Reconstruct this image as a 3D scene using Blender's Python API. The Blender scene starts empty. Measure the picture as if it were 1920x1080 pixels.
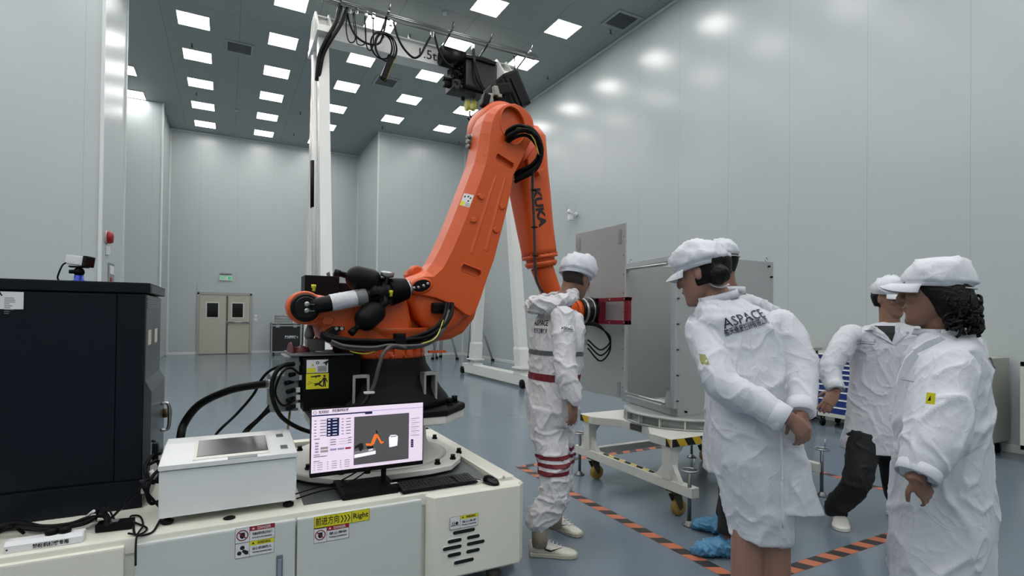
import bpy, bmesh, math, random
from mathutils import Vector, Matrix, Quaternion, noise
random.seed(7)
SC = bpy.context.scene
COL = SC.collection
PI = math.pi
# ------------------------------------------------------------------ camera
HC = 1.415
YAW, PITCH, ROLL = math.radians(28.1174), math.radians(0.5805), math.radians(0.6385)
FPX, CYP = 1002.52, 582.69
_f = Vector((math.sin(YAW)*math.cos(PITCH), math.cos(YAW)*math.cos(PITCH), math.sin(PITCH)))
_r = Vector((math.cos(YAW), -math.sin(YAW), 0))
_u = _r.cross(_f)
CR = _r*math.cos(ROLL) + _u*math.sin(ROLL)
CU = -_r*math.sin(ROLL) + _u*math.cos(ROLL)
CF = _f
cam_d = bpy.data.cameras.new('camera')
cam_d.sensor_width = 36; cam_d.lens = FPX*36/1920; cam_d.shift_y = (CYP-540)/1920
cam_d.clip_start = 0.05; cam_d.clip_end = 100
cam = bpy.data.objects.new('camera', cam_d); COL.objects.link(cam)
cam.matrix_world = Matrix(((CR.x, CU.x, -CF.x, 0), (CR.y, CU.y, -CF.y, 0), (CR.z, CU.z, -CF.z, HC), (0, 0, 0, 1)))
SC.camera = cam
# measured points of the photograph turned into metres on a known plane of the room
def _ray(u, v): return CR*((u-960)/FPX) + CU*((CYP-v)/FPX) + CF
def aty(u, v, y): d = _ray(u, v); p = d*(y/d.y); return Vector((p.x, y, p.z+HC))
def atx(u, v, x): d = _ray(u, v); p = d*(x/d.x); return Vector((x, p.y, p.z+HC))
def atz(u, v, z): d = _ray(u, v); p = d*((z-HC)/d.z); return Vector((p.x, p.y, z))
def atd(u, v, dep): p = _ray(u, v)*dep; return Vector((p.x, p.y, p.z+HC))
# ------------------------------------------------------------------ world and exposure
w = bpy.data.worlds.new('world'); SC.world = w; w.use_nodes = True
w.node_tree.nodes['Background'].inputs[0].default_value = (0.8, 0.9, 1, 1)
w.node_tree.nodes['Background'].inputs[1].default_value = 0.0
SC.view_settings.view_transform = 'Standard'; SC.view_settings.look = 'None'
SC.view_settings.gamma = 1; SC.view_settings.use_curve_mapping = False
SC.view_settings.exposure = EXPOSURE = 0.0
LIGHT = 16.0      # strength of the ceiling light panels
# ------------------------------------------------------------------ materials
def srgb(*c):
    return tuple(((x/255)/12.92 if x/255 <= 0.04045 else ((x/255+0.055)/1.055)**2.4) for x in c)
MATS = {}
def mat(name, col, rough=0.5, metal=0.0, bump=0, bscale=40, coat=0, emit=None, estr=0, spec=0.5, var=0, vscale=6, alpha=1, trans=0, sheen=0):
    if name in MATS: return MATS[name]
    m = bpy.data.materials.new(name); m.use_nodes = True
    nt = m.node_tree; b = nt.nodes['Principled BSDF']
    c = srgb(*col)
    b.inputs['Base Color'].default_value = (*c, 1)
    b.inputs['Roughness'].default_value = rough
    b.inputs['Metallic'].default_value = metal
    b.inputs['Specular IOR Level'].default_value = spec
    b.inputs['Coat Weight'].default_value = coat
    b.inputs['Alpha'].default_value = alpha
    b.inputs['Transmission Weight'].default_value = trans
    b.inputs['Sheen Weight'].default_value = sheen
    if emit:
        b.inputs['Emission Color'].default_value = (*srgb(*emit), 1); b.inputs['Emission Strength'].default_value = estr
    tc = None
    if bump or var:
        tc = nt.nodes.new('ShaderNodeTexCoord')
    if var:
        n = nt.nodes.new('ShaderNodeTexNoise'); n.inputs['Scale'].default_value = vscale; n.inputs['Detail'].default_value = 4
        nt.links.new(tc.outputs['Object'], n.inputs['Vector'])
        mx = nt.nodes.new('ShaderNodeMix'); mx.data_type = 'RGBA'
        mx.inputs[6].default_value = (*[x*(1-var) for x in c], 1); mx.inputs[7].default_value = (*[min(1, x*(1+var)) for x in c], 1)
        nt.links.new(n.outputs['Fac'], mx.inputs[0]); nt.links.new(mx.outputs[2], b.inputs['Base Color'])
    if bump:
        n2 = nt.nodes.new('ShaderNodeTexNoise'); n2.inputs['Scale'].default_value = bscale; n2.inputs['Detail'].default_value = 3
        nt.links.new(tc.outputs['Object'], n2.inputs['Vector'])
        bp = nt.nodes.new('ShaderNodeBump'); bp.inputs['Strength'].default_value = bump; bp.inputs['Distance'].default_value = 0.01
        nt.links.new(n2.outputs['Fac'], bp.inputs['Height']); nt.links.new(bp.outputs['Normal'], b.inputs['Normal'])
    MATS[name] = m
    return m
# ------------------------------------------------------------------ mesh builder
def basis(axis):
    a = Vector(axis).normalized()
    t = Vector((0, 0, 1)) if abs(a.z) < 0.9 else Vector((1, 0, 0))
    x = t.cross(a).normalized(); y = a.cross(x)
    return x, y, a
def spline(pts, n=8, closed=False):
    pts = [Vector(p) for p in pts]
    if len(pts) < 3 and not closed:
        return pts
    out = []; N = len(pts)
    for i in range(N if closed else N-1):
        if closed: a, b, c, d = pts[i-1], pts[i], pts[(i+1) % N], pts[(i+2) % N]
        else:
            b, c = pts[i], pts[i+1]
            a = pts[i-1] if i else b+(b-c); d = pts[i+2] if i+2 < N else c+(c-b)
        for k in range(n):
            t = k/n
            out.append(0.5*((2*b) + (c-a)*t + (2*a-5*b+4*c-d)*t*t + (3*b-a-3*c+d)*t**3))
    if not closed: out.append(pts[-1])
    return out
class MB:
    def __init__(s): s.bm = bmesh.new(); s.M = Matrix(); s.mi = 0; s.smooth = None
    def _tag(s, fs, smooth=False):
        for f in fs: f.material_index = s.mi; f.smooth = smooth
    def v(s, p): return s.bm.verts.new(s.M @ Vector(p))
    def box(s, a, b, bevel=0, R=None):
        a, b = Vector(a), Vector(b); c = (a+b)/2; h = (b-a)/2
        h = Vector((max(abs(h.x), 1e-5), max(abs(h.y), 1e-5), max(abs(h.z), 1e-5)))
        r = bmesh.ops.create_cube(s.bm, size=2)
        vs = r['verts']
        R = R if R is not None else Matrix.Identity(3)
        for v in vs: v.co = s.M @ (c + R @ Vector((v.co.x*h.x, v.co.y*h.y, v.co.z*h.z)))
        fs = {f for v in vs for f in v.link_faces}
        s._tag(fs)
        if bevel:
            es = {e for v in vs for e in v.link_edges}
            rr = bmesh.ops.bevel(s.bm, geom=list(es), offset=min(bevel, min(h)*0.9), segments=2, profile=0.7, affect='EDGES', clamp_overlap=True)
            for f in rr['faces']: f.material_index = s.mi
        return s
    def rings(s, rings, caps=True, smooth=True, closed=False):
        R = [[s.v(p) for p in r] for r in rings]
        n = len(R[0]); fs = []
        m = len(R)
        for i in range(m if closed else m-1):
            a, b = R[i], R[(i+1) % m]
            for k in range(n):
                try: fs.append(s.bm.faces.new((a[k], a[(k+1) % n], b[(k+1) % n], b[k])))
                except ValueError: pass
        s._tag(fs, smooth)
        if caps and not closed:
            for r, fl in ((R[0], True), (R[-1], False)):
                try:
                    f = s.bm.faces.new(list(reversed(r)) if fl else r); s._tag([f])
                except ValueError: pass
        return s
    def cyl(s, p0, p1, r0, r1=None, n=20, caps=True):
        p0, p1 = Vector(p0), Vector(p1); r1 = r0 if r1 is None else r1
        x, y, a = basis(p1-p0)
        return s.rings([[p + x*(math.cos(2*PI*k/n)*r) + y*(math.sin(2*PI*k/n)*r) for k in range(n)] for p, r in ((p0, r0), (p1, r1))], caps)
    def lathe(s, prof, o=(0, 0, 0), axis=(0, 0, 1), n=32, caps=True):   # prof: (radius, height)
        o = Vector(o); x, y, a = basis(axis)
        return s.rings([[o + a*h + x*(math.cos(2*PI*k/n)*max(r, 1e-4)) + y*(math.sin(2*PI*k/n)*max(r, 1e-4)) for k in range(n)] for r, h in prof], caps)
    def tube(s, pts, r, n=8, sub=6, closed=False, flat=1.0):
        P = spline(pts, sub, closed) if sub else [Vector(p) for p in pts]
        rs = r if callable(r) else (lambda t: r)
        m = len(P); rings = []; ref = None
        for i, p in enumerate(P):
            q = P[(i+1) % m] if (i < m-1 or closed) else p; o = P[i-1] if (i or closed) else p
            a = (q-o).normalized() if (q-o).length > 1e-9 else Vector((0, 0, 1))
            if ref is None: x, y, _ = basis(a)
            else:
                x = (ref - a*ref.dot(a)).normalized(); y = a.cross(x)
            ref = x; rr = rs(i/max(1, m-1))
            rings.append([p + x*(math.cos(2*PI*k/n)*rr) + y*(math.sin(2*PI*k/n)*rr*flat) for k in range(n)])
        return s.rings(rings, True, True, closed)
    def sphere(s, c, r, sc=(1, 1, 1), n=20, R=None):
        rr = bmesh.ops.create_uvsphere(s.bm, u_segments=n, v_segments=max(8, n//2+2), radius=1)
        R = R if R is not None else Matrix.Identity(3)
        for v in rr['verts']: v.co = s.M @ (Vector(c) + R @ Vector((v.co.x*r*sc[0], v.co.y*r*sc[1], v.co.z*r*sc[2])))
        s._tag({f for v in rr['verts'] for f in v.link_faces}, True)
        return s
    def prism(s, poly, o, U, V, W, depth, bevel=0, smooth=False):
        """polygon (u,v) in the plane o+u*U+v*V, extruded by depth along W; bevel rounds the two rims"""
        o, U, V, W = Vector(o), Vector(U), Vector(V), Vector(W)
        def ring(d, ins):
            pts = [Vector((a, b)) for a, b in poly]
            if ins:
                n = len(pts); out = []
                ar = sum(pts[i].x*pts[(i+1) % n].y-pts[(i+1) % n].x*pts[i].y for i in range(n))
                sg = 1 if ar > 0 else -1
                for i in range(n):
                    a, b, c = pts[i-1], pts[i], pts[(i+1) % n]
                    e1 = (b-a).normalized(); e2 = (c-b).normalized()
                    n1 = Vector((-e1.y, e1.x))*sg; n2 = Vector((-e2.y, e2.x))*sg
                    k = 1+n1.dot(n2)
                    out.append(b + (n1+n2)/max(k, 0.4)*ins)
                pts = out
            return [s.v(o + U*p.x + V*p.y + W*d) for p in pts]
        if bevel: L = [ring(0, bevel), ring(bevel, 0), ring(depth-bevel, 0), ring(depth, bevel)]
        else: L = [ring(0, 0), ring(depth, 0)]
        fs = []; n = len(poly)
        for a, b in zip(L, L[1:]):
            for k in range(n): fs.append(s.bm.faces.new((a[k], a[(k+1) % n], b[(k+1) % n], b[k])))
        fs.append(s.bm.faces.new(list(reversed(L[0])))); fs.append(s.bm.faces.new(L[-1]))
        s._tag(fs, smooth)
        return s
    def quad(s, pts):
        f = s.bm.faces.new([s.v(p) for p in pts]); s._tag([f]); return s
    def build(s, name, m, parent=None, auto=None):
        bmesh.ops.recalc_face_normals(s.bm, faces=s.bm.faces)
        me = bpy.data.meshes.new(name); s.bm.to_mesh(me); s.bm.free()
        for x in (m if isinstance(m, (list, tuple)) else [m]): me.materials.append(x)
        return link(name, me, parent)
def link(name, me, parent=None):
    o = bpy.data.objects.new(name, me); COL.objects.link(o)
    if parent is not None: adopt(o, parent)
    return o
def wmat(o):
    m = o.matrix_basis.copy()
    if o.parent: m = wmat(o.parent) @ o.matrix_parent_inverse @ m
    return m
def adopt(o, parent):
    o.parent = parent; o.matrix_parent_inverse = wmat(parent).inverted()
def thing(name, label, cat, loc=(0, 0, 0), rz=0, group=None):
    o = bpy.data.objects.new(name, None); COL.objects.link(o); o.empty_display_size = 0.1
    o.location = loc; o.rotation_euler = (0, 0, rz)
    return tag(o, label, cat, group)
def tag(o, label, cat, group=None):
    o['label'] = label; o['category'] = cat
    if group: o['group'] = group
    return o
def struct(o): o['kind'] = 'structure'; return o
def dup(root, loc=None, rz=None, label=None, group=None):
    r = root.copy(); COL.objects.link(r)
    if loc is not None: r.location = loc
    if rz is not None: r.rotation_euler = (0, 0, rz)
    if label: r['label'] = label
    if group: r['group'] = group
    for ch in list(root.children):
        c = ch.copy(); COL.objects.link(c); c.parent = r; c.matrix_parent_inverse = ch.matrix_parent_inverse.copy()
        for g in list(ch.children):
            d = g.copy(); COL.objects.link(d); d.parent = c; d.matrix_parent_inverse = g.matrix_parent_inverse.copy()
    return r
def text(name, body, size, o, U, V, m, parent=None, depth=0.0006, bold=0.0, align='CENTER', sx=1.0, off=0.0004, shear=0, fitw=None):
    """flat raised lettering centred on o, running along U with V up"""
    cu = bpy.data.curves.new(name, 'FONT'); cu.body = body; cu.size = size; cu.extrude = depth/2; cu.offset = bold
    cu.align_x = align; cu.align_y = 'CENTER'; cu.resolution_u = 2; cu.shear = shear
    t = bpy.data.objects.new('t', cu); COL.objects.link(t)
    dg = bpy.context.evaluated_depsgraph_get(); dg.update()
    me = bpy.data.meshes.new_from_object(t.evaluated_get(dg))
    bpy.data.objects.remove(t); bpy.data.curves.remove(cu)
    if fitw and len(me.vertices):
        xs = [v.co.x for v in me.vertices]; sx = fitw/(max(xs)-min(xs)); cxm = (max(xs)+min(xs))/2
        for v in me.vertices: v.co.x -= cxm
    U = Vector(U).normalized(); V = Vector(V).normalized(); W = U.cross(V)
    M = Matrix((( U.x*sx, V.x, W.x, 0), (U.y*sx, V.y, W.y, 0), (U.z*sx, V.z, W.z, 0), (0, 0, 0, 1)))
    M.translation = Vector(o) + W*(off+depth/2)
    me.transform(M); me.materials.clear(); me.materials.append(m); me.name = name
    return link(name, me, parent)
def drape(o, host, N_, c_, off, maxd=.12):
    from mathutils.bvhtree import BVHTree
    bv = BVHTree.FromPolygons([v.co for v in host.data.vertices], [p.vertices[:] for p in host.data.polygons])
    last = None
    for v in o.data.vertices:
        h_ = (v.co-c_).dot(N_); q = v.co-N_*h_
        r_ = bv.ray_cast(q+N_*maxd, -N_, maxd*2.5)
        if r_[0] is not None: last = r_[0]; v.co = r_[0]+N_*(off+max(0, h_)*.3)
        else: v.co = q
X, Y, Z = Vector((1, 0, 0)), Vector((0, 1, 0)), Vector((0, 0, 1))
# common materials
WHITE = mat('white_paint', (214, 214, 206), 0.35, bump=0.05, bscale=300)
OFFW = mat('ivory_powder_coat', (222, 222, 210), 0.4, bump=0.12, bscale=500)
BLACK = mat('black_plastic', (11, 11, 13), 0.45, spec=.14)
BLACKG = mat('black_gloss', (8, 9, 12), 0.22, spec=.3)
RUBBER = mat('black_rubber', (10, 10, 11), 0.5, spec=.16)
STEEL = mat('steel', (170, 172, 172), 0.3, metal=1)
DSTEEL = mat('dark_steel', (88, 90, 92), 0.4, metal=0.9)
ALU = mat('aluminium', (168, 172, 172), 0.38, metal=0.85, var=0.04, vscale=20)
GREYP = mat('grey_cast', (120, 124, 126), 0.5, metal=0.3)
YEL = mat('warning_yellow', (214, 208, 30), 0.5)
RED = mat('warning_red', (150, 20, 36), 0.5)
PAPER = mat('sticker_white', (215, 217, 220), 0.5)
INK = mat('ink_black', (18, 18, 20), 0.6)
# ================================================================== SETTING
CH = 7.515          # ceiling height
XW, YF, YB, XL, XB = 7.52, 20.9, 17.8, -1.73, 4.4
def panel_mat(name, col, rough, axis, step, off, seam=0.006, zstep=None, dark=0.75, coat=0.0, spec=0.5):
    """painted sheet-metal cleanroom panel with thin joints every step metres along an axis of the room"""
    m = bpy.data.materials.new(name); m.use_nodes = True; nt = m.node_tree; b = nt.nodes['Principled BSDF']
    g = nt.nodes.new('ShaderNodeNewGeometry'); sp = nt.nodes.new('ShaderNodeSeparateXYZ'); nt.links.new(g.outputs['Position'], sp.inputs[0])
    def M(op, a, bb=None):
        n = nt.nodes.new('ShaderNodeMath'); n.operation = op
        for i, x in enumerate((a, bb)):
            if x is None: continue
            if isinstance(x, (int, float)): n.inputs[i].default_value = x
            else: nt.links.new(x, n.inputs[i])
        return n.outputs[0]
    def seamfac(ax, st, of):
        t = M('ADD', sp.outputs[ax], -of + 1000*st); t = M('MODULO', t, st); t = M('SUBTRACT', t, st/2); t = M('ABSOLUTE', t)
        return M('GREATER_THAN', t, st/2-seam/2)
    f = seamfac(axis, step, off)
    if zstep: f = M('MAXIMUM', f, seamfac(zstep[0], zstep[1], zstep[2]))
    mx = nt.nodes.new('ShaderNodeMix'); mx.data_type = 'RGBA'; c = srgb(*col)
    n = nt.nodes.new('ShaderNodeTexNoise'); n.inputs['Scale'].default_value = 0.6; nt.links.new(g.outputs['Position'], n.inputs['Vector'])
    m2 = nt.nodes.new('ShaderNodeMix'); m2.data_type = 'RGBA'
    m2.inputs[6].default_value = (*[x*0.97 for x in c], 1); m2.inputs[7].default_value = (*[x*1.03 for x in c], 1); nt.links.new(n.outputs['Fac'], m2.inputs[0])
    nt.links.new(m2.outputs[2], mx.inputs[6]); mx.inputs[7].default_value = (*[x*dark for x in c], 1)
    nt.links.new(f, mx.inputs[0]); nt.links.new(mx.outputs[2], b.inputs['Base Color'])
    b.inputs['Roughness'].default_value = rough; b.inputs['Coat Weight'].default_value = coat; b.inputs['Coat Roughness'].default_value = 0.12
    b.inputs['Specular IOR Level'].default_value = spec
    nz = nt.nodes.new('ShaderNodeTexNoise'); nz.inputs['Scale'].default_value = 1.6; nz.inputs['Detail'].default_value = 1
    nt.links.new(g.outputs['Position'], nz.inputs['Vector'])
    bp = nt.nodes.new('ShaderNodeBump'); bp.inputs['Strength'].default_value = 0.07; bp.inputs['Distance'].default_value = 0.05
    nt.links.new(nz.outputs['Fac'], bp.inputs['Height']); nt.links.new(bp.outputs['Normal'], b.inputs['Normal'])
    return m
WC = (177, 185, 186)
MWR = panel_mat('wall_panel_right', WC, 0.24, 1, 1.125, 2.93, spec=0.6)
MWF = panel_mat('wall_panel_far', WC, 0.3, 0, 1.125, 0.3, spec=0.5)
MCE = panel_mat('ceiling_panel', (150, 158, 157), 0.5, 1, 2.3, 10.02, seam=0.012, zstep=(0, 1.42, -1.25), dark=0.6, spec=0.3)
# floor: blue grey epoxy with slight orange peel
mfl = bpy.data.materials.new('epoxy_floor'); mfl.use_nodes = True
nt = mfl.node_tree; b = nt.nodes['Principled BSDF']
g = nt.nodes.new('ShaderNodeNewGeometry'); n = nt.nodes.new('ShaderNodeTexNoise'); n.inputs['Scale'].default_value = 180; n.inputs['Detail'].default_value = 2
nt.links.new(g.outputs['Position'], n.inputs['Vector'])
n3 = nt.nodes.new('ShaderNodeTexNoise'); n3.inputs['Scale'].default_value = 1.3; n3.inputs['Detail'].default_value = 4; nt.links.new(g.outputs['Position'], n3.inputs['Vector'])
mx = nt.nodes.new('ShaderNodeMix'); mx.data_type = 'RGBA'; mx.inputs[6].default_value = (*srgb(101, 113, 124), 1); mx.inputs[7].default_value = (*srgb(109, 121, 132), 1)
nt.links.new(n3.outputs['Fac'], mx.inputs[0]); nt.links.new(mx.outputs[2], b.inputs['Base Color'])
b.inputs['Roughness'].default_value = 0.17; b.inputs['Specular IOR Level'].default_value = 0.5
n5 = nt.nodes.new('ShaderNodeTexNoise'); n5.inputs['Scale'].default_value = 14; nt.links.new(g.outputs['Position'], n5.inputs['Vector'])
bp = nt.nodes.new('ShaderNodeBump'); bp.inputs['Strength'].default_value = 0.12; bp.inputs['Distance'].default_value = 0.004
nt.links.new(n5.outputs['Fac'], bp.inputs['Height']); nt.links.new(bp.outputs['Normal'], b.inputs['Normal'])
struct(MB().box((-9, -7, -0.1), (XW+0.1, YF+0.1, 0)).build('floor', mfl))
struct(MB().box((-9, -7, CH), (XW+0.1, YF+0.1, CH+0.1)).build('ceiling', MCE))
struct(MB().box((XW, -7, 0), (XW+0.12, YB+3.2, CH)).build('wall_right', MWR))
struct(MB().box((XL-0.3, YF, 0), (XB+0.3, YF+0.12, CH)).build('wall_far', MWF))
struct(MB().box((XB, YB, 0), (XW, YF, CH), 0.02).build('wall_far_right', MWF))
struct(MB().box((-3.6, 18.5, 0), (XL, YF, CH), 0.02).build('wall_far_left', MWF))
struct(MB().box((-9, 10.23, 0), (XL, 12.25, CH), 0.02).build('wall_left', MWF))
struct(MB().box((-3.7, 12.2, 0), (-3.6, 18.6, CH)).build('wall_left_recess', MWR))
struct(MB().box((-9.1, -7, 0), (-9, 10.3, CH)).build('wall_side_left', MWR))
struct(MB().box((-9, -7.1, 0), (XW, -7, CH)).build('wall_back', MWF))
TR = mat('cove_trim', (205, 210, 208), 0.3)
def base(name, a, b): struct(MB().box(a, b, 0.01).build(name, TR))
base('baseboard_far_left', (XL, YF-0.03, 0), (-0.87, YF, 0.09)); base('baseboard_far', (0.79, YF-0.03, 0), (XB, YF, 0.09))
base('baseboard_far_side', (XB-0.03, YB, 0), (XB, YF, 0.09)); base('baseboard_far_right', (XB-0.03, YB-0.03, 0), (XW, YB, 0.09))
base('baseboard_right', (XW-0.03, -7, 0), (XW, YB, 0.09)); base('baseboard_left', (XL, 10.2, 0), (XL+0.03, 12.28, 0.09))
# rounded corner trims where the panels meet
k = 0
for a, b_ in (((XL, 18.47), 0), ((XL-0.0, YF-0.03), 0), ((XB-0.03, YF-0.03), 0), ((XB-0.03, YB-0.03), 0), ((XW-0.04, YB-0.04), 0), ((XL-0.02, 10.2), 0), ((XL-0.02, 12.22), 0)):
    k += 1
    struct(MB().box((a[0], a[1], 0.09), (a[0]+0.05, a[1]+0.05, CH), 0.012).build('trim_%d' % k, TR))
k += 1; struct(MB().box((XW-0.05, -7, CH-0.05), (XW, YB, CH), 0.02).build('trim_%d' % k, TR))
k += 1; struct(MB().box((XL, YF-0.05, CH-0.05), (XB, YF, CH), 0.02).build('trim_%d' % k, TR))
k += 1; struct(MB().box((XB-0.05, YB-0.05, CH-0.05), (XW, YB, CH), 0.02).build('trim_%d' % k, TR))
# ---- ceiling lights
ML = mat('light_diffuser', (255, 255, 255), 0.6, emit=(255, 252, 250), estr=LIGHT)
cols = [-0.69+1.723*i for i in range(-4, 5)]; colname = ['far left', 'sixth outer', 'fifth outer', 'leftmost seen', 'first', 'second', 'third', 'fourth', 'rightmost']
rows = [19.91-1.7405*j for j in range(0, 16)]
ORD = ['first', 'second', 'third', 'fourth', 'fifth', 'sixth', 'seventh', 'eighth', 'ninth', 'tenth', 'eleventh', 'twelfth', 'thirteenth', 'fourteenth', 'fifteenth', 'sixteenth']
proto = None
for i, x in enumerate(cols):
    for j, y in enumerate(rows):
        if x < XL and (10.1 < y < 12.6 or y > 18.4) : continue
        if x < -3.5 and y > 10: continue
        if x > XB-0.4 and y > 17.5: continue
        if i < 3 and y > 12: continue
        lab = 'square ceiling light, column %d from right wall, row %d from far wall' % (9-i, j+1)
        if proto is None:
            proto = thing('ceiling_light', lab, 'ceiling light', (x, y, CH), 0, 'ceiling light panels')
            fr = MB()
            for a, b_ in (((-.3, -.3), (.3, -.285)), ((-.3, .285), (.3, .3)), ((-.3, -.285), (-.285, .285)), ((.285, -.285), (.3, .285))):
                fr.box((x+a[0], y+a[1], CH-0.012), (x+b_[0], y+b_[1], CH-0.0005))
            fr.build('frame', mat('light_frame', (225, 228, 228), 0.4), proto)
            MB().box((x-.285, y-.285, CH-0.008), (x+.285, y+.285, CH-0.001)).build('diffuser', ML, proto)
        else:
            dup(proto, (x, y, CH), 0, lab)
# ---- ceiling vents
MV = mat('vent_dark', (70, 76, 78), 0.6)
for (x, y), lab in zip(((0.18, 13.77), (3.6, 13.87), (7.07, 8.6)), ('square ceiling vent grille between the two left light columns', 'square ceiling vent grille behind the hanging crane pendant', 'square ceiling vent grille close to the right wall')):
    t = thing('ceiling_vent', lab, 'vent', (x, y, CH), 0, 'ceiling vents')
    fr = MB()
    for a, b_ in (((-.3, -.3), (.3, -.24)), ((-.3, .24), (.3, .3)), ((-.3, -.24), (-.24, .24)), ((.24, -.24), (.3, .24))):
        fr.box((x+a[0], y+a[1], CH-0.02), (x+b_[0], y+b_[1], CH-0.0005), 0.004)
    fr.build('frame', mat('vent_frame', (150, 158, 157), 0.4), t)
    MB().box((x-.24, y-.24, CH-0.004), (x+.24, y+.24, CH-0.0006)).build('backing', MV, t)
    g_ = MB()
    for q in range(12): g_.box((x-.24, y-.235+q*.04, CH-.016), (x+.24, y-.22+q*.04, CH-.006))
    g_.build('grille', mat('vent_slat', (112, 118, 120), 0.4, 0.5), t)
# ---- sprinklers and detectors
def sprinkler(u, v, lab):
    p = atz(u, v, CH-0.03)
    t = thing('ceiling_sprinkler', lab, 'sprinkler', (p.x, p.y, CH), 0, 'ceiling sprinklers')
    MB().cyl((p.x, p.y, CH-0.01), (p.x, p.y, CH-0.0005), 0.035).build('rosette', STEEL, t)
    MB().cyl((p.x, p.y, CH-0.07), (p.x, p.y, CH-0.01), 0.012).cyl((p.x, p.y, CH-0.075), (p.x, p.y, CH-0.07), 0.03).build('nozzle', DSTEEL, t)
for u, v, l in ((563, 212, 'dark ceiling sprinkler left of the crane tower, nearer one'), (551, 252, 'dark ceiling sprinkler left of the crane tower, farther one'), (717, 239, 'dark ceiling sprinkler above the protruding wall corner'),
                (861, 266, 'dark ceiling sprinkler above the protruding far wall, right end'), (1027, 145, 'dark ceiling sprinkler right of the crane beam end'), (1145, 59, 'dark ceiling sprinkler beside the vent near the right wall'),
                (368, 175, 'dark ceiling sprinkler below the third light of the left column'), (360, 85, 'dark ceiling sprinkler above the second light of the left column')):
    sprinkler(u, v, l)
for u, v, l in ((443, 207, 'round white smoke detector between the two left light columns'), (834, 25, 'small white detector on the ceiling above the crane rail')):
    p = atz(u, v, CH-0.02)
    tag(MB().lathe([(0.0, -0.045), (0.04, -0.045), (0.055, -0.02), (0.06, -0.0005)], (p.x, p.y, CH)).build('smoke_detector', mat('detector_white', (190, 195, 195), 0.5)), l, 'smoke detector', 'ceiling detectors')
# ---- double door in the far wall
DM = mat('door_panel', (176, 174, 160), 0.4)
d = struct(thing('door_1', 'beige double door with two dark windows', 'door', (-0.04, YF, 0)))
for kk in ('label', 'category'): del d[kk]
y0 = YF
fr = MB(); fr.box((-0.87, y0-0.06, 0), (-0.80, y0, 2.10), 0.006).box((0.72, y0-0.06, 0), (0.79, y0, 2.10), 0.006).box((-0.87, y0-0.06, 2.03), (0.79, y0, 2.10), 0.006)
fr.build('door_frame', mat('door_frame', (160, 160, 150), 0.4), d)
MB().box((-0.87, y0-0.02, 2.11), (0.79, y0, 2.4), 0.004).build('transom_panel', MWF, d)
for s_, (xa, xb) in (('l', (-0.795, -0.01)), ('r', (0.0, 0.715))):
    leaf = MB().box((xa, y0-0.045, 0.02), (xb, y0-0.005, 2.025), 0.006).build('door_leaf', DM, d)
    cx = (xa+xb)/2-0.01
    MB().box((cx-0.20, y0-0.052, 1.23), (cx+0.20, y0-0.04, 1.79), 0.03).build('window_rim', mat('door_rim', (205, 205, 198), 0.4), leaf)
    MB().box((cx-0.165, y0-0.058, 1.27), (cx+0.165, y0-0.045, 1.75), 0.03).build('window_glass', mat('dark_glass', (20, 22, 22), 0.08), leaf)
MB().cyl((0.03, y0-0.10, 1.10), (0.69, y0-0.10, 1.10), 0.022).box((0.01, y0-0.11, 1.06), (0.08, y0-0.03, 1.14), 0.01).box((0.62, y0-0.11, 1.06), (0.70, y0-0.03, 1.14), 0.01).build('push_bar', STEEL, d)
MB().box((0.01, y0-0.06, 0.02), (0.05, y0-0.045, 2.0)).build('latch_rod', DSTEEL, d)
t = thing('light_switch', 'pair of small white wall switches beside the beige double door', 'switch', (0.92, YF, 1.25))
MB().box((0.87, YF-0.015, 1.28), (0.96, YF-0.0005, 1.37), 0.004).box((0.87, YF-0.015, 1.15), (0.96, YF-0.0005, 1.24), 0.004).build('switch_plate', PAPER, t)
# exit sign
t = thing('exit_sign', 'small green and white exit sign above the far double door', 'exit sign', (-0.04, YF, 2.6))
MB().box((-0.22, YF-0.05, 2.53), (0.15, YF-0.0005, 2.71), 0.006).build('sign_housing', PAPER, t)
MB().box((-0.215, YF-0.06, 2.73), (0.15, YF-0.0005, 2.78), 0.004).build('ballast', GREYP, t)
GRN = mat('exit_green', (40, 150, 95), 0.5, emit=(60, 190, 120), estr=0.5)
text('lettering', 'EXIT', 0.15, (-0.12, YF-0.051, 2.62), X, Z, GRN, t, bold=0.003, sx=.8)
MB().box((0.04, YF-0.053, 2.56), (0.13, YF-0.05, 2.68)).build('running_figure_panel', GRN, t)
# ================================================================== ROBOT PLATFORM
PT = 0.53
def bolt(mb, p, r=0.012, h=0.018, ax=Z):
    p = Vector(p); mb.cyl(p, p+Vector(ax)*h, r, n=12); mb.cyl(p-Vector(ax)*0.0, p+Vector(ax)*0.003, r*1.5, n=12)
plat = thing('machine_platform', 'long white steel platform cart carrying the orange robot and computer', 'platform', (0.2, 3.27, 0))
b = MB()
b.box((-1.7, 2.56, 0.10), (1.36, 4.0, PT-0.035), 0.01)
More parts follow.
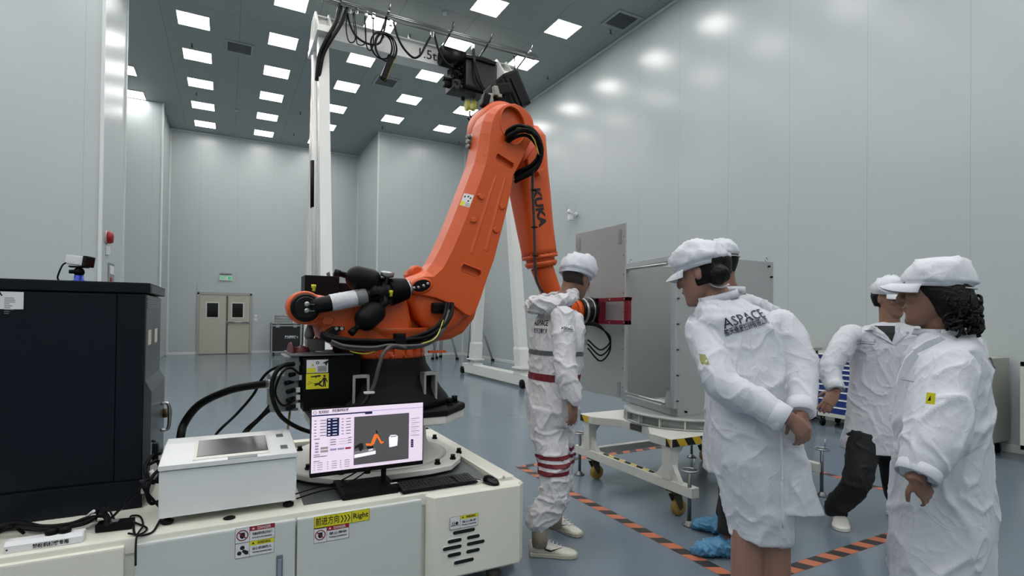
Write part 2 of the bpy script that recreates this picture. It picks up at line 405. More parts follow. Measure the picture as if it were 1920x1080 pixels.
# raised rim around the sunken deck
b.box((-1.7, 2.55, PT-0.06), (1.40, 2.64, PT), 0.006)
b.box((1.31, 2.60, PT-0.06), (1.42, 4.02, PT+0.006), 0.02)
b.box((-1.7, 3.93, PT-0.06), (1.42, 4.02, PT+0.006), 0.02)
b.box((-1.7, 2.60, PT-0.05), (0.33, 3.95, PT-0.001), 0.004)
b.box((1.36, 2.62, 0.12), (1.40, 4.0, PT-0.02), 0.01)
b.build('frame', OFFW, plat)
MB().box((0.30, 2.66, PT-0.034), (1.30, 3.92, PT-0.018)).build('deck_recess', mat('dark_grey_deck', (84, 88, 92), 0.45), plat)
def door(x0, x1, name, mt=None):
    MB().box((x0, 2.528, 0.13), (x1, 2.56, PT-0.022), 0.008).build(name, mt or mat('cabinet_door_grey', (196, 202, 200), 0.38, bump=0.1, bscale=500), plat)
door(-1.6, -0.335, 'side_panel', OFFW); door(-0.30, 0.283, 'door'); door(0.29, 0.862, 'door')
# projecting ventilated cover on the right
c = MB(); c.prism([(0.885, 2.535), (0.915, 2.49), (1.385, 2.48), (1.425, 2.52), (1.425, 2.62), (0.885, 2.62)], (0, 0, 0.105), X, Y, Z, PT-0.105, 0.012)
cov = c.build('vented_cover', OFFW, plat)
# ventilation slots cut through the cover: black rounded slots with thin rims
sl = MB(); rim = MB()
for (ua, va, ub, vb) in ((849, 999, 890, 992), (839, 1016, 865, 1011), (875, 1009, 899, 1003), (830, 1030, 865, 1023), (875, 1020, 908, 1014), (839, 1042, 864, 1037), (874, 1035, 899, 1029), (851, 1056, 888, 1047)):
    pa, pb = aty(ua, va, 2.487), aty(ub, vb, 2.487); zc = (pa.z+pb.z)/2; r = 0.0085
    for mb_, rr, y_ in ((sl, r, 2.4825), (rim, r+0.003, 2.4845)):
        poly = [(pb.x-rr+rr*math.cos(a), zc+rr*math.sin(a)) for a in [PI*(k/6-.5) for k in range(7)]] + [(pa.x+rr+rr*math.cos(a), zc+rr*math.sin(a)) for a in [PI*(k/6+.5) for k in range(7)]]
        mb_.prism(poly, (0, y_, 0), X, Z, Y, 0.006)
rim.build('slot_rims', PAPER, cov); sl.build('vent_slots', mat('slot_black', (10, 10, 10), 0.8), cov)
# small fixings on the rim
for p in ((0.87, 2.60), (1.10, 2.635), (1.35, 2.60)):
    h = MB(); bolt(h, (p[0], p[1], PT), 0.006, 0.012); h.build('rim_screw', STEEL, plat)
# feet and casters
for x, y in ((1.30, 2.62), (-0.2, 2.7), (1.3, 3.9), (-1.5, 2.7)):
    MB().lathe([(0.03, 0.0005), (0.038, 0.004), (0.04, 0.03), (0.03, 0.036), (0.032, 0.05), (0.04, 0.06), (0.04, 0.105)], (x, y, 0)).build('levelling_foot', mat('foot_brass', (92, 88, 76), 0.5, 0.4), plat)
for x, y in ((1.46, 2.73),):
    t_ = MB().cyl((x-0.012, y, 0.035), (x+0.012, y, 0.035), 0.0345, n=28).build('caster_wheel', RUBBER, plat)
    MB().box((x-0.10, y-0.02, 0.03), (x-0.012, y+0.02, 0.10), 0.004).build('caster_fork', DSTEEL, plat)
# recessed door handle
hp = aty(524, 1060, 2.528)
hh = MB(); hh.box((hp.x-0.013, 2.521, hp.z-0.09), (hp.x+0.013, 2.53, hp.z+0.045), 0.01)
hh.build('door_handle', mat('handle_blue_grey', (98, 110, 120), 0.35), plat)
MB().box((hp.x-0.008, 2.515, hp.z-0.06), (hp.x+0.008, 2.523, hp.z+0.03), 0.007).build('door_handle', mat('handle_blue_grey2', (130, 142, 150), 0.3), plat)
# yellow-edged round grommet
gp = atz(430, 972, PT)
MB().lathe([(0.024, 0.0005), (0.024, 0.004), (0.02, 0.006)], (gp.x, gp.y-0.0, PT)).build('cable_grommet', BLACK, plat)

def sticker(parent, y, u0, v0, u1, v1, kind, name='warning_sticker'):
    """a printed label on a surface of constant y: corners given top-left, bottom-right"""
    a = aty(u0, v0, y); b_ = aty(u1, v1, y)
    cx, cz = (a.x+b_.x)/2, (a.z+b_.z)/2; w_, h_ = abs(b_.x-a.x), abs(a.z-b_.z)
    s = MB().box((cx-w_/2, y-0.0016, cz-h_/2), (cx+w_/2, y-0.0002, cz+h_/2)).build(name, PAPER if kind != 'yellow' else YEL, parent)
    yy = y-0.0017
    fr = MB(); t_ = 0.0012
    fr.box((cx-w_/2, yy-.0002, cz-h_/2), (cx-w_/2+t_, yy, cz+h_/2)).box((cx+w_/2-t_, yy-.0002, cz-h_/2), (cx+w_/2, yy, cz+h_/2)).box((cx-w_/2, yy-.0002, cz-h_/2), (cx+w_/2, yy, cz-h_/2+t_)).box((cx-w_/2, yy-.0002, cz+h_/2-t_), (cx+w_/2, yy, cz+h_/2))
    fr.build('border', INK, s)
    return s, cx, cz, w_, h_, yy
def no_sign(s, cx, cz, r, yy):
    n = 24; m = MB()
    for k in range(n):
        a, b_ = 2*PI*k/n, 2*PI*(k+1)/n
        m.quad([(cx+r*math.cos(a), yy-.0006, cz+r*math.sin(a)), (cx+r*math.cos(b_), yy-.0006, cz+r*math.sin(b_)), (cx+r*.82*math.cos(b_), yy-.0006, cz+r*.82*math.sin(b_)), (cx+r*.82*math.cos(a), yy-.0006, cz+r*.82*math.sin(a))])
    m.prism([(-r*.75, r*.62), (-r*.62, r*.75), (r*.75, -r*.62), (r*.62, -r*.75)], (cx, yy-.0007, cz), X, Z, Y, .0002)
    m.build('prohibition_ring', mat('ring_red', (120, 20, 40), .5), s)
def tri(s, cx, cz, r, yy, m=INK):
    MB().prism([(-r, -r*.6), (r, -r*.6), (0, r)], (cx, yy-.0006, cz), X, Z, Y, .0003).build('warning_triangle', m, s)
def danger(parent, y, u0, v0, u1, v1, head, zh, en, pic, red=True):
    s, cx, cz, w_, h_, yy = sticker(parent, y, u0, v0, u1, v1, 'white')
    x0 = cx-w_/2+w_*.36
    MB().box((x0, yy-.0004, cz+h_*.2), (cx+w_/2-.001, yy-.0001, cz+h_/2-.001)).build('heading_bar', RED if red else YEL, s)
    MB().box((x0-.0006, yy-.0004, cz-h_/2), (x0+.0006, yy-.0001, cz+h_/2)).build('divider', INK, s)
    xc = (x0+cx+w_/2)/2
    wh = PAPER if red else INK
    text('heading', head, h_*.26, (xc+w_*.05, yy-.0005, cz+h_*.34), X, Z, wh, s, bold=.0002, fitw=w_*.34)
    tri(s, x0+w_*.09, cz+h_*.34, h_*.09, yy, wh)
    text('chinese_line', zh, h_*.2, (xc, yy-.0003, cz-h_*.02), X, Z, INK, s, bold=.0001, fitw=w_*.5)
    text('english_line', en, h_*.13, (xc, yy-.0003, cz-h_*.25), X, Z, INK, s, bold=.0002, fitw=w_*.5)
    px_ = cx-w_/2+w_*.18; r = min(w_*.15, h_*.38)
    if pic in ('hand', 'crowd'):
        MB().sphere((px_, yy-.0004, cz-h_*.02), r*.45, (1, .01, 1.2), 10).box((px_-r*.4, yy-.0006, cz-r*.1), (px_+r*.4, yy-.0003, cz+r*.5)).build('pictogram', INK, s)
        no_sign(s, px_, cz, r, yy)
    elif pic == 'gears':
        m = MB()
        for dx, dz, q in ((0, .45, .4), (-.5, -.5, .38)):
            m.lathe([(r*q, 0), (r*q, .0003)], (px_+dx*r, yy-.0006, cz+dz*r), Y, 14)
        m.prism([(-.1, -.2), (.2, .1), (1, -.3), (1, -.9), (.5, -.9)], (px_, yy-.0006, cz), X*r, Z*r, Y, .0003)
        m.build('pictogram', INK, s)
    else:
        m = MB(); m.lathe([(r*.35, 0), (r*.35, .0003)], (px_+.4*r, yy-.0006, cz-.1*r), Y, 14).box((px_-r, yy-.0006, cz-r*.6), (px_+r, yy-.0003, cz-r*.5)).box((px_-.7*r, yy-.0006, cz-r*.5), (px_-.55*r, yy-.0003, cz+r*.3)).box((px_-.3*r, yy-.0006, cz-r*.5), (px_-.15*r, yy-.0003, cz+r*.3)).build('pictogram', INK, s)
    return s
danger(plat, 2.528, 441, 991.5, 515, 1008, 'DANGER', '机器运转时禁止开启门', 'Do not open the door during operation', 'hand')
danger(plat, 2.528, 441, 1019.5, 514, 1035, 'WARNING', '当心机械伤人', 'Warning mechanical injury', 'gears', False)
danger(plat, 2.528, 588.5, 991, 654, 1007.5, 'DANGER', '禁止推动', 'Pushing is prohibited', 'crowd')
danger(plat, 2.482, 843.5, 970.5, 896, 984, 'WARNING', '当心夹手', 'Beware of pinching', 'foot', False)
s, cx, cz, w_, h_, yy = sticker(plat, 2.528, 589, 969.5, 659, 981, 'yellow', 'direction_sticker')
text('lettering', '前进方向', h_*.72, (cx-w_*.15, yy, cz+.001), X, Z, INK, s, bold=.0004, fitw=w_*.62)
ar = MB()
for q in range(3):
    ax_ = cx+w_*(.20+.09*q); ah = h_*.3
    ar.prism([(0, ah), (.005, ah), (.014, 0), (.005, -ah), (0, -ah), (.009, 0)], (ax_, yy-.0006, cz), X, Z, Y, .0004)
ar.build('arrows', INK, s)
s, cx, cz, w_, h_, yy = sticker(plat, 2.528, 660, 958, 692.5, 974.5, 'yellow', 'direction_sticker')
text('lettering', 'Right', h_*.62, (cx, yy, cz+.001), X, Z, INK, s, bold=.0006, fitw=w_*.86)

# ================================================================== WHITE PANEL BOX
t = thing('control_box', 'white metal box with sloping lid and dark display window', 'control box', (0.03, 2.82, PT))
WB = mat('box_white', (218, 222, 222), 0.35, bump=0.08, bscale=500)
b = MB(); b.prism([(2.625, 0.565), (3.02, 0.565), (3.02, 0.79), (2.625, 0.757)], (-0.235, 0, 0), Y, Z, X, 0.53, 0.006); b.build('body', WB, t)
b = MB(); b.prism([(2.615, 0.763), (3.03, 0.796), (3.03, 0.81), (2.90, 0.81), (2.615, 0.782)], (-0.238, 0, 0), Y, Z, X, 0.536, 0.004); lid = b.build('lid', WB, t)
def lidp(u, v, dz=0.0):
    d_ = _ray(u, v); # point where the ray meets the sloping lid plane through (2.615,.782)-(2.90,.81)
    sl_ = (0.81-0.782)/(2.90-2.615); k_ = (0.782-HC - sl_*2.615)/(d_.z - sl_*d_.y); p_ = d_*k_
    return Vector((p_.x, p_.y, p_.z+HC+dz))
UL = X; VL = Vector((0, 1, .098)).normalized(); WL = UL.cross(VL)
def lidplate(u0, v0, u1, v1, th, m, name, bev=0.0):
    a, c_ = lidp(u0, v0), lidp(u1, v1); w_, h_ = c_.x-a.x, (a-c_).dot(VL)
    MB().prism([(0, -h_), (w_, -h_), (w_, 0), (0, 0)], a, UL, VL, WL, th, bev).build(name, m, lid)
lidplate(367, 827, 508, 849, 0.003, WHITE, 'display_bezel')
lidplate(373, 828, 503, 845, 0.005, mat('display_glass', (40, 43, 45), 0.22, spec=.3), 'display')
lidplate(427, 848, 483, 856, 0.002, mat('name_plate', (128, 132, 134), 0.3, .5), 'name_plate')
lidplate(517, 815, 531, 819, 0.003, ALU, 'latch_plate'); lidplate(525, 836, 540, 841, 0.003, ALU, 'latch_plate')
for x, y in ((-0.205, 2.66), (0.265, 2.66), (-0.205, 2.99), (0.265, 2.99)):
    MB().lathe([(0.02, 0.0005), (0.024, 0.006), (0.024, 0.014), (0.012, 0.018), (0.012, 0.036)], (x, y, PT)).build('rubber_foot', BLACK, t)

# ================================================================== MONITOR, KEYBOARD, MOUSE
my = 2.70
a, b1, c1, d1 = aty(581, 768, my), aty(793, 752, my), aty(795, 870, my), aty(583, 897, my)
x0, x1_ = (a.x+d1.x)/2, (b1.x+c1.x)/2; z1_, z0 = (a.z+b1.z)/2, (c1.z+d1.z)/2
t = thing('computer_monitor', 'black flat computer monitor showing a robot simulation', 'monitor', (0.62, 2.7, PT))
MB().box((x0, my, z0), (x1_, my+0.03, z1_), 0.004).build('casing', BLACK, t)
SX0, SX1, SZ0, SZ1 = x0+0.004, x1_-0.005, z0+0.022, z1_-0.005
SW, SH = SX1-SX0, SZ1-SZ0
def em(name, c, e=0.8): return mat('screen_'+name, c, 0.35, emit=c, estr=e)
scr = MB().box((SX0, my-0.001, SZ0), (SX1, my+0.002, SZ1)).build('screen', em('bg', (226, 210, 228), .62), t)
def sb(u0, v0, u1, v1, m, name='panel', dy=0.0015):   # fractions of the screen from its top left corner
    return MB().box((SX0+SW*u0, my-dy-.0004, SZ1-SH*v1), (SX0+SW*u1, my-dy, SZ1-SH*v0)).build(name, m, scr)
sb(.36, .16, .865, .945, em('grey', (88, 86, 88), .35), 'simulation_view')
sb(0, .085, .52, .105, em('navy', (16, 22, 70), .5), 'title_rule'); sb(.52, .075, 1, .083, em('lilac', (160, 150, 190), .5), 'title_rule')
sb(.125, .15, .23, .44, em('navy'  , (16, 22, 70), .5), 'data_column')
sb(.455, .105, .52, .128, em('navy', (16, 22, 70), .5), 'tab')
for u, v, w_, c in ((.155, .64, .055, 'slate'), (.22, .64, .055, 'slate'), (.285, .64, .05, 'redb')):
    sb(u, v, u+w_, v+.03, em(c, {'slate': (140, 138, 165), 'redb': (150, 30, 60)}[c], .5), 'button')
for k_ in range(4): sb(.03, .52+k_*.045, .06, .545+k_*.045, em('slate', (140, 138, 165), .5), 'button')
sb(.075, .60, .14, .635, em('taupe', (150, 138, 140), .5), 'button'); sb(.075, .65, .14, .685, em('taupe', (150, 138, 140), .5), 'button')
for k_ in range(4): sb(.885, .62+k_*.035, .91, .65+k_*.035, em('navy', (16, 22, 70), .5), 'button')
lin = MB(); random.seed(3)
def tl(u, v, w_, h_=.009): lin.box((SX0+SW*u, my-.0026, SZ1-SH*(v+h_)), (SX0+SW*(u+w_), my-.0022, SZ1-SH*v))
for k_ in range(6):
    v = .17+k_*.048
    for u, w_ in ((.02, .02), (.07, .05), (.135, .018), (.17, .035), (.25, .018), (.29, .04)): tl(u, v, w_, .009)
for k_ in range(3): tl(.155, .49+k_*.04, .05); tl(.23, .495+k_*.04, .09, .003); tl(.31, .48+k_*.04, .03)
for k_ in range(4):
    for u in (.02, .05, .13, .17, .24, .28): tl(u, .84+k_*.035, .014 if u in (.02, .13, .24) else .045, .006)
for v in (.46, .71, .74, .81): tl(.02, v, .11 if v == .74 else .05)
for k_ in range(9): tl(.885, .26+k_*.036, .05 if k_ % 2 else .08, .006 if k_ % 2 == 0 else .003)
lin.build('lettering', em('text', (50, 46, 70), .06), scr)
white = em('white', (235, 232, 240), .7); OR = em('orange', (225, 110, 40), .7); DK = em('dark', (18, 18, 20), .3)
nl = MB()
for k_ in range(6):
    v = .165+k_*.048
    nl.box((SX0+SW*.135, my-.0034, SZ1-SH*(v+.016)), (SX0+SW*.155, my-.003, SZ1-SH*v)); nl.box((SX0+SW*.175, my-.0034, SZ1-SH*(v+.01)), (SX0+SW*.212, my-.003, SZ1-SH*v))
nl.build('data_figures', white, scr)
def P_(u, v): return (SX0+SW*u, SZ1-SH*v)
def sp_(pts, m, name):
    MB().prism([P_(*q) for q in pts], (0, my-.003, 0), X, Z, Y, .0006).build(name, m, scr)
sp_([(.365, .83), (.555, .80), (.555, .745), (.365, .775)], white, 'simulated_platform')
sp_([(.365, .77), (.555, .74), (.545, .70), (.365, .72)], em('midgrey', (125, 124, 128), .4), 'simulated_deck')
sp_([(.365, .68), (.37, .64), (.41, .60), (.44, .60), (.445, .68), (.42, .74), (.41, .72), (.40, .66)], DK, 'simulated_cabinet')
sp_([(.475, .665), (.53, .655), (.535, .70), (.49, .71), (.475, .69)], DK, 'simulated_base'); sp_([(.49, .71), (.53, .70), (.53, .735), (.49, .74)], white, 'simulated_plinth')
sp_([(.465, .61), (.51, .62), (.54, .48), (.56, .465), (.575, .49), (.61, .61), (.60, .64), (.565, .52), (.54, .63), (.52, .66), (.47, .645)], OR, 'simulated_robot')
sp_([(.553, .41), (.565, .41), (.575, .46), (.56, .465)], DK, 'simulated_motor'); sp_([(.60, .615), (.625, .60), (.63, .62), (.605, .645)], OR, 'simulated_wrist')
sp_([(.675, .55), (.69, .51), (.74, .515), (.76, .54), (.755, .70), (.68, .715)], white, 'simulated_box'); sp_([(.69, .53), (.745, .53), (.745, .545), (.69, .545)], DK, 'simulated_slot')
text('screen_title', '航天机械', SH*.05, (SX0+SW*.10, my-.0012, SZ1-SH*.045), X, Z, DK, scr, bold=.0003, fitw=SW*.085)
text('screen_title', '舱板装调机械臂', SH*.048, (SX0+SW*.24, my-.0012, SZ1-SH*.035), X, Z, DK, scr, bold=.0003, fitw=SW*.14)
MB().lathe([(SH*.026, 0), (SH*.026, .0004), (SH*.02, .0004), (SH*.02, 0)], (SX0+SW*.025, my-.002, SZ1-SH*.045), Y, 20, False).build('screen_logo', DK, scr)
cx = aty(720, 900, my+.03).x
b = MB(); b.prism([(-.012, 0), (.012, 0), (.016, .22), (-.016, .22)], (cx, my+.035, PT+.03), X, Z, Y, .012, .003); b.box((cx-.03, my+.03, z0+.02), (cx+.03, my+.06, z0+.10), .008); b.build('stand', BLACK, t)
bq = [atz(643, 941, PT), atz(750, 927, PT), atz(735, 903, PT), atz(633, 910, PT)]
b = MB(); b.box((bq[0].x, bq[0].y+.01, PT+.0005), (bq[1].x, bq[3].y, PT+.03), .005)
sb_ = b.build('stand_base', BLACK, t)
MB().box((cx+.02, bq[0].y+.07, PT+.0302), (cx+.055, bq[0].y+.085, PT+.031)).build('badge', PAPER, sb_)
# keyboard
kq = [atz(752, 929, PT), atz(899, 909, PT), atz(885, 893, PT), atz(740, 911, PT)]
t = thing('keyboard', 'black computer keyboard beside the monitor stand', 'keyboard', ((kq[0]+kq[2])/2)[:])
kx0, kx1, ky0, ky1 = kq[0].x+.005, kq[1].x, kq[0].y, kq[2].y
MB().prism([(ky0, PT+.0075), (ky1, PT+.0075), (ky1, PT+.024), (ky0, PT+.015)], (kx0, 0, 0), Y, Z, X, kx1-kx0, .002).build('case', BLACK, t)
ks = MB(); nx, ny = 21, 6
for j in range(ny):
    for i in range(nx):
        if i in (15, 19) and random.random() < .8 and i == 15: continue
        xa = kx0+.008+(kx1-kx0-.016)*i/nx; ya = ky0+.008+(ky1-ky0-.02)*j/ny; za = PT+.0145+.009*(ya-ky0)/(ky1-ky0)
        if j == 0 and 4 <= i <= 8:
            if i == 4: ks.box((xa, ya, za), (xa+.09, ya+.015, za+.005), .001)
            continue
        ks.box((xa, ya, za), (xa+.0155, ya+(ky1-ky0-.02)/ny*.84, za+.005), .001)
kk = ks.build('keys', mat('key_black', (30, 31, 34), .4), t)
# mouse
mp = atz(922, 908, PT)
t = thing('computer_mouse', 'black wired computer mouse at the right end of platform', 'mouse', mp[:])
b = MB(); b.M = Matrix.Translation((mp.x, mp.y+.01, PT)) @ Matrix.Rotation(.35, 4, 'Z')
b.rings([[Vector((.031*math.cos(a)*k1, .055*math.sin(a)*k1, hz+(.006*math.sin(a) if hz > .01 else 0))) for a in [2*PI*q/24 for q in range(24)]] for k1, hz in ((.9, .0008), (1, .006), (.97, .018), (.8, .03), (.45, .036), (.1, .037))])
b.build('mouse_body', BLACKG, t)
b = MB(); b.M = Matrix.Translation((mp.x, mp.y+.01, PT)) @ Matrix.Rotation(.35, 4, 'Z'); b.cyl((-.004, .032, .031), (.004, .032, .031), .008); b.build('scroll_wheel', DSTEEL, t)
MB().tube([(mp.x-.02, mp.y+.06, PT+.006), (mp.x-.05, mp.y+.11, PT+.005), (mp.x-.1, mp.y+.17, PT+.004)], .002).build('cord', BLACK, t)

# ================================================================== ROBOT CONTROLLER CABINET
CX0, CX1, CY0, CY1, CZ0, CZ1 = -1.12, -0.318, 2.93, 3.58, PT, 1.548
t = thing('robot_control_cabinet', 'tall black robot control cabinet at the left of the platform', 'cabinet', (-.72, 3.25, PT))
CB = mat('cabinet_black', (17, 22, 31), .42, bump=.06, bscale=600, spec=.16)
MB().box((CX0, CY0+.01, CZ0+.001), (CX1-.012, CY1-.03, CZ1-.05), .004).build('body', CB, t)
MB().box((CX0-.01, CY0-.004, CZ1-.046), (CX1+.012, CY1, CZ1), .006).build('lid', CB, t)
MB().box((CX0, CY0, CZ0+.135), (-.432, CY0+.012, CZ1-.055), .003).build('front_door', CB, t)
MB().box((-.428, CY0+.002, CZ0+.13), (CX1-.012, CY0+.012, CZ1-.055), .003).build('front_panel', CB, t)
MB().box((CX0, CY0-.002, CZ0+.001), (CX1-.006, CY0+.02, CZ0+.125), .004).build('plinth', CB, t)
SG = mat('cabinet_side_grey', (62, 68, 74), .32, .2)
b = MB(); zz = 1.10
b.prism([(CX1-.012, CZ1-.055), (CX1-.012, CZ0+.05), (CX1+.02, CZ0+.05), (CX1+.02, zz-.05), (CX1-.004, zz), (CX1-.004, CZ1-.055)], (0, CY0+.02, 0), X, Z, Y, CY1-CY0-.05, .002)
side = b.build('side_panel', SG, t)
for n_, (za, zb) in (('top_grille', (CZ1-.042, CZ1-.006)), ('side_grille', (CZ1-.115, CZ1-.062))):
    g_ = MB(); xx = CX1+.012 if n_ == 'top_grille' else CX1-.004
    for q in range(5):
        zq = za+(zb-za)*q/5; g_.box((xx-.001, CY0+.03, zq), (xx+.003, CY1-.05, zq+(zb-za)/5*.5))
    g_.build(n_, mat('grille_grey', (112, 118, 122), .35, .5), side)
for yq in (3.02, 3.28): MB().box((CX1-.005, yq, 1.26), (CX1-.0028, yq+.11, 1.33)).build('rating_sticker', mat('rating_cream', (200, 198, 180), .5), side)
hb = MB(); hb.tube([(CX1+.02, 3.38, .93), (CX1+.055, 3.38, .92), (CX1+.055, 3.38, .80), (CX1+.02, 3.38, .79)], .009)
hb.build('side_handle', STEEL, t)
MB().cyl((CX1+.02, 3.5, .86), (CX1+.06, 3.5, .86), .025).build('connector', mat('brass_dark', (120, 104, 74), .4, .6), t)
# rating plate on the front door
a, b_ = aty(-20, 546, CY0), aty(44, 580, CY0)
lb = MB().box((a.x, CY0-.002, b_.z), (b_.x, CY0-.0002, a.z)).build('rating_label', PAPER, t)
text('lettering', 'KUKA', .022, (b_.x-.10, CY0-.002, a.z-.010), X, Z, INK, lb, bold=.001, fitw=.07)
l_ = MB(); random.seed(5)
for q in range(9):
    for xx in (.19, .12, .06): l_.box((b_.x-xx, CY0-.0024, a.z-.028-q*.008), (b_.x-xx+random.uniform(.015, .035), CY0-.002, a.z-.025-q*.008))
l_.build('lettering', mat('print_grey', (110, 112, 116), .6), lb)

# camera on the cabinet
cp = atz(148, 523, CZ1); cp.y = max(cp.y, 3.0)
cp = Vector((aty(148, 523, 3.05).x, 3.05, CZ1))
t = thing('bullet_camera', 'small white camera on a blue ball head standing on the black cabinet', 'camera', cp[:])
BL = mat('ball_head_blue', (40, 60, 170), .3, .4)
MB().lathe([(.026, .0005), (.026, .006), (.018, .008), (.018, .028), (.014, .03)], cp).build('ball_head_base', BL, t)
MB().sphere(cp+Vector((0, 0, .045)), .021).cyl(cp+Vector((-.035, 0, .045)), cp+Vector((-.015, 0, .045)), .009).box(cp+Vector((-.035, -.02, .064)), cp+Vector((.035, .02, .071)), .003).build('ball_head', BLACK, t)
b = MB(); b.M = Matrix.Translation(cp+Vector((.0, 0, .094))) @ Matrix.Rotation(.12, 4, 'Y') @ Matrix.Rotation(-.5, 4, 'Z')
b.box((-.045, -.024, -.02), (.035, .024, .022), .006); b.build('camera_body', PAPER, t)
b = MB(); b.M = Matrix.Translation(cp+Vector((.0, 0, .094))) @ Matrix.Rotation(.12, 4, 'Y') @ Matrix.Rotation(-.5, 4, 'Z')
b.box((.033, -.026, -.023), (.052, .026, .026), .006); b.build('camera_hood', BLACKG, t)
MB().tube([cp+Vector((-.045, 0, .085)), cp+Vector((-.06, .0, .07)), cp+Vector((-.075, 0, .02)), cp+Vector((-.08, .05, .004))], .0035).build('lead', BLACK, t)
# ================================================================== ROBOT
ORG = mat('robot_orange', (202, 82, 24), .4, bump=.06, bscale=250)
RC = Vector((0.85, 3.28, 0))
rob = thing('industrial_robot', 'large orange six-axis industrial robot arm bolted on the white platform', 'robot', (0.85, 3.28, 0.53))
def XZ(pts, y): return [(p.x, p.z) for p in (aty(u, v, y) for u, v in pts)]
def loft(polys_y, mb=None):
    """closed XZ outlines (same vertex count) at given y joined into a solid"""
    mb = mb or MB(); return mb.rings([[Vector((x, y, z)) for x, z in poly] for y, poly in polys_y], True, False)
def inset(poly, ins):
    n = len(poly); P = [Vector(p) for p in poly]
    ar = sum(P[i].x*P[(i+1) % n].y-P[(i+1) % n].x*P[i].y for i in range(n)); sg = 1 if ar > 0 else -1; out = []
    for i in range(n):
        e1 = (P[i]-P[i-1]).normalized(); e2 = (P[(i+1) % n]-P[i]).normalized()
        n1 = Vector((-e1.y, e1.x))*sg; n2 = Vector((-e2.y, e2.x))*sg; k_ = max(1+n1.dot(n2), .5)
        d_ = ins[i] if isinstance(ins, (list, tuple)) else ins
        out.append(tuple(P[i]+(n1+n2)/k_*d_))
    return out
def smooth_poly(pts, n=3):
    return [(p.x, p.y) for p in spline([Vector((a, b_, 0)) for a, b_ in pts], n, True)]
def boolean(o, cut, op='DIFFERENCE'):
    m = o.modifiers.new('b', 'BOOLEAN'); m.object = cut; m.operation = op; m.solver = 'EXACT'
    bpy.context.view_layer.update(); dg = bpy.context.evaluated_depsgraph_get(); dg.update()
    me = bpy.data.meshes.new_from_object(o.evaluated_get(dg)); o.modifiers.clear(); o.data = me
    bpy.data.objects.remove(cut)
# ---- white plinth bolted on the platform
base = MB()
poly = [(.455, .22), (.42, .34), (.34, .46), (.22, .54), (-.22, .54), (-.34, .46), (-.46, .34), (-.54, .22), (-.54, -.18), (-.46, -.3), (-.30, -.44), (-.16, -.45), (.16, -.45), (.30, -.42), (.40, -.30), (.455, -.18)]
base.prism(poly, (RC.x, RC.y, PT), X, Y, Z, .035, .006)
base.lathe([(.40, .035), (.36, .045), (.30, .07), (.275, .12), (.27, .20), (.28, .25), (.31, .27)], (RC.x, RC.y, PT), Z, 48)
base.prism([(.44, .25), (.25, .44), (-.25, .44), (-.44, .25), (-.44, -.25), (-.25, -.44), (.25, -.44), (.44, -.25)], (RC.x, RC.y, .80), X, Y, Z, .045, .006)
pl = base.build('plinth', mat('plinth_white', (216, 216, 210), .35), rob)
for p in ((1.286, 3.086), (1.197, 2.963), (1.077, 2.90), (1.28, 3.507), (.416, 3.561), (.408, 3.111), (.55, 2.94), (.68, 2.90), (1.15, 3.68)):
    MB().cyl((p[0], p[1], PT+.03), (p[0], p[1], PT+.044), .018, n=12).cyl((p[0], p[1], PT+.044), (p[0], p[1], PT+.062), .0135, n=14).build('anchor_bolt', BLACK, pl)
# ---- black cast base
BCAST = mat('cast_black', (12, 12, 14), .5, bump=.25, bscale=200, spec=.15)
b = MB()
b.prism([(.445, .26), (.26, .445), (-.26, .445), (-.445, .26), (-.445, -.26), (-.26, -.445), (.26, -.445), (.445, -.26)], (RC.x, RC.y, .845), X, Y, Z, .04, .008)
b.lathe([(.42, .885), (.40, .92), (.36, .97), (.315, 1.05), (.27, 1.12), (.262, 1.16), (.24, 1.165)], (RC.x, RC.y, 0), Z, 48)
cast = b.build('base_casting', BCAST, rob)
for sx_, sy_ in ((1, -1), (1, 1), (-1, -1), (-1, 1)):
    for q in ((.39, .25), (.33, .33)) if sx_ > 0 or sy_ > 0 else ((.33, .33),):
        x_, y_ = RC.x+sx_*q[0], RC.y+sy_*q[1]*.9
        MB().cyl((x_, y_, .885), (x_, y_, .893), .024, n=16).cyl((x_, y_, .893), (x_, y_, .925), .018, n=16).build('flange_bolt', BLACK, cast)
# fork pockets: steel-edged rectangular loops on the base
FKS = mat('fork_loop_steel', (176, 178, 172), .35, .5)
for cx_, rz_ in ((aty(678, 727, 2.97).x, -.15), (aty(805, 724, 2.97).x, .2)):
    m = MB(); m.M = Matrix.Translation((cx_, 2.99, .0)) @ Matrix.Rotation(rz_, 4, 'Z')
    z0_, z1_q = .90, 1.085
    m.box((-.045, -.03, z0_), (-.030, .02, z1_q), .004).box((.030, -.03, z0_), (.045, .02, z1_q), .004).box((-.045, -.03, z1_q-.018), (.045, .02, z1_q), .004).box((-.045, -.03, z0_-.02), (.045, .02, z0_+.03), .004)
    o = m.build('fork_loop', FKS, rob)
    m = MB(); m.M = Matrix.Translation((cx_, 2.99, .0)) @ Matrix.Rotation(rz_, 4, 'Z')
    m.box((-.038, .021, z0_), (.038, .03, z1_q-.01))
    m.build('loop_back', BLACK, o)
    m = MB(); m.M = Matrix.Translation((cx_, 2.99, .0)) @ Matrix.Rotation(rz_, 4, 'Z'); m.box((-.06, -.0, .885), (.06, .12, .92), .005); m.build('loop_foot', BCAST, o)
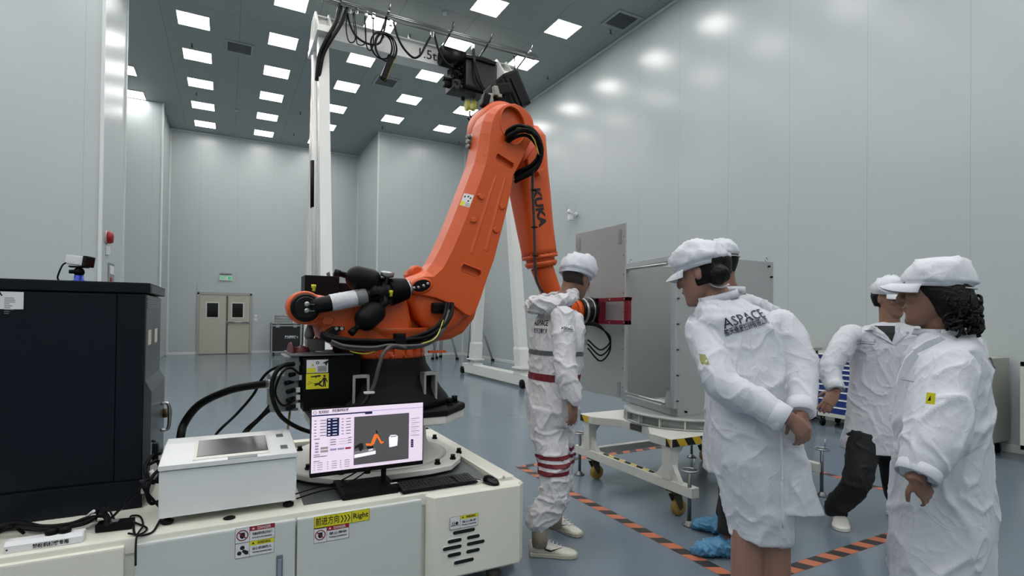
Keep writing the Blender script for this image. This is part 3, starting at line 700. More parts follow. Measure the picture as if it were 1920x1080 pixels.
# ---- ring gear
b = MB(); b.lathe([(.235, 1.155), (.252, 1.16), (.252, 1.185), (.24, 1.187), (.24, 1.225), (.256, 1.227), (.258, 1.255), (.25, 1.262), (.24, 1.30), (.25, 1.34)], (RC.x, RC.y, 0), Z, 64)
ring = b.build('slew_ring', ORG, rob)
b = MB().lathe([(.236, 1.187), (.236, 1.224)], (RC.x, RC.y, 0), Z, 64)
for q in range(20):
    a_ = 2*PI*q/20+.1; R3 = Matrix.Rotation(a_, 3, 'Z'); c_ = Vector((RC.x, RC.y, 1.2))+R3 @ Vector((.243, 0, 0))
    b.box(c_-Vector((.012, .022, .022)), c_+Vector((.012, .022, .022)), .003, R3)
b.build('ring_lugs', ORG, ring)
for q in range(20):
    a_ = 2*PI*(q+.5)/20+.1; c_ = Vector((RC.x, RC.y, 1.2))+Vector((math.cos(a_), math.sin(a_), 0))*.247
    MB().cyl(c_+Vector((0, 0, -.035)), c_+Vector((0, 0, -.01)), .01, n=10).build('ring_bolt', mat('robot_orange_dark', (170, 62, 24), .5), ring)
MB().box((1.09, 3.10, 1.185), (1.20, 3.13, 1.20), .003).build('stop_lug', ORG, rob)
# ---- rotating column
ys = 3.10
def mirrorless(*a): return a
wing = [(546, 575), (549, 560), (558, 551), (585, 551), (612, 556), (660, 560), (720, 556), (758, 552), (764, 575), (770, 610), (765, 640), (740, 652), (700, 657), (650, 657), (636, 650), (610, 636), (600, 616), (575, 603), (556, 594)]
pw = XZ(wing, ys)
b = loft([(3.02, inset(pw, .035)), (3.05, inset(pw, .012)), (3.09, pw), (3.47, pw), (3.51, inset(pw, .012)), (3.54, inset(pw, .035))])
body = [(640, 560), (762, 548), (800, 515), (850, 500), (890, 520), (903, 560), (893, 598), (872, 625), (849, 637), (810, 643), (787, 657), (640, 657)]
pw = XZ(body, 3.15); loft([(3.15, inset(pw, .03)), (3.17, inset(pw, .008)), (3.20, pw), (3.50, pw), (3.53, inset(pw, .03))], b)
col = b.build('rotating_column', ORG, rob)
b = MB(); c0 = Vector((1.17, 0, 1.50))
b.lathe([(.05, -.0), (.14, .003), (.165, .012), (.182, .03), (.190, .06), (.195, .34), (.18, .45)], (c0.x-.02, 3.06, c0.z-.0), Y, 48)
b.build('shoulder_housing', ORG, col)
# lug pads on the column side
b = MB(); pp = XZ([(602, 600), (607, 594), (622, 594), (627, 600), (622, 609), (607, 609)], 3.02); b.prism(pp, (0, 3.008, 0), X, Z, Y, .02, .004); b.build('lug_plate', ORG, col)
# front fairing around the waist
b = MB(); b.lathe([(.25, 1.255), (.262, 1.28), (.275, 1.31), (.30, 1.34)], (RC.x, RC.y, 0), Z, 48); b.build('waist_skirt', ORG, col)
# ---- counterbalance pivot
pv = aty(572, 577, 2.98)
b = MB(); b.lathe([(.088, .09), (.088, .0), (.080, -.012)], pv, Y, 40); b.build('pivot_boss', ORG, col)
# counterbalance unit
BK = mat('cylinder_black', (12, 12, 14), .42, bump=.05, bscale=100, spec=.16)
cb = MB(); e0 = pv+Vector((0, -.03, 0)); e1 = aty(765, 541, 2.99); ax_ = (e1-e0).normalized()
cb.lathe([(.066, .05), (.074, .03), (.074, .0), (.066, -.012)], e0, Y, 36)
L_ = (e1-e0).length
cb.lathe([(.040, .02), (.042, .06), (.042, L_*.62), (.052, L_*.63), (.055, L_*.68), (.050, L_*.72), (.062, L_*.73), (.064, L_*.80), (.05, L_*.82)], e0, ax_, 32)
cyl_ = cb.build('counterbalance_cylinder', BK, rob)
MB().lathe([(.058, -.014), (.058, -.020), (.052, -.022)], e0, Y, 36).build('pivot_cap', BLACKG, cyl_)
for dz in (.018, -.016):
    c_ = e0+Vector((.002, -.022, dz)); MB().lathe([(.013, 0), (.013, -.012), (.007, -.012), (.007, -.02)], c_, Y, 16).box(c_+Vector((.008, -.018, -.002)), c_+Vector((.035, -.014, .001))).build('grease_fitting', STEEL, cyl_)
bl = []; n_ = 9
for q in range(n_): bl += [(.062-.002*q*.6, L_*(.80+.19*q/n_)), (.080-.0022*q, L_*(.80+.19*(q+.5)/n_))]
MB().lathe(bl+[(.04, L_)], e0, ax_, 32).build('bellows', RUBBER, cyl_)
MB().lathe([(.035, L_*.97), (.045, L_*.985), (.045, L_*1.02)], e0, ax_, 24).build('rod_clamp', STEEL, cyl_)
def tank(pc, pe, r, name='gas_accumulator'):
    c_, e_ = pc, pe; a_ = (e_-c_); Lh = a_.length
    prof = [(0.004, -Lh)]+[(r*math.cos(t_), -Lh*.35-(r*.95)*math.sin(t_)) for t_ in [1.35, 1.1, .8, .5, .2, 0]]+[(r*math.cos(t_), Lh*.35+(r*.95)*math.sin(t_)) for t_ in [0, .2, .5, .8, 1.1, 1.35]]+[(r*.25, Lh*.35+r), (r*.22, Lh+.03), (r*.3, Lh+.03), (r*.3, Lh+.06), (.004, Lh+.062)]
    prof = [(a, max(h_, -Lh*.35-r*.97)) for a, h_ in prof]
    return MB().lathe(prof, c_, a_, 36).build(name, BLACK, cyl_)
tank(aty(682, 524, 3.0), aty(648, 516, 3.0), .068)
tank(aty(694, 592, 2.94), aty(672, 612, 2.92), .064)
b = MB(); b.tube([aty(718, 524, 3.0), aty(728, 528, 2.97), aty(728, 545, 2.95)], .018).tube([aty(712, 575, 2.94), aty(722, 568, 2.93), aty(722, 555, 2.95)], .02).box(aty(712, 570, 2.93), aty(733, 558, 2.97), .004)
b.cyl(aty(704, 558, 2.93), aty(700, 530, 2.99), .03); b.build('valve_block', BK, cyl_)
g0 = aty(724, 532, 2.95); gd = Vector((.25, -.55, .8)).normalized()
MB().lathe([(.012, 0), (.012, .035), (.036, .04), (.038, .066), (.033, .068)], g0, Vector((.1, -.05, 1)), 24).build('pressure_gauge', STEEL, cyl_)
MB().lathe([(.032, .0685), (.032, .0695)], g0, Vector((.1, -.05, 1)), 24).build('gauge_dial', PAPER, cyl_)
for u, v, y_ in ((588, 546, 2.93), (733, 556, 2.92)):
    p_ = aty(u, v, y_); MB().cyl(p_, p_+Vector((.002, -.002, .03)), .008).cyl(p_+Vector((0, 0, .018)), p_+Vector((.0, 0, .034)), .012, n=10).build('yellow_valve_cap', mat('cap_yellow', (205, 200, 40), .4), cyl_)
# paper instructions wrapped round the cylinder in plastic
a0, a1 = .38, .72
def wrapf(t_): return e0+ax_*(L_*t_)
b = MB(); rr_ = []
xx_, yy_, _ = basis(ax_)
for q in range(15):
    t_ = .22+.24*q/14; c_ = wrapf(t_); ring_ = []
    for k_ in range(20):
        a_ = 2*PI*k_/20; r_ = .046+.003*noise.noise(Vector((q*.9, k_*.8, 0)))
        ring_.append(c_+xx_*math.cos(a_)*r_+yy_*math.sin(a_)*r_)
    rr_.append(ring_)
b.rings(rr_, False); b.build('wrapped_instructions', mat('crumpled_paper', (196, 198, 204), .35, bump=.3, bscale=60), cyl_)
b = MB(); rr_ = []
for q in range(7):
    t_ = .46+.10*q/6; c_ = wrapf(t_)
    rr_.append([c_+xx_*math.cos(2*PI*k_/20)*(.047+.004*noise.noise(Vector((q*.9, k_*.8, 3))))+yy_*math.sin(2*PI*k_/20)*.047 for k_ in range(20)])
b.rings(rr_, False); b.build('plastic_wrap', mat('clear_plastic', (150, 152, 156), .15, alpha=.55), cyl_)
# ---- gear motor and bracket behind the column
b = MB(); p0, p1 = aty(566, 553, 3.55), aty(622, 523, 3.70); b.box((p0.x, 3.42, p0.z-.02), (p1.x, 3.6, p1.z), .006); b.build('axis_one_motor', BLACK, rob)
b = MB(); q_ = [(622, 553), (622, 535), (617, 525), (613, 512), (618, 509), (620, 519), (625, 519), (626, 511), (631, 512), (630, 522), (627, 532), (629, 553)]
b.prism(XZ(q_, 3.45), (0, 3.45, 0), X, Z, Y, .03, .002); b.build('lifting_eye', mat('cast_grey', (96, 98, 98), .5, .4), rob)
b = MB(); b.box(aty(636, 530, 3.5)+Vector((0, 0, 0)), aty(670, 556, 3.65), .01); b.build('motor_cover', BLACK, rob)
b = MB(); b.lathe([(.035, 0), (.045, .01), (.045, .06), (.03, .07)], aty(776, 512, 3.3), Vector((0, -1, 0)), 20)
b.prism(XZ([(764, 515), (768, 506), (780, 502), (800, 504), (790, 520), (770, 530)], 3.3), (0, 3.3, 0), X, Z, Y, .1, .01); b.build('stop_block', ORG, rob)

# ---- link arm
YA = 3.035
sil_ins = [(764, 537, .018), (768, 526, .018), (778, 518, .018), (792, 512, .02), (805, 506, .045), (817, 491, .055), (833, 461, .055), (855, 410, .055), (883, 337, .055), (897, 300, .052), (904, 268, .048), (907, 245, .044), (912, 222, .040), (920, 206, .036), (930, 197, .030), (941, 191, .024), (953, 189, .018), (966, 190, .014), (978, 196, .012), (988, 204, .010), (997, 214, .010), (1002, 225, .010), (1004, 237, .010), (1003, 250, .010), (1000, 262, .010), (993, 275, .010), (981, 302, .012), (966, 330, .012), (961, 358, .012), (952, 402, .012), (940, 448, .012), (929, 490, .012), (917, 522, .012), (905, 560, .012), (895, 586, .012), (883, 597, .012), (870, 592, .012), (849, 576, .012), (816, 562, .012), (786, 557, .015), (772, 551, .018)]
sil = [q_[:2] for q_ in sil_ins]; ps = XZ(sil, YA); ins = [q_[2] for q_ in sil_ins]
P1 = inset(ps, ins); P2 = inset(ps, [x*.12 for x in ins])
b = loft([(YA, inset(P1, .004)), (YA+.004, P1), (YA+.05, P2), (YA+.058, ps), (YA+.21, ps), (YA+.24, inset(ps, .02))])
arm = b.build('link_arm', ORG, rob)
cut = MB()
cp_ = aty(962, 235, YA); el = []
for q in range(28):
    a_ = 2*PI*q/28; rx_, rz_ = .092, .122
    rr = rx_*math.cos(a_); zz_ = rz_*math.sin(a_); 
    if zz_ < 0: rr *= 1-.18*(zz_/rz_)**2
    el.append((cp_.x+rr-.10*zz_, cp_.z+zz_))
EL = el; cut.prism(el, (0, YA-.05, 0), X, Z, Y, .083); boolean(arm, cut.build('cutter', ORG)); MB().tube([(x_, YA+.001, z_) for x_, z_ in EL], .0065, 8, 1, closed=True).build('recess_rim', ORG, arm); cut = MB()
def pocket(uc, vc, L2, H2, ang, dep):
    c_ = aty(uc, vc, YA); ca, sa = math.cos(ang), math.sin(ang)
    q_ = [(-L2, 0), (-L2*.85, H2), (L2*.85, H2), (L2, 0), (L2*.85, -H2), (-L2*.85, -H2)]
    pp_ = [(c_.x+x_*ca-z_*sa, c_.z+x_*sa+z_*ca) for x_, z_ in q_]
    cut.prism(pp_, (0, YA-.05, 0), X, Z, Y, .05+dep)
    MB().tube([(x_, YA+.001, z_) for x_, z_ in pp_], .004, 6, 0, closed=True).build('pocket_rim', ORG, arm)
pocket(947, 302, .072, .022, -.40, .028)
pocket(884, 507, .072, .024, -.30, .028)
cutter = cut.build('cutter', ORG); boolean(arm, cutter)
for f in arm.data.polygons: f.use_smooth = False
# small lifting lugs on the arm face
for u, v, a_ in ((901, 369, -.5), (942, 388, .5), (888, 413, .2), (929, 432, -.5)):
    c_ = aty(u, v, YA); m = MB(); m.M = Matrix.Translation((c_.x, YA, c_.z)) @ Matrix.Rotation(-a_, 4, 'Y')
    m.prism([(-.024, -.006), (-.016, .014), (.008, .018), (.024, .006), (.018, -.012), (-.004, -.016)], (0, -.012, 0), X, Z, Y, .016, .004)
    m.build('cast_boss', ORG, arm)
# raised spine on the face
for (ua, va, ub, vb, w_) in ((930, 330, 884, 475, .006), (948, 332, 912, 470, .006)):
    A_, B_ = aty(ua, va, YA), aty(ub, vb, YA); d_ = (B_-A_).normalized(); s_ = Vector((d_.z, 0, -d_.x))*w_*2.2
    MB().rings([[A_-s_+Vector((0, .003, 0)), A_+Vector((0, -.004, 0)), A_+s_+Vector((0, .003, 0))], [B_-s_*2+Vector((0, .003, 0)), B_+Vector((0, -.005, 0)), B_+s_*2+Vector((0, .003, 0))]], True, False).build('face_rib', ORG, arm)
# shoulder eye with connectors
c_ = aty(789, 536, YA)
def ell(cx_, cz_, a_, b_2, rot, n=28): return [(cx_+a_*math.cos(t_)*math.cos(rot)-b_2*math.sin(t_)*math.sin(rot), cz_+a_*math.cos(t_)*math.sin(rot)+b_2*math.sin(t_)*math.cos(rot)) for t_ in [2*PI*q/n for q in range(n)]]
eye = MB().prism(ell(c_.x, c_.z, .075, .048, .25), (0, YA-.014, 0), X, Z, Y, .03, .01).build('connector_boss', ORG, arm)
MB().prism(ell(c_.x, c_.z, .056, .034, .3), (0, YA-.018, 0), X, Z, Y, .01, .002).build('connector_plate', BLACK, eye)
for u, v in ((776, 540), (784, 539), (794, 536), (802, 532)):
    q_ = aty(u, v, YA-.02); MB().lathe([(.009, 0), (.009, -.006), (.005, -.006), (.005, -.014)], q_, Y, 12).build('air_fitting', STEEL, eye)
# stickers
a_ = aty(876, 370, YA+.02); d_ = (aty(897, 300, YA)-aty(855, 410, YA)).normalized()
un = Vector((d_.z, 0, -d_.x)).normalized()
# sits on the sloping chamfer of the arm
i_a, i_b = 7, 8
F0 = Vector((P1[i_a][0], YA+.004, P1[i_a][1])); F1 = Vector((P1[i_b][0], YA+.004, P1[i_b][1])); G0 = Vector((P2[i_a][0], YA+.05, P2[i_a][1])); G1 = Vector((P2[i_b][0], YA+.05, P2[i_b][1]))
Vv = (F1-F0).normalized(); Uu = (F0-G0); Uu = (Uu-Vv*Uu.dot(Vv)).normalized(); Nn = Uu.cross(Vv)
C_ = (F0*.45+F1*.55)*.5+(G0*.45+G1*.55)*.5
m = MB(); m.prism([(-.034, -.042), (.034, -.042), (.034, .042), (-.034, .042)], C_+Nn*.0006, Uu, Vv, Nn, .0012); st = m.build('info_sticker', PAPER, arm)
m = MB(); m.prism([(-.033, -.041), (-.006, -.041), (-.006, -.012), (-.033, -.012)], C_+Nn*.0018, Uu, Vv, Nn, .0006); m.build('yellow_field', YEL, st)
m = MB()
for x_, z_ in ((-.02, .02), (.002, .025), (.02, .018), (.012, -.004)): m.prism([(x_-.006, z_-.006), (x_+.006, z_-.004), (x_+.004, z_+.008), (x_-.004, z_+.006)], C_+Nn*.0018, Uu, Vv, Nn, .0006)
for q in range(4): m.prism([(0, -.02-q*.006), (.03, -.02-q*.006), (.03, -.018-q*.006), (0, -.018-q*.006)], C_+Nn*.0018, Uu, Vv, Nn, .0006)
m.build('pictogram', INK, st)

# ---- elbow housing, forearm
ex = Vector((1.70, 3.28, 2.62))
b = MB(); b.lathe([(.10, -.01), (.165, .0), (.185, .03), (.19, .22), (.17, .27), (.12, .29)], (1.655, 3.22, 2.70), Y, 40)
b.sphere((1.63, 3.36, 2.62), .17, (1, .8, 1.05), 24)
elb = b.build('elbow_housing', ORG, rob)
fp = [aty(992, 275, 3.33), aty(984, 385, 3.32), aty(1004, 455, 3.3), aty(1013, 487, 3.3)]
ft = aty(972, 250, 3.36)
ax2 = (fp[3]-ft).normalized(); s1 = Vector((ax2.z, 0, -ax2.x)); s1 = s1 if s1.x > 0 else -s1
LF = (fp[3]-ft).length
def fring(t_, hw, hd, sq=3.2, n=32, off=0):
    c_ = ft+ax2*(LF*t_)+s1*off; out = []
    for k_ in range(n):
        a_ = 2*PI*k_/n; ca, sa = math.cos(a_), math.sin(a_); k2 = (abs(ca)**sq+abs(sa)**sq)**(-1/sq)
        out.append(c_+s1*(ca*k2*hw)+Y*(sa*k2*hd))
    return out
b = MB(); b.rings([fring(-.02, .10, .13, off=.03), fring(.06, .145, .15, off=.03), fring(.3, .135, .145, off=.015), fring(.5, .128, .14, off=.008), fring(.75, .118, .125), fring(.92, .120, .125, 2.4), fring(.965, .122, .125, 2.1)])
fore = b.build('forearm', ORG, rob)
b = MB(); b.rings([fring(.965, .13, .13, 2), fring(.99, .13, .13, 2), fring(.992, .105, .105, 2), fring(1.015, .105, .105, 2), fring(1.017, .118, .118, 2), fring(1.04, .116, .116, 2), fring(1.06, .10, .10, 2)]); b.build('forearm_flange', ORG, fore)
b = MB()
for q in range(24):
    a_ = 2*PI*q/24; c_ = ft+ax2*(LF*.955)+s1*math.cos(a_)*.124+Y*math.sin(a_)*.124; b.cyl(c_, c_+ax2*.015, .007, n=8)
b.build('flange_bolts', mat('robot_orange_dark', (170, 62, 24), .5), fore)
b = MB(); wr = Vector((2.13, 3.28, 1.46)); ts = ft+ax2*(LF*1.05)
b.tube([ts, ts+(wr-ts)*.5, wr+Vector((-.02, 0, .05))], lambda t_: .082-.012*t_, 24, 6)
b.sphere(wr, .095, (1, 1.05, 1), 28)
b.cyl(wr, wr+Vector((.17, 0, 0)), .07, .066, 32)
wri = b.build('wrist', ORG, rob)
# KUKA lettering down the forearm
yl = 3.165
A_, B_ = aty(1008, 352, yl), aty(1021, 425, yl)
dn = (B_-A_).normalized(); upv = Vector((dn.z, 0, -dn.x)); upv = upv if upv.x > 0 else -upv
FRN = dn.cross(upv)
mt_ = text('lettering', 'KUKA', .085, (A_+B_)/2+Vector((0, -.0, 0)), dn, upv, INK, fore, bold=.004, fitw=(B_-A_).length, depth=.003)
drape(mt_, fore, Vector((0, -1, 0)), (A_+B_)/2, .002, .3)
# motors on the elbow
MBK = mat('motor_black', (16, 17, 20), .45, spec=.2)
def obox(c0_, c1_, wx, dy, name, m, parent, bev=.01):
    a_ = (c1_-c0_); L2_ = a_.length; a_.normalize(); sx_ = Vector((a_.z, 0, -a_.x))
    R = Matrix((( sx_.x, 0, a_.x), (sx_.y, 1, a_.y), (sx_.z, 0, a_.z)))
    mb_ = MB(); c_ = (c0_+c1_)/2; mb_.box(c_-Vector((wx/2, dy/2, L2_/2)), c_+Vector((wx/2, dy/2, L2_/2)), bev, R); return mb_.build(name, m, parent)
mo = obox(aty(975, 205, 3.48), aty(948, 140, 3.48), .13, .15, 'axis_four_motor', MBK, elb, .02)
for k_ in range(3):
    o_ = Vector((.034*(k_-1), 0, .012*(k_-1)))
    obox(aty(973, 200, 3.40)+o_, aty(950, 147, 3.40)+o_, .012, .012, 'motor_rib', mat('rib_grey', (24, 25, 29), .5, spec=.2), mo, .003)
obox(aty(930, 205, 3.42), aty(926, 165, 3.42), .11, .14, 'axis_five_motor', MBK, elb, .015)
obox(aty(943, 180, 3.36), aty(938, 160, 3.36), .10, .10, 'motor_junction', MBK, elb, .01)
for u, v in ((914, 190), (930, 172), (936, 176), (920, 186)):
    obox(aty(u, v+8, 3.33), aty(u-2, v-10, 3.33), .034, .035, 'silver_connector', mat('connector_metal', (140, 140, 132), .35, .8), elb, .006)
obox(aty(907, 200, 3.30), aty(912, 178, 3.30), .05, .06, 'cable_gland', BLACK, elb, .01)
for v in (262, 271, 280):
    c_ = aty(894, v, 3.25); d_ = Vector((-1, -.25, .05)).normalized()
    MB().cyl(c_, c_+d_*.06, .02).cyl(c_+d_*.05, c_+d_*.085, .014).build('side_connector', mat('connector_metal', (140, 140, 132), .35, .8), elb)
MB().box(aty(888, 256, 3.24), aty(897, 288, 3.30), .01).build('connector_block', BLACK, elb)
b = MB(); pq = XZ([(985, 300), (1001, 277), (1004, 290), (998, 305), (987, 318)], 3.2); b.prism(pq, (0, 3.17, 0), X, Z, Y, .08, .005); b.build('hose_bracket', ORG, elb)
b = MB(); pq = XZ([(1000, 325), (1012, 318), (1012, 326), (1003, 333)], 3.2); b.prism(pq, (0, 3.14, 0), X, Z, Y, .08, .003); b.build('hose_bracket', ORG, elb)
# ---- hoses at the elbow
YW = mat('hose_yellow', (196, 190, 70), .4)
def hoses(parent, pts, r, n, spread, name='hose', m=RUBBER, ysp=.012, seed=1):
    random.seed(seed)
    for q in range(n):
        o_ = Vector((random.uniform(-spread, spread), random.uniform(-ysp, ysp), random.uniform(-spread, spread)))
        MB().tube([p_+o_*(1+.3*random.uniform(-1, 1)) for p_ in pts], r, 8, 5).build(name, m, parent)
pts = [aty(951, 262, 3.06), aty(955, 254, 3.0), aty(972, 245, 2.97), aty(990, 246, 2.97), aty(1006, 258, 2.98), aty(1014, 280, 3.0), aty(1010, 303, 3.03), aty(998, 318, 3.06), aty(982, 327, 3.10), aty(966, 334, 3.14)]
hoses(rob, pts, .011, 8, .022, seed=4, ysp=.03)
hoses(rob, [aty(951, 258, 3.05), aty(968, 240, 2.955), aty(988, 244, 2.94), aty(1003, 262, 2.95), aty(1012, 290, 2.97)], .004, 1, .0, 'earth_wire', YW)
pts = [aty(1008, 302, 3.05), aty(1000, 320, 3.06), aty(999, 355, 3.10), aty(1001, 400, 3.12), aty(1003, 460, 3.13), aty(1004, 500, 3.14), aty(1008, 530, 3.17), aty(1022, 552, 3.2)]
hoses(rob, pts, .0075, 2, .007, 'forearm_cable', mat('cable_grey', (58, 56, 58), .45), seed=9)
for u, v, y_ in ((1001, 357, 3.1), (1002, 426, 3.12), (1004, 480, 3.13), (1012, 292, 2.99), (1000, 316, 3.05)):
    c_ = aty(u, v, y_); MB().box(c_-Vector((.018, .014, .004)), c_+Vector((.018, .014, .004)), .002).build('cable_tie', BLACK, rob)
# ---- dress pack round the waist
pts = [aty(610, 628, 2.93), aty(622, 637, 2.90), aty(660, 643, 2.88), aty(710, 643, 2.87), aty(755, 641, 2.87), aty(795, 634, 2.88), aty(820, 618, 2.90), aty(836, 596, 2.94), aty(842, 572, 3.0)]
hoses(rob, pts, .010, 10, .024, 'dress_hose', seed=2, ysp=.03)
pts2 = [aty(622, 642, 2.88), aty(650, 652, 2.86), aty(700, 655, 2.84), aty(730, 650, 2.84), aty(760, 652, 2.84), aty(795, 648, 2.85), aty(818, 635, 2.87), aty(832, 614, 2.9), aty(842, 585, 2.96)]
hoses(rob, pts2, .008, 3, .012, 'dress_hose', mat('hose_grey', (74, 72, 72), .4), seed=3)
hoses(rob, [aty(648, 650, 2.86), aty(662, 660, 2.85), aty(690, 663, 2.84), aty(712, 654, 2.83)], .0035, 1, 0, 'earth_wire', YW)
hoses(rob, [aty(790, 645, 2.83), aty(815, 636, 2.83), aty(826, 618, 2.86), aty(832, 600, 2.9)], .0035, 1, 0, 'earth_wire', YW)
pts3 = [aty(760, 652, 2.82), aty(735, 648, 2.81), aty(718, 662, 2.80), aty(708, 690, 2.80), aty(700, 720, 2.82), aty(690, 742, 2.84), aty(678, 760, 2.90), aty(670, 775, 3.0)]
hoses(rob, pts3, .010, 2, .011, 'riser_hose', mat('hose_grey', (74, 72, 72), .4), seed=6)
c_ = aty(692, 736, 2.82); MB().box(c_-Vector((.026, .016, .005)), c_+Vector((.026, .016, .005)), .002).build('cable_tie', PAPER, rob)
c_ = aty(612, 622, 2.96); b = MB(); b.prism(XZ([(609, 640), (613, 620), (625, 612), (643, 612), (644, 618), (632, 621), (628, 634), (622, 644)], 2.97), (0, 2.93, 0), X, Z, Y, .09, .004); hb_ = b.build('hose_clamp_bracket', BLACK, rob)
for u in (631, 641): MB().cyl(aty(u, 616, 2.93), aty(u, 616, 2.922), .009, n=14).build('bracket_bolt', STEEL, hb_)
c_ = aty(749, 637, 2.86); MB().box(c_-Vector((.03, .03, .035)), c_+Vector((.03, .03, .035)), .01).build('hose_clamp', BLACK, rob)
c_ = aty(824, 577, 3.05); MB().box(c_-Vector((.05, .03, .035)), c_+Vector((.04, .05, .03)), .015).build('outlet_block', BLACK, rob)
# ---- connector box at the rear of the base
bx = MB(); f0, f1 = aty(571, 772, 2.99), aty(568, 672, 2.99)
bx.prism([(f1.x, f1.z), (f0.x-.005, f0.z), (.66, .90), (.66, 1.19), (f1.x, f1.z)][:4], (0, 2.99, 0), X, Z, Y, .42, .006)
jb = bx.build('connector_box', BLACK, rob)
bx = MB(); bx.box((.30, 3.0, 1.192), (.62, 3.40, 1.20), .002); bx.build('box_cover', mat('galvanised', (112, 116, 118), .4, .7), jb)
def face_sticker(u0, v0, u1, v1, m, name):
    a_, c2 = aty(u0, v0, 2.989), aty(u1, v1, 2.989); return MB().box((a_.x, 2.9875, c2.z), (c2.x, 2.9892, a_.z)).build(name, m, jb), a_, c2
s_, a_, c2 = face_sticker(575, 675, 615, 698, PAPER, 'info_sticker')
tri(s_, a_.x+.03, a_.z-.028, .008, 2.9874, mat('tri_gold', (190, 170, 40), .5))
MB().box((a_.x+.002, 2.987, c2.z+.002), (a_.x+.045, 2.9874, c2.z+.026)).build('yellow_field', YEL, s_)
m = MB(); m.lathe([(.008, 0), (.008, -.0004), (.004, -.0004), (.004, 0)], ((a_.x+c2.x)/2, 2.9874, a_.z-.016), Y, 16, False); m.prism([(0, 0), (.02, .012), (.035, .016), (.03, .004), (.02, -.014), (.012, .0)], (a_.x+.078, 2.9872, a_.z-.02), X, Z, Y, .0003)
for q in range(6): m.box((a_.x+.055, 2.987, c2.z+.006+q*.005), (c2.x-.008, 2.9874, c2.z+.0085+q*.005))
m.build('pictogram', INK, s_)
s_, a_, c2 = face_sticker(574, 701, 616, 728, YEL, 'danger_sticker')
m = MB(); mx_ = c2.x-.022; mz_ = (a_.z+c2.z)/2
m.lathe([(.006, 0), (.006, -.0004)], (mx_, 2.9874, mz_+.026), Y, 14); m.prism([(-.006, .018), (.006, .018), (.018, -.004), (.014, -.008), (.006, .006), (.008, -.032), (.002, -.032), (0, -.008), (-.002, -.032), (-.008, -.032), (-.006, .006), (-.014, -.008), (-.018, -.004)], (mx_, 2.987, mz_), X, Z, Y, .0004)
m.prism([(0, .0), (.03, .004), (.034, .014), (.044, .01), (.036, -.004), (.05, -.014), (.044, -.02), (.026, -.008), (.006, -.014), (.01, -.004)], (a_.x+.035, 2.987, mz_-.012), X, Z, Y, .0004)
m.prism([(0, 0), (.05, .006), (.05, -.003), (.03, -.004), (.028, -.012), (.022, -.004), (0, -.006)], (a_.x+.022, 2.987, a_.z-.014), X, Z, Y, .0004)
for x_, z_ in ((.01, -.045), (.02, -.05), (.006, -.055)): m.box((a_.x+x_, 2.987, a_.z+z_), (a_.x+x_+.014, 2.9874, a_.z+z_+.002))
m.build('pictogram', INK, s_)
# plug field left of the box
gx = MB(); p_ = aty(548, 765, 3.05); gx.box((.21, 3.04, .90), (.345, 3.34, 1.09), .008); gx.box((.275, 3.02, 1.06), (.345, 3.3, 1.19), .008)
pf = gx.build('plug_panel', mat('plug_grey', (118, 122, 124), .45, .5), jb)
for u, v in ((551, 731), (551, 747), (551, 762), (556, 700), (548, 715)):
    c_ = aty(u, v, 3.04); MB().cyl(c_, c_+Vector((-.035, -.035, -.004)), .012, n=12).build('plug', BLACK, pf)
for u, v in ((559, 731), (559, 745), (559, 760), (562, 708)):
    c_ = aty(u, v, 3.036); MB().box(c_-Vector((.010, .002, .013)), c_+Vector((.010, .003, .013)), .001).build('plug_label', PAPER, pf)
for u, v in ((548, 690), (556, 682), (541, 706), (537, 741)):
    c_ = aty(u, v, 3.08); MB().box(c_-Vector((.028, .02, .01)), c_+Vector((.02, .02, .012)), .004).build('plug_housing', STEEL, pf)
# grease pump, sight glass and stack lamp behind the box
b = MB(); c_ = aty(590, 662, 3.3); b.box((c_.x-.05, 3.25, 1.2), (c_.x+.05, 3.35, 1.27), .008); b.lathe([(.022, 1.27), (.03, 1.29), (.02, 1.33), (.012, 1.35)], (c_.x-.03, 3.3, 0), Z, 16); b.build('pump_block', GREYP, jb)
c_ = aty(550, 662, 3.2); b = MB(); b.lathe([(.06, 0), (.062, .008), (.03, .012), (.035, .05), (.045, .06), (.03, .10)], c_+Vector((-.02, 0, 0)), Vector((1, .15, 0)), 24); b.build('brake_release_wheel', mat('dark_red_plastic', (96, 42, 46), .45), jb)
b = MB(); c_ = aty(593, 640, 3.3); b.sphere(c_+Vector((.0, 0, 0)), .018, (1, 1, 1.4), 12); b.build('brass_cap', mat('brass', (190, 140, 50), .3, .7), jb)
b = MB(); c_ = aty(577, 645, 3.35); b.cyl(c_+Vector((0, 0, -.03)), c_+Vector((0, 0, .05)), .011, n=14); b.build('lamp_stem', mat('lamp_dark_red', (70, 26, 24), .4), jb)
MB().lathe([(.07, 1.20), (.07, 1.208), (.02, 1.21)], (aty(615, 668, 3.15).x, 3.15, 0), Z, 28).build('round_cover', mat('galvanised', (112, 116, 118), .4, .7), jb)
MB().cyl((aty(631, 665, 3.1).x, 3.1, 1.2), (aty(631, 665, 3.1).x, 3.1, 1.26), .022).build('black_bushing', BLACK, jb)

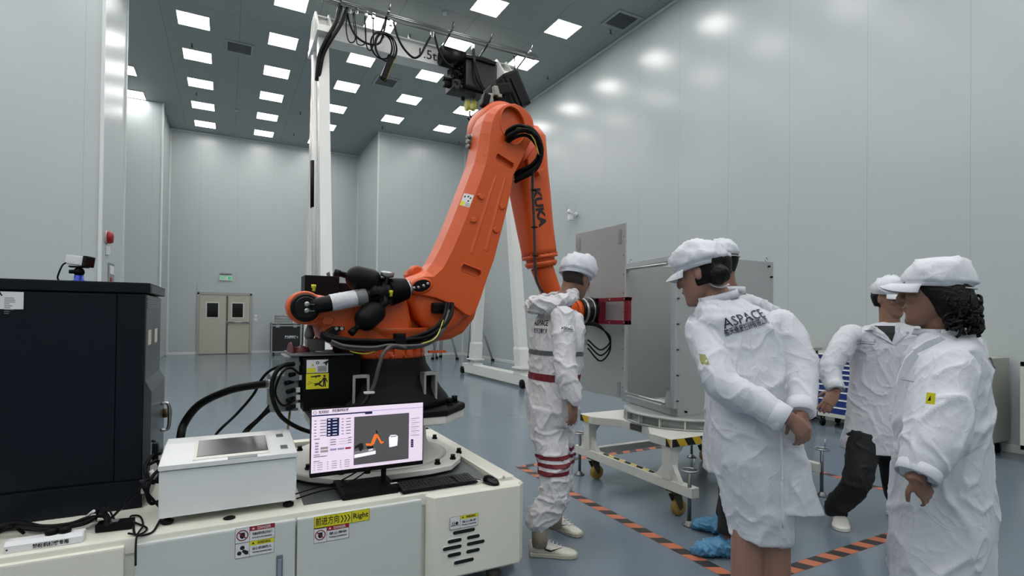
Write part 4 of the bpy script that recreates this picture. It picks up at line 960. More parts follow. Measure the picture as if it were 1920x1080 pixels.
# ================================================================== FREE CABLES
def cable(pts, r, label, name='cable', m=RUBBER, group=None, sub=8, parent=None):
    if name in ('signal_cable', 'power_hose', 'motor_cable', 'earth_cable'): parent = rob
    if name == 'monitor_lead': parent = bpy.data.objects['computer_monitor']
    if parent: return MB().tube(pts, r, 10, sub).build(name, m, parent)
    o = MB().tube(pts, r, 10, sub).build(name, m); tag(o, label, 'cable', group); return o
cable([atz(322, 850, PT+.03), aty(336, 830, 3.35), aty(345, 795, 3.4), aty(375, 758, 3.38), aty(430, 732, 3.3), aty(480, 722, 3.22), aty(512, 719, 3.15), aty(540, 716, 3.1)], .021, 'thickest black hose arching from behind the white box to the robot', 'power_hose')
c_ = aty(510, 719, 3.15); MB().cyl(c_+Vector((-.03, 0, 0)), c_+Vector((.05, -.01, .003)), .026, n=24).cyl(c_+Vector((.05, 0, 0)), c_+Vector((.10, -.03, .003)), .018).build('hose_coupling', STEEL, rob)
cable([atz(396, 845, PT+.04), aty(405, 815, 3.3), aty(445, 775, 3.3), aty(475, 740, 3.25), aty(490, 712, 3.2), aty(508, 694, 3.15), aty(540, 680, 3.1)], .0075, 'thin black cable running diagonally from the white box up to the robot plugs', 'signal_cable')
for k_, o_ in enumerate((0, 5, 9)):
    cable([atz(450+o_, 838, PT+.04), aty(455+o_, 812, 3.25), aty(486+o_*.7, 782, 3.2), aty(505+o_, 760, 3.15), aty(522+o_*1.2, 735-o_*3, 3.12), aty(534+o_, 705-o_*2, 3.1), aty(548, 694+o_*4, 3.06)], .0055, ('one', 'middle one', 'last one')[k_]+' of three thin black cables tied together behind the white box', 'signal_cable', group='tied signal cables')
cable([aty(552, 682, 3.02), aty(530, 686, 3.0), aty(514, 705, 2.98), aty(510, 740, 2.97), aty(525, 778, 2.97), aty(555, 800, 2.99), aty(590, 812, 3.02), aty(640, 820, 3.05)], .011, 'thick black cable looping down from robot plugs and behind the monitor', 'motor_cable')
cable([aty(560, 700, 3.0), aty(545, 690, 2.98), aty(528, 700, 2.97), aty(516, 735, 3.0), aty(530, 760, 3.02), aty(553, 750, 3.0)], .006, 'thin black cable in a small loop beside the plug panel', 'signal_cable')
cable([atz(534, 835, PT+.01), aty(540, 800, 3.1), aty(543, 775, 3.1), aty(546, 755, 3.08)], .006, 'olive green earth cable hanging below the robot connector box', 'earth_cable', mat('olive_cable', (120, 112, 50), .5))
cable([aty(555, 926, 2.6), atz(590, 915, PT+.012), atz(630, 905, PT+.012), aty(668, 885, 2.76), aty(690, 868, 2.74)], .0035, 'thin black monitor lead running from the white box to the screen', 'monitor_lead')
cable([atz(556, 935, PT+.006), atz(600, 921, PT+.008), atz(640, 912, PT+.03), aty(678, 890, 2.77), aty(700, 870, 2.74)], .0035, 'second thin monitor lead lying nearer the platform edge', 'monitor_lead')
# cable tangle between the cabinet and the white box
tt = ['loose black cable loop hanging beside the white box, upper', 'loose black cable loop hanging beside the white box, middle', 'loose black cable loop hanging beside the white box, lower', 'loose grey cable stub between cabinet and white box']
cable([aty(300, 850, 2.9), aty(285, 855, 2.85), aty(272, 880, 2.8), aty(285, 905, 2.78), aty(300, 890, 2.8), aty(296, 865, 2.84), aty(280, 870, 2.8)], .008, tt[0])
cable([aty(300, 905, 2.78), aty(276, 900, 2.74), aty(270, 915, 2.72), aty(285, 935, 2.74), aty(299, 950, 2.76)], .006, tt[1])
cable([aty(299, 880, 2.82), aty(285, 895, 2.75), aty(276, 925, 2.73), aty(283, 944, 2.75), aty(297, 940, 2.78)], .007, tt[2])
cable([aty(264, 902, 2.87), aty(280, 903, 2.8), aty(299, 900, 2.8)], .007, tt[3], m=mat('cable_grey', (58, 56, 58), .45))
tag(MB().box(aty(285, 832, 2.86), aty(298, 862, 2.9), .004).tube([aty(287, 850, 2.9), aty(290, 830, 2.9), aty(284, 826, 2.9)], .006).build('black_plug', BLACK), 'black plug and cable end standing between cabinet and white box', 'plug')
tag(MB().cyl(aty(283, 882, 2.8), aty(295, 898, 2.8), .009).build('white_connector', PAPER), 'white connector dangling between the cabinet and white box', 'connector')
tag(MB().box(aty(264, 915, 2.84), aty(270, 925, 2.845)).build('cable_tag', PAPER), 'small white paper tag on a cable beside the cabinet', 'tag')
# power strip with bundle, adapter
P = lambda u, v, dz=0: atz(u, v, PT+dz)
t = t_strip = thing('power_strip', 'white power strip with Chinese writing at the front left edge', 'power strip', P(90, 1020)[:])
s0, s1_ = P(18, 1025), P(165, 1002)
pw_ = MB(); pw_.prism([(2.585, PT+.001), (2.64, PT+.001), (2.64, PT+.035), (2.60, PT+.038), (2.585, PT+.025)], (s0.x, 0, 0), Y, Z, X, s1_.x-s0.x, .004); pw_.build('housing', PAPER, t)
text('lettering', '舱板机械臂专用', .017, ((s0.x+s1_.x)/2+.02, 2.584, PT+.013), X, Z, INK, t, bold=.0004, fitw=.105)
MB().cyl((s0.x+.012, 2.584, PT+.013), (s0.x+.012, 2.582, PT+.013), .003, n=10).build('mounting_hole', INK, t)
for xq in (.13, .17): MB().lathe([(.019, 0), (.021, .01), (.017, .022), (.006, .026)], (s0.x+xq, 2.62, PT+.036), Z, 18).build('plug', BLACK, t)
ad0, ad1 = P(187, 1002), P(243, 985)
t = thing('power_adapter', 'black power adapter brick lying beside the power strip', 'adapter', ((ad0+ad1)/2)[:])
m = MB(); m.M = Matrix.Translation((ad0+ad1)/2+Vector((0, .012, 0))) @ Matrix.Rotation(-.12, 4, 'Z'); m.box((-.062, -.028, .001), (.062, .028, .032), .006); m.build('brick', BLACK, t)
m = MB(); m.M = Matrix.Translation((ad0+ad1)/2+Vector((0, .012, 0))) @ Matrix.Rotation(-.12, 4, 'Z'); m.box((-.03, -.015, .0322), (.01, .02, .0328)); m.build('rating_sticker', GREYP, t)
A_ = (ad0+ad1)/2
cable([A_+Vector((.06, .005, .015)), P(255, 1003, .008), P(285, 998, .006), P(300, 975, .006), P(312, 960, .006)], .0045, 'black lead from the adapter running under the white box', 'power_lead')
cable([P(255, 1030, -.02)+Vector((0, -.005, -.06)), P(256, 1008, .004), P(268, 985, .006), P(262, 968, .008), P(245, 968, .006), P(250, 978, .006), P(275, 990, .007), P(262, 1002, .006), P(240, 1000, .012)], .0038, 'thin black lead coiled in front of the white box corner', 'power_lead')
cable([P(210, 970, .03), P(235, 945, .05), aty(255, 925, 2.82), aty(270, 905, 2.85)], .0055, 'black cable rising from the adapter to the gap beside the cabinet', 'power_lead')
random.seed(11)
for k_, w in enumerate(('first', 'second', 'third', 'fourth', 'fifth', 'sixth', 'seventh', 'eighth')):
    o_ = random.uniform(-8, 8); zz_ = .01+.012*(k_ % 4)
    MB().tube([P(-30, 1000+o_+k_*2-8, zz_), P(30, 985+o_, zz_+.01), P(80, 990+o_*.6, zz_+.008), P(130, 985+o_*.5, zz_), P(165, 975+o_*.7, zz_), P(195, 965-o_*.6, zz_+.01+.01*random.random()), P(205+o_, 985, zz_)], .0062, 10, 8).build('coiled_cable', RUBBER, t_strip)
cable([P(-20, 1000, .05), P(10, 985, .075), P(30, 990, .05), P(45, 1000, .02)], .006, 'black cable arching over the left end of the bundle', 'bundled_cable', parent=t_strip)
cable([P(180, 975, .02), P(185, 955, .07), P(200, 950, .06), P(215, 975, .02)], .004, 'thin black cable arching above the power adapter', 'bundled_cable', parent=t_strip)
MBt = MB(); MBt.cyl(P(150, 972, .03), P(158, 955, .06), .003).build
tag(MB().cyl(P(163, 968, .02), P(176, 958, .05), .006).build('white_plug', PAPER), 'white plug end sticking out of the cable bundle', 'plug')
# round grey cable box between
# ================================================================== TAPE ON THE FLOOR
def tape(name, a, b, w_, label, slant=1, m1=None, step=.09):
    """strip of orange and black striped tape from a to b, w_ wide"""
    a, b = Vector((*a, 0)), Vector((*b, 0)); d_ = (b-a); L = d_.length; d_.normalize(); n_ = Vector((-d_.y, d_.x, 0))
    o = MB().prism([(0, -w_/2), (L, -w_/2), (L, w_/2), (0, w_/2)], a+Z*.0004, d_, n_, Z, .0008).build(name, m1 or mat('tape_orange', (178, 104, 74), .5))
    tag(o, label, 'floor tape', 'hazard tape rectangle on the floor')
    m = MB(); q = 0.0
    while q+step*2 < L:
        s_ = slant*w_*.5
        m.prism([(q+max(0, s_)-s_+.0, -w_/2), (q+step+max(0, s_)-s_, -w_/2), (q+step+max(0, s_), w_/2), (q+max(0, s_), w_/2)], a+Z*.0013, d_, n_, Z, .0003); q += step*2
    m.build('black_stripes', mat('tape_black', (44, 42, 42), .5), o); return o
tape('hazard_tape', (2.46, 4.42), (2.46, 1.80), .085, 'orange and black floor tape running towards the camera beside the standing man', 1)
tape('hazard_tape', (2.50, 1.93), (4.92, 1.93), .085, 'orange and black floor tape in front of the man in dark trousers', -1)
tape('hazard_tape', (2.50, 4.40), (4.92, 4.40), .075, 'orange and black floor tape beyond the white trolley', 1)
tape('hazard_tape', (4.88, 1.98), (4.88, 4.36), .075, 'orange and black floor tape seen between the two people at right', 1)

# ================================================================== TROLLEY
TW = mat('trolley_white', (208, 210, 202), .38, bump=.08, bscale=300)
HZY = mat('hazard_yellow', (205, 170, 40), .45); HZB = mat('hazard_black', (16, 16, 16), .45)
tro = thing('assembly_trolley', 'white welded steel trolley with hazard stripes and levelling screws', 'trolley', (3.52, 3.3, 0))
XA, XBt, YA_, YB_ = 2.83, 4.22, 2.78, 3.88
b = MB()
for x in (XA, XBt): b.box((x-.035, 2.62, .19), (x+.035, 4.0, .26), .006)
b.box((XA, 3.83, .195), (XBt, 3.89, .255), .006)
b.build('lower_rails', TW, tro)
for x in (XA, XBt):
    for y in (2.86, 3.82):
        m = MB(); m.box((x-.04, y-.04, .26), (x+.04, y+.04, .50), .004)
        sg = 1 if y < 3 else -1; sx = 1 if x < 3 else -1
        m.prism([(y+sg*.04, .26), (y+sg*.13, .26), (y+sg*.04, .37)], (x-.02, 0, 0), Y, Z, X, .04); m.prism([(y-sg*.04, .26), (y-sg*.11, .26), (y-sg*.04, .37)], (x-.02, 0, 0), Y, Z, X, .04)
        m.prism([(x+sx*.04, .50), (x+sx*.13, .50), (x+sx*.04, .40)], (0, y-.02, 0), X, Z, Y, .04)
        m.build('leg', TW, tro)
b = MB(); b.prism([(2.78, 2.80), (4.26, 2.80), (4.26, 3.02), (4.10, 3.18), (4.10, 3.50), (4.26, 3.66), (4.26, 3.90), (2.78, 3.90), (2.78, 3.72), (2.93, 3.52), (2.93, 3.2), (2.78, 3.02)], (0, 0, .495), X, Y, Z, .065, .004)
deck = b.build('deck', TW, tro)
def hz(name, o, U, V, L, H, n, parent, th=.0012, m1=HZY):
    U, V = Vector(U), Vector(V); W = U.cross(V)
    p_ = MB().prism([(0, 0), (L, 0), (L, H), (0, H)], Vector(o)+W*.0004, U, V, W, th).build(name, m1, parent)
    m = MB(); s_ = L/n
    for q in range(0, n, 2): m.prism([(q*s_, 0), ((q+1)*s_, 0), (max(0, (q+1)*s_-H*.7), H), (max(0, q*s_-H*.7), H)] if q else [(0, 0), (s_, 0), (max(.002, s_-H*.7), H), (0, H)], Vector(o)+W*(th+.0003), U, V, W, .0004)
    m.build('black_stripes', HZB, p_); return p_
hz('hazard_stripes', (2.79, 2.80, .50), X, Z, 1.46, .055, 19, tro)
hz('hazard_stripes', (2.78, 3.895, .50), -Y, Z, .12, .055, 2, tro)
hz('hazard_stripes', (2.78, 2.85, .50), -Y, Z, .045, .055, 1, tro)
hz('rail_stripes', (XA+.02, 3.02, .2603), Y, -X, .62, .04, 9, tro, m1=mat('hazard_pale', (222, 200, 120), .45))
p_ = MB().box((2.929, 3.27, .502), (2.9315, 3.41, .552)).build('dark_plate', mat('plate_dark', (66, 66, 64), .5), tro)
for x, y in ((2.815, 3.948), (2.809, 2.655), (4.238, 2.62), (4.194, 3.94)):
    m = MB(); m.cyl((x, y, .02), (x, y, .37), .013, n=14).lathe([(.045, .0005), (.045, .008), (.025, .02), (.02, .035)], (x, y, 0), Z, 20)
    s_ = m.build('levelling_screw', mat('screw_steel', (118, 120, 120), .35, .9), tro)
    m = MB(); m.tube([(x+.052*math.cos(a), y+.052*math.sin(a), .375) for a in [2*PI*q/12 for q in range(12)]], .007, 8, 2, closed=True)
    m.box((x-.052, y-.006, .369), (x+.052, y+.006, .378)).cyl((x+.04, y, .375), (x+.04, y, .45), .005)
    m.build('hand_wheel', STEEL, s_)
for x, y in ((2.86, 3.79), (2.86, 2.83), (4.19, 2.9), (4.19, 3.79)):
    m = MB(); m.box((x-.05, y-.05, .175), (x+.05, y+.05, .19), .003); m.cyl((x, y, .155), (x, y, .175), .03)
    m.prism([(-.045, .155), (.03, .155), (.045, .06), (.02, .045), (-.02, .11)], (x, y-.03, 0), X, Z, Y, .006).prism([(-.045, .155), (.03, .155), (.045, .06), (.02, .045), (-.02, .11)], (x, y+.024, 0), X, Z, Y, .006)
    f_ = m.build('caster', mat('caster_olive', (72, 66, 50), .5, .3), tro)
    MB().lathe([(.02, -.022), (.055, -.022), (.0595, -.014), (.0595, .014), (.055, .022), (.02, .022)], (x+.025, y, .060), Y, 28).build('wheel', mat('wheel_ochre', (146, 120, 56), .5), f_)
# round base on the trolley
m = MB(); m.lathe([(.50, .5605), (.50, .57), (.46, .572), (.46, .63), (.50, .632), (.50, .645), (.40, .646)], (3.42, 3.30, 0), Z, 56)
rb = m.build('turntable_ring', mat('ring_grey', (150, 154, 150), .4, .3), tro)
for q in range(16):
    a_ = 2*PI*q/16; R3 = Matrix.Rotation(a_, 3, 'Z'); c_ = Vector((3.42, 3.30, .60))+R3 @ Vector((.478, 0, 0)); MB().box(c_-Vector((.018, .005, .03)), c_+Vector((.018, .005, .03)), 0, R3).build('ring_rib', TW, rb)

# ================================================================== METAL FRAME BOX ON THE TROLLEY
SHEET = mat('bare_sheet', (168, 172, 171), .45, .25, var=.05, vscale=5)
FRM = mat('frame_alu', (172, 177, 178), .4, .25)
zb, zt = .648, 0
a_ = atz(1264, 781, .648+.0); bq_ = atz(1167, 751, .648)
nb = Vector((3.02, 2.90, 0)); 
nb = Vector((a_.x, a_.y, 0)); fb = Vector((bq_.x, bq_.y, 0))
def onv(u, v, q): d_ = _ray(u, v); t_ = math.hypot(q.x, q.y)/math.hypot(d_.x, d_.y); return d_.z*t_+HC
zt = onv(1267.5, 477, nb)
rr_ = atz(1450, 492, zt); nr = Vector((rr_.x, rr_.y, 0)); fr_ = Vector((nr.x+.02, fb.y-.02, 0))
cub = thing('satellite_box', 'grey sheet metal satellite frame box with open side on the white trolley', 'equipment', ((nb+nr+fb+fr_)/4+Z*zb)[:])
def wallp(p, q, z0_, z1_, th, name, m, bev=0):
    d_ = (q-p); L = d_.length; d_.normalize(); n_ = Vector((-d_.y, d_.x, 0))
    return MB().prism([(0, z0_), (L, z0_), (L, z1_), (0, z1_)], p, d_, Z, n_, th, bev).build(name, m, cub)
wallp(nb+Vector((.004, 0, 0)), nr, zb, zt, .004, 'front_sheet', SHEET); wallp(nr, fr_, zb, zt, .004, 'right_sheet', SHEET); wallp(fr_, fb+Vector((.03, 0, 0)), zb, zt, .004, 'back_sheet', SHEET)
m = MB(); m.prism([(nb.x, nb.y), (nr.x, nr.y), (fr_.x, fr_.y), (fb.x, fb.y)], (0, 0, zb), X, Y, Z, .006); m.build('floor_sheet', SHEET, cub)
# folded frame round the open side
d_ = (fb-nb); Lc = d_.length; d_.normalize(); W_ = Vector((d_.y, -d_.x, 0))
def fbar(s0, s1, z0_, z1_, name='frame_bar', dep=.03):
    return MB().prism([(s0, z0_), (s1, z0_), (s1, z1_), (s0, z1_)], nb-W_*.0, d_, Z, -W_ if 0 else W_, dep, .002).build(name, FRM, cub)
fbar(0, .055, zb, zt, 'frame_post', -.04 if 0 else .03); fbar(Lc-.05, Lc, zb, zt, 'frame_post'); fbar(-.0, Lc+.01, zt-.045, zt+.0, 'frame_bar', .034); fbar(0, Lc+.03, zb, zb+.06, 'frame_bar', .034)
m = MB()
for s_ in range(9):
    z_ = zb+.12+(zt-zb-.2)*s_/8; c_ = nb+d_*.028+Z*z_
    m.cyl(c_, c_+W_*.034, .004, n=8)
m.build('rivets', mat('hole_dark', (50, 52, 54), .5), cub)
for k_ in range(3):
    for s_ in (.08, .12, Lc-.14, Lc-.10):
        if k_ < 2:
            z_ = (zb+.03, zt-.022)[k_]; c_ = nb+d_*s_+Z*z_; MB().cyl(c_+W_*.03, c_+W_*.0355, .006, n=8).build('rivet', mat('hole_dark', (50, 52, 54), .5), cub)
# corner gussets seen inside
for s_, z_, sz, ss in ((Lc-.05, zb+.06, 1, -1), (Lc-.05, zt-.05, -1, -1), (.055, zb+.06, 1, 1)):
    MB().prism([(s_, z_), (s_+ss*.10, z_), (s_+ss*.03, z_+sz*.04), (s_, z_+sz*.13)], nb, d_, Z, W_, -.03).build('corner_gusset', FRM, cub)
MB().tube([nb+d_*(.07)+Z*(zt-.07)-W_*.03, nb+d_*(Lc-.09)+Z*(zt-.06)-W_*.03], .012, 8, 0).build('round_bar', ALU, cub)
MB().tube([nb+d_*(.07)+Z*(zb+.09)-W_*.03, nb+d_*(Lc-.09)+Z*(zb+.09)-W_*.03], .012, 8, 0).build('round_bar', ALU, cub)
dfx = (nr-nb).normalized()
for k_ in range(5):
    z_ = zb+.12+k_*.20; c_ = nb+dfx*.022+Z*z_+Vector((0, -.0, 0))
    MB().cyl(c_+Vector((0, -.022, 0)), c_+Vector((0, .002, 0)), .007, n=10).build('sheet_screw', DSTEEL, cub)
for fx, z_ in ((.55, zt-.03), (.94, zt-.04), (.97, zt-.13), (.975, zt-.42), (.1, zb+.03), (.35, zb+.06)):
    c_ = nb+(nr-nb)*fx+Z*z_; MB().cyl(c_+Vector((0, -.02, 0)), c_+Vector((0, .002, 0)), .008, n=10).build('sheet_screw', BLACK, cub)
for p_ in (nb+Vector((.01, .03, 0)), fb+Vector((.03, -.06, 0)), nr+Vector((-.07, .02, 0))):
    c_ = p_+Z*(zt+.022); MB().tube([c_+Vector((math.cos(a)*.016, 0, math.sin(a)*.016)) for a in [2*PI*q/10 for q in range(10)]], .0035, 8, 2, closed=True).cyl(p_+Z*(zt-.004), p_+Z*(zt+.008), .006).build('lifting_eye', STEEL, cub)
c_ = nb+(nr-nb)*.07+Z*(zt-.19); MB().box(c_+Vector((0, -.002, -.08)), c_+Vector((.09, .0, .08))).build('paper_notice', PAPER, cub)
m = MB(); c_ = (nb+fb)/2+Vector((.16, 0, 0)); m.box((c_.x-.08, c_.y-.22, zb+.0065), (c_.x+.2, c_.y+.2, zb+.03), .004); m.build('floor_plate', mat('plate_cream', (200, 200, 190), .4), cub)

# ================================================================== SHEET PANEL HELD BY THE ROBOT
PX = 2.505
pn = thing('sheet_panel', 'tall bare metal panel held upright by the robot gripper', 'metal panel', (PX, 3.28, 1.46))
PY0, PY1, PZ0, PZ1 = 2.985, 3.60, .835, 2.09
MB().box((PX, PY0, PZ0), (PX+.012, PY1, PZ1), .002).build('plate', SHEET, pn)
for y, z in ((3.04, 2.00), (3.55, 2.00), (3.04, .90), (3.55, .92)): MB().box((PX-.004, y-.018, z-.05), (PX, y+.018, z+.05), .003).build('adhesive_tab', ALU, pn)
m = MB()
for y in (3.0, 3.59):
    for q in range(9): m.cyl((PX-.002, y, PZ0+.08+q*.135), (PX, y, PZ0+.08+q*.135), .004, n=8)
m.build('edge_holes', mat('hole_dark', (50, 52, 54), .5), pn)
MB().sphere((PX-.012, 3.43, 1.66), .013).cyl((PX-.012, 3.43, 1.62), (PX-.012, 3.43, 1.65), .005).build('red_knob', mat('knob_red', (150, 24, 30), .4), pn)
# gripper on the robot
CR_ = mat('gripper_crimson', (116, 14, 38), .4)
g = MB()
gx0, gx1, gy0, gy1, gz0, gz1 = 2.432, 2.46, 2.86, 3.68, 1.365, 1.556
g.box((gx0, gy0, gz1-.028), (gx1, gy1, gz1), .003).box((gx0, gy0, gz0), (gx1, gy1, gz0+.03), .003).box((gx0, gy0, gz0), (gx1, gy0+.045, gz1), .003).box((gx0, gy1-.045, gz0), (gx1, gy1, gz1), .003).box((gx0, 3.19, gz0), (gx1, 3.37, gz1), .003)
for y in (3.22, 3.34): g.box((gx1, y-.02, gz0), (PX-.0005, y+.02, gz1), .002)
g.box((gx1-.002, gy0+.01, gz1-.02), (PX-.03, gy0+.03, gz1-.0), .002)
gr = g.build('gripper_frame', CR_, rob)
for y, z in ((2.90, gz1-.014), (2.90, gz0+.014), (3.06, gz1-.014), (3.06, gz0+.014)): MB().cyl((gx0-.004, y, z), (gx0, y, z), .007, n=10).build('gripper_bolt', STEEL, gr)
wx = 2.27
m = MB(); m.lathe([(.078, 0), (.082, .01), (.082, .04)], (wx, 3.28, 1.46), X, 36); m.build('flange_adapter', ORG, rob)
m = MB(); m.lathe([(.090, .0), (.094, .005), (.094, .022)], (wx+.04, 3.28, 1.46), X, 36); fs_ = m.build('tool_disc', BLACKG, rob)
MB().lathe([(.094, 0), (.098, .004), (.098, .022), (.094, .026)], (wx+.062, 3.28, 1.46), X, 36).build('tool_disc', STEEL, rob)
MB().lathe([(.094, 0), (.094, .018), (.10, .02), (.10, .034)], (wx+.088, 3.28, 1.46), X, 36).build('tool_disc', BLACKG, rob)
MB().lathe([(.10, 0), (.103, .003), (.103, .008)], (wx+.122, 3.28, 1.46), X, 36).build('tool_disc', STEEL, rob)
MB().lathe([(.102, 0), (.104, .01), (.104, .032)], (wx+.130, 3.28, 1.46), X, 36).build('tool_disc', BLACKG, rob)
MB().box((wx+.0, 3.18, 1.28), (wx+.05, 3.24, 1.36), .008).cyl((wx+.02, 3.2, 1.30), (wx+.02, 3.2, 1.22), .02).box((wx-.01, 3.17, 1.21), (wx+.05, 3.23, 1.25), .01).build('valve', ALU, rob)
for k_ in range(3):
    a0 = wx+.03
    MB().tube([(a0, 3.20, 1.36), (a0+.06, 3.12, 1.37-.01*k_), (a0+.14, 3.08, 1.27+.01*k_), (a0+.15, 3.08, 1.17+.03*k_), (a0+.08, 3.10, 1.10+.04*k_), (a0+.02, 3.17, 1.19+.03*k_)], .006, 8, 8).build('air_hose', RUBBER, rob)

# ================================================================== TOOL CABINETS ON WHEELS
BLU = mat('drawer_blue', (24, 48, 120), .4); CRM = mat('cabinet_grey_beige', (158, 160, 150), .42); STR = mat('label_strip', (235, 238, 240), .3)
def tool_cabinet(y0_, y1_, label, yellow=False, top=1.03):
    t = thing('tool_cabinet', label, 'tool cabinet', (7.24, (y0_+y1_)/2, 0), 0, 'tool cabinets along the right wall')
    x0_, x1_ = 7.0, 7.46
    MB().box((x0_+.012, y0_, .14), (x1_, y1_, top), .006).build('body', CRM, t)
    m = MB(); m.box((x0_, y0_, .14), (x0_+.014, y1_, .19), .003).box((x0_, y0_, top-.05), (x0_+.014, y1_, top), .003).box((x0_, y0_, .14), (x0_+.014, y0_+.035, top), .003).box((x0_, y1_-.035, .14), (x0_+.014, y1_, top), .003); m.build('face_frame', mat('frame_cream', (190, 192, 180), .4), t)
    zs = [.19, .29, .39, .49, .575, .65, .72, .785, .845, .90, .975]
    for za, zc in zip(zs, zs[1:]):
        d = MB().box((x0_+.001, y0_+.037, za+.004), (x0_+.012, y1_-.037, zc-.004), .002).build('drawer', BLU, t)
        MB().box((x0_-.012, y0_+.05, zc-.024), (x0_+.001, y1_-.05, zc-.008), .002).build('drawer_handle', STR, d)
    if yellow: MB().box((x0_-.001, y0_+.02, top-.045), (x0_+.002, y1_-.03, top-.005)).build('yellow_label', YEL, t)
    else: MB().cyl((x0_-.006, y1_-.015, top-.03), (x0_+.002, y1_-.015, top-.03), .009).build('lock', BLACK, t)
    for x in (x0_+.06, x1_-.06):
        for y in (y0_+.07, y1_-.07):
            m = MB(); m.box((x-.03, y-.03, .125), (x+.03, y+.03, .139)).box((x-.025, y-.022, .05), (x+.005, y-.016, .125)).box((x-.025, y+.016, .05), (x+.005, y+.022, .125)); f_ = m.build('caster_fork', DSTEEL, t)
            MB().lathe([(.02, -.014), (.048, -.014), (.05, -.008), (.05, .008), (.048, .014), (.02, .014)], (x-.01, y, .0505), Y, 20).build('wheel', RUBBER, f_)
tool_cabinet(4.62, 5.34, 'grey tool cabinet mostly hidden behind the bending people, farthest along wall', top=1.02)
tool_cabinet(3.72, 4.42, 'blue-drawered tool cabinet behind the hand of the man in dark trousers', top=1.0)
tool_cabinet(2.56, 3.28, 'tool cabinet with yellow label behind the black-haired person', True)
tool_cabinet(1.62, 2.32, 'tool cabinet cut off by the right edge of the photo', top=1.02)

# ================================================================== WALL FITTINGS
c_ = atx(1082, 402, 7.515)
t = thing('security_camera', 'small white security camera mounted high on the right wall', 'security camera', c_[:])
MB().cyl(c_, c_+Vector((-.05, 0, 0)), .05).tube([c_+Vector((-.05, 0, 0)), c_+Vector((-.14, .05, .0))], .02, 10, 0).build('wall_bracket', PAPER, t)
m = MB(); m.cyl(c_+Vector((-.12, .04, .0)), c_+Vector((-.22, .10, .10)), .05).box(c_+Vector((-.20, .02, -.15)), c_+Vector((-.09, .12, -.01)), .02); m.build('camera_housing', PAPER, t)
MB().cyl(c_+Vector((-.218, .098, .099)), c_+Vector((-.226, .104, .106)), .035).build('lens', BLACKG, t)
XS = XL
def wallp2(u, v): return atx(u, v, XS)
c_ = wallp2(199, 445)
t = thing('fire_alarm', 'red fire alarm sounder on the left wall edge above the cabinet', 'fire alarm', c_[:])
MB().lathe([(.10, 0), (.10, .05), (.085, .09), (.04, .10)], c_, X, 24).build('sounder', mat('alarm_red', (150, 14, 24), .35), t)
MB().lathe([(.11, -.0), (.11, .02)], c_, X, 24).build('back_plate', mat('alarm_back', (190, 170, 170), .4), t)
c_ = wallp2(199, 470); tag(MB().box(c_+Vector((.0005, -.06, -.07)), c_+Vector((.05, .06, .07)), .01).build('call_point', PAPER), 'small white call point box below the red fire alarm', 'call point')
c_ = wallp2(207, 512); t = thing('notice_panel', 'framed white notice on the left wall just above the cabinet top', 'notice', c_[:])
MB().box(c_+Vector((.0005, -.22, -.16)), c_+Vector((.02, .22, .16)), .006).build('notice_frame', ALU, t); MB().box(c_+Vector((.02, -.17, -.02)), c_+Vector((.024, .17, .12))).build('notice_sheet', PAPER, t)
MB().box(c_+Vector((.02, -.14, -.16)), c_+Vector((.03, .0, -.08)), .004).build('red_button', mat('alarm_red', (150, 14, 24), .35), t)

# ================================================================== FLIGHT CASES
def flight(x0_, x1_, y0_, y1_, z1_, label, txt=None):
    t = thing('flight_case', label, 'flight case', ((x0_+x1_)/2, (y0_+y1_)/2, 0), 0, 'black flight cases by the far wall')
    MB().box((x0_+.01, y0_+.01, .12), (x1_-.01, y1_-.01, z1_-.01), .004).build('body', mat('case_black', (18, 20, 24), .4), t)
    m = MB(); w_ = .035
    for xa, xb in ((x0_, x0_+w_), (x1_-w_, x1_)):
        for ya, yb in ((y0_, y0_+w_), (y1_-w_, y1_)): m.box((xa, ya, .11), (xb, yb, z1_), .003)
    for za, zc in ((.11, .15), (z1_-.04, z1_), (z1_-.12, z1_-.08)):
        m.box((x0_, y0_, za), (x1_, y0_+w_*.7, zc), .003).box((x0_, y1_-w_, za), (x1_, y1_, zc), .003).box((x0_, y0_, za), (x0_+w_, y1_, zc), .003).box((x1_-w_, y0_, za), (x1_, y1_, zc), .003)
    m.build('edge_profiles', ALU, t)
    for x in (x0_+.2, x1_-.2): MB().box((x-.06, y0_-.015, z1_-.16), (x+.06, y0_+.01, z1_-.07), .008).build('latch', ALU, t)
    for x in (x0_+.1, x1_-.1):
        for y in (y0_+.1, y1_-.1): MB().cyl((x-.018, y, .045), (x+.018, y, .045), .0445, n=16).box((x-.02, y-.02, .05), (x+.02, y+.02, .11)).build('caster', DSTEEL, t)
    if txt: text('lettering', txt, .1, ((x0_+x1_)/2+.16, y0_+.009, .62), X, Z, PAPER, t, bold=.003, fitw=.42)
    return t
flight(1.33, 2.27, 19.5, 20.1, 1.11, 'black flight case with white lettering left of the crane leg', '激光跟踪仪 6')
flight(2.35, 3.2, 19.4, 20.0, 1.06, 'black flight case behind the crane leg, right one of the pair')
t = thing('equipment_case', 'small aluminium case on the black flight case with lettering', 'case', (1.68, 19.8, 1.11))
MB().box((1.46, 19.55, 1.1105), (1.92, 19.95, 1.35), .01).build('body', mat('case_grey', (150, 154, 154), .35, .5), t)
m = MB()
for x in (1.46, 1.90): m.box((x-.01, 19.54, 1.111), (x+.03, 19.56, 1.36), .003)
m.box((1.45, 19.54, 1.25), (1.93, 19.56, 1.28), .003).box((1.45, 19.54, 1.33), (1.93, 19.56, 1.36), .003); m.build('edge_profiles', STEEL, t)
t = thing('equipment_case', 'low white case at the right end of the lettered flight case', 'case', (2.12, 19.7, 1.11))
MB().box((1.99, 19.55, 1.1105), (2.26, 19.9, 1.22), .01).build('body', PAPER, t)

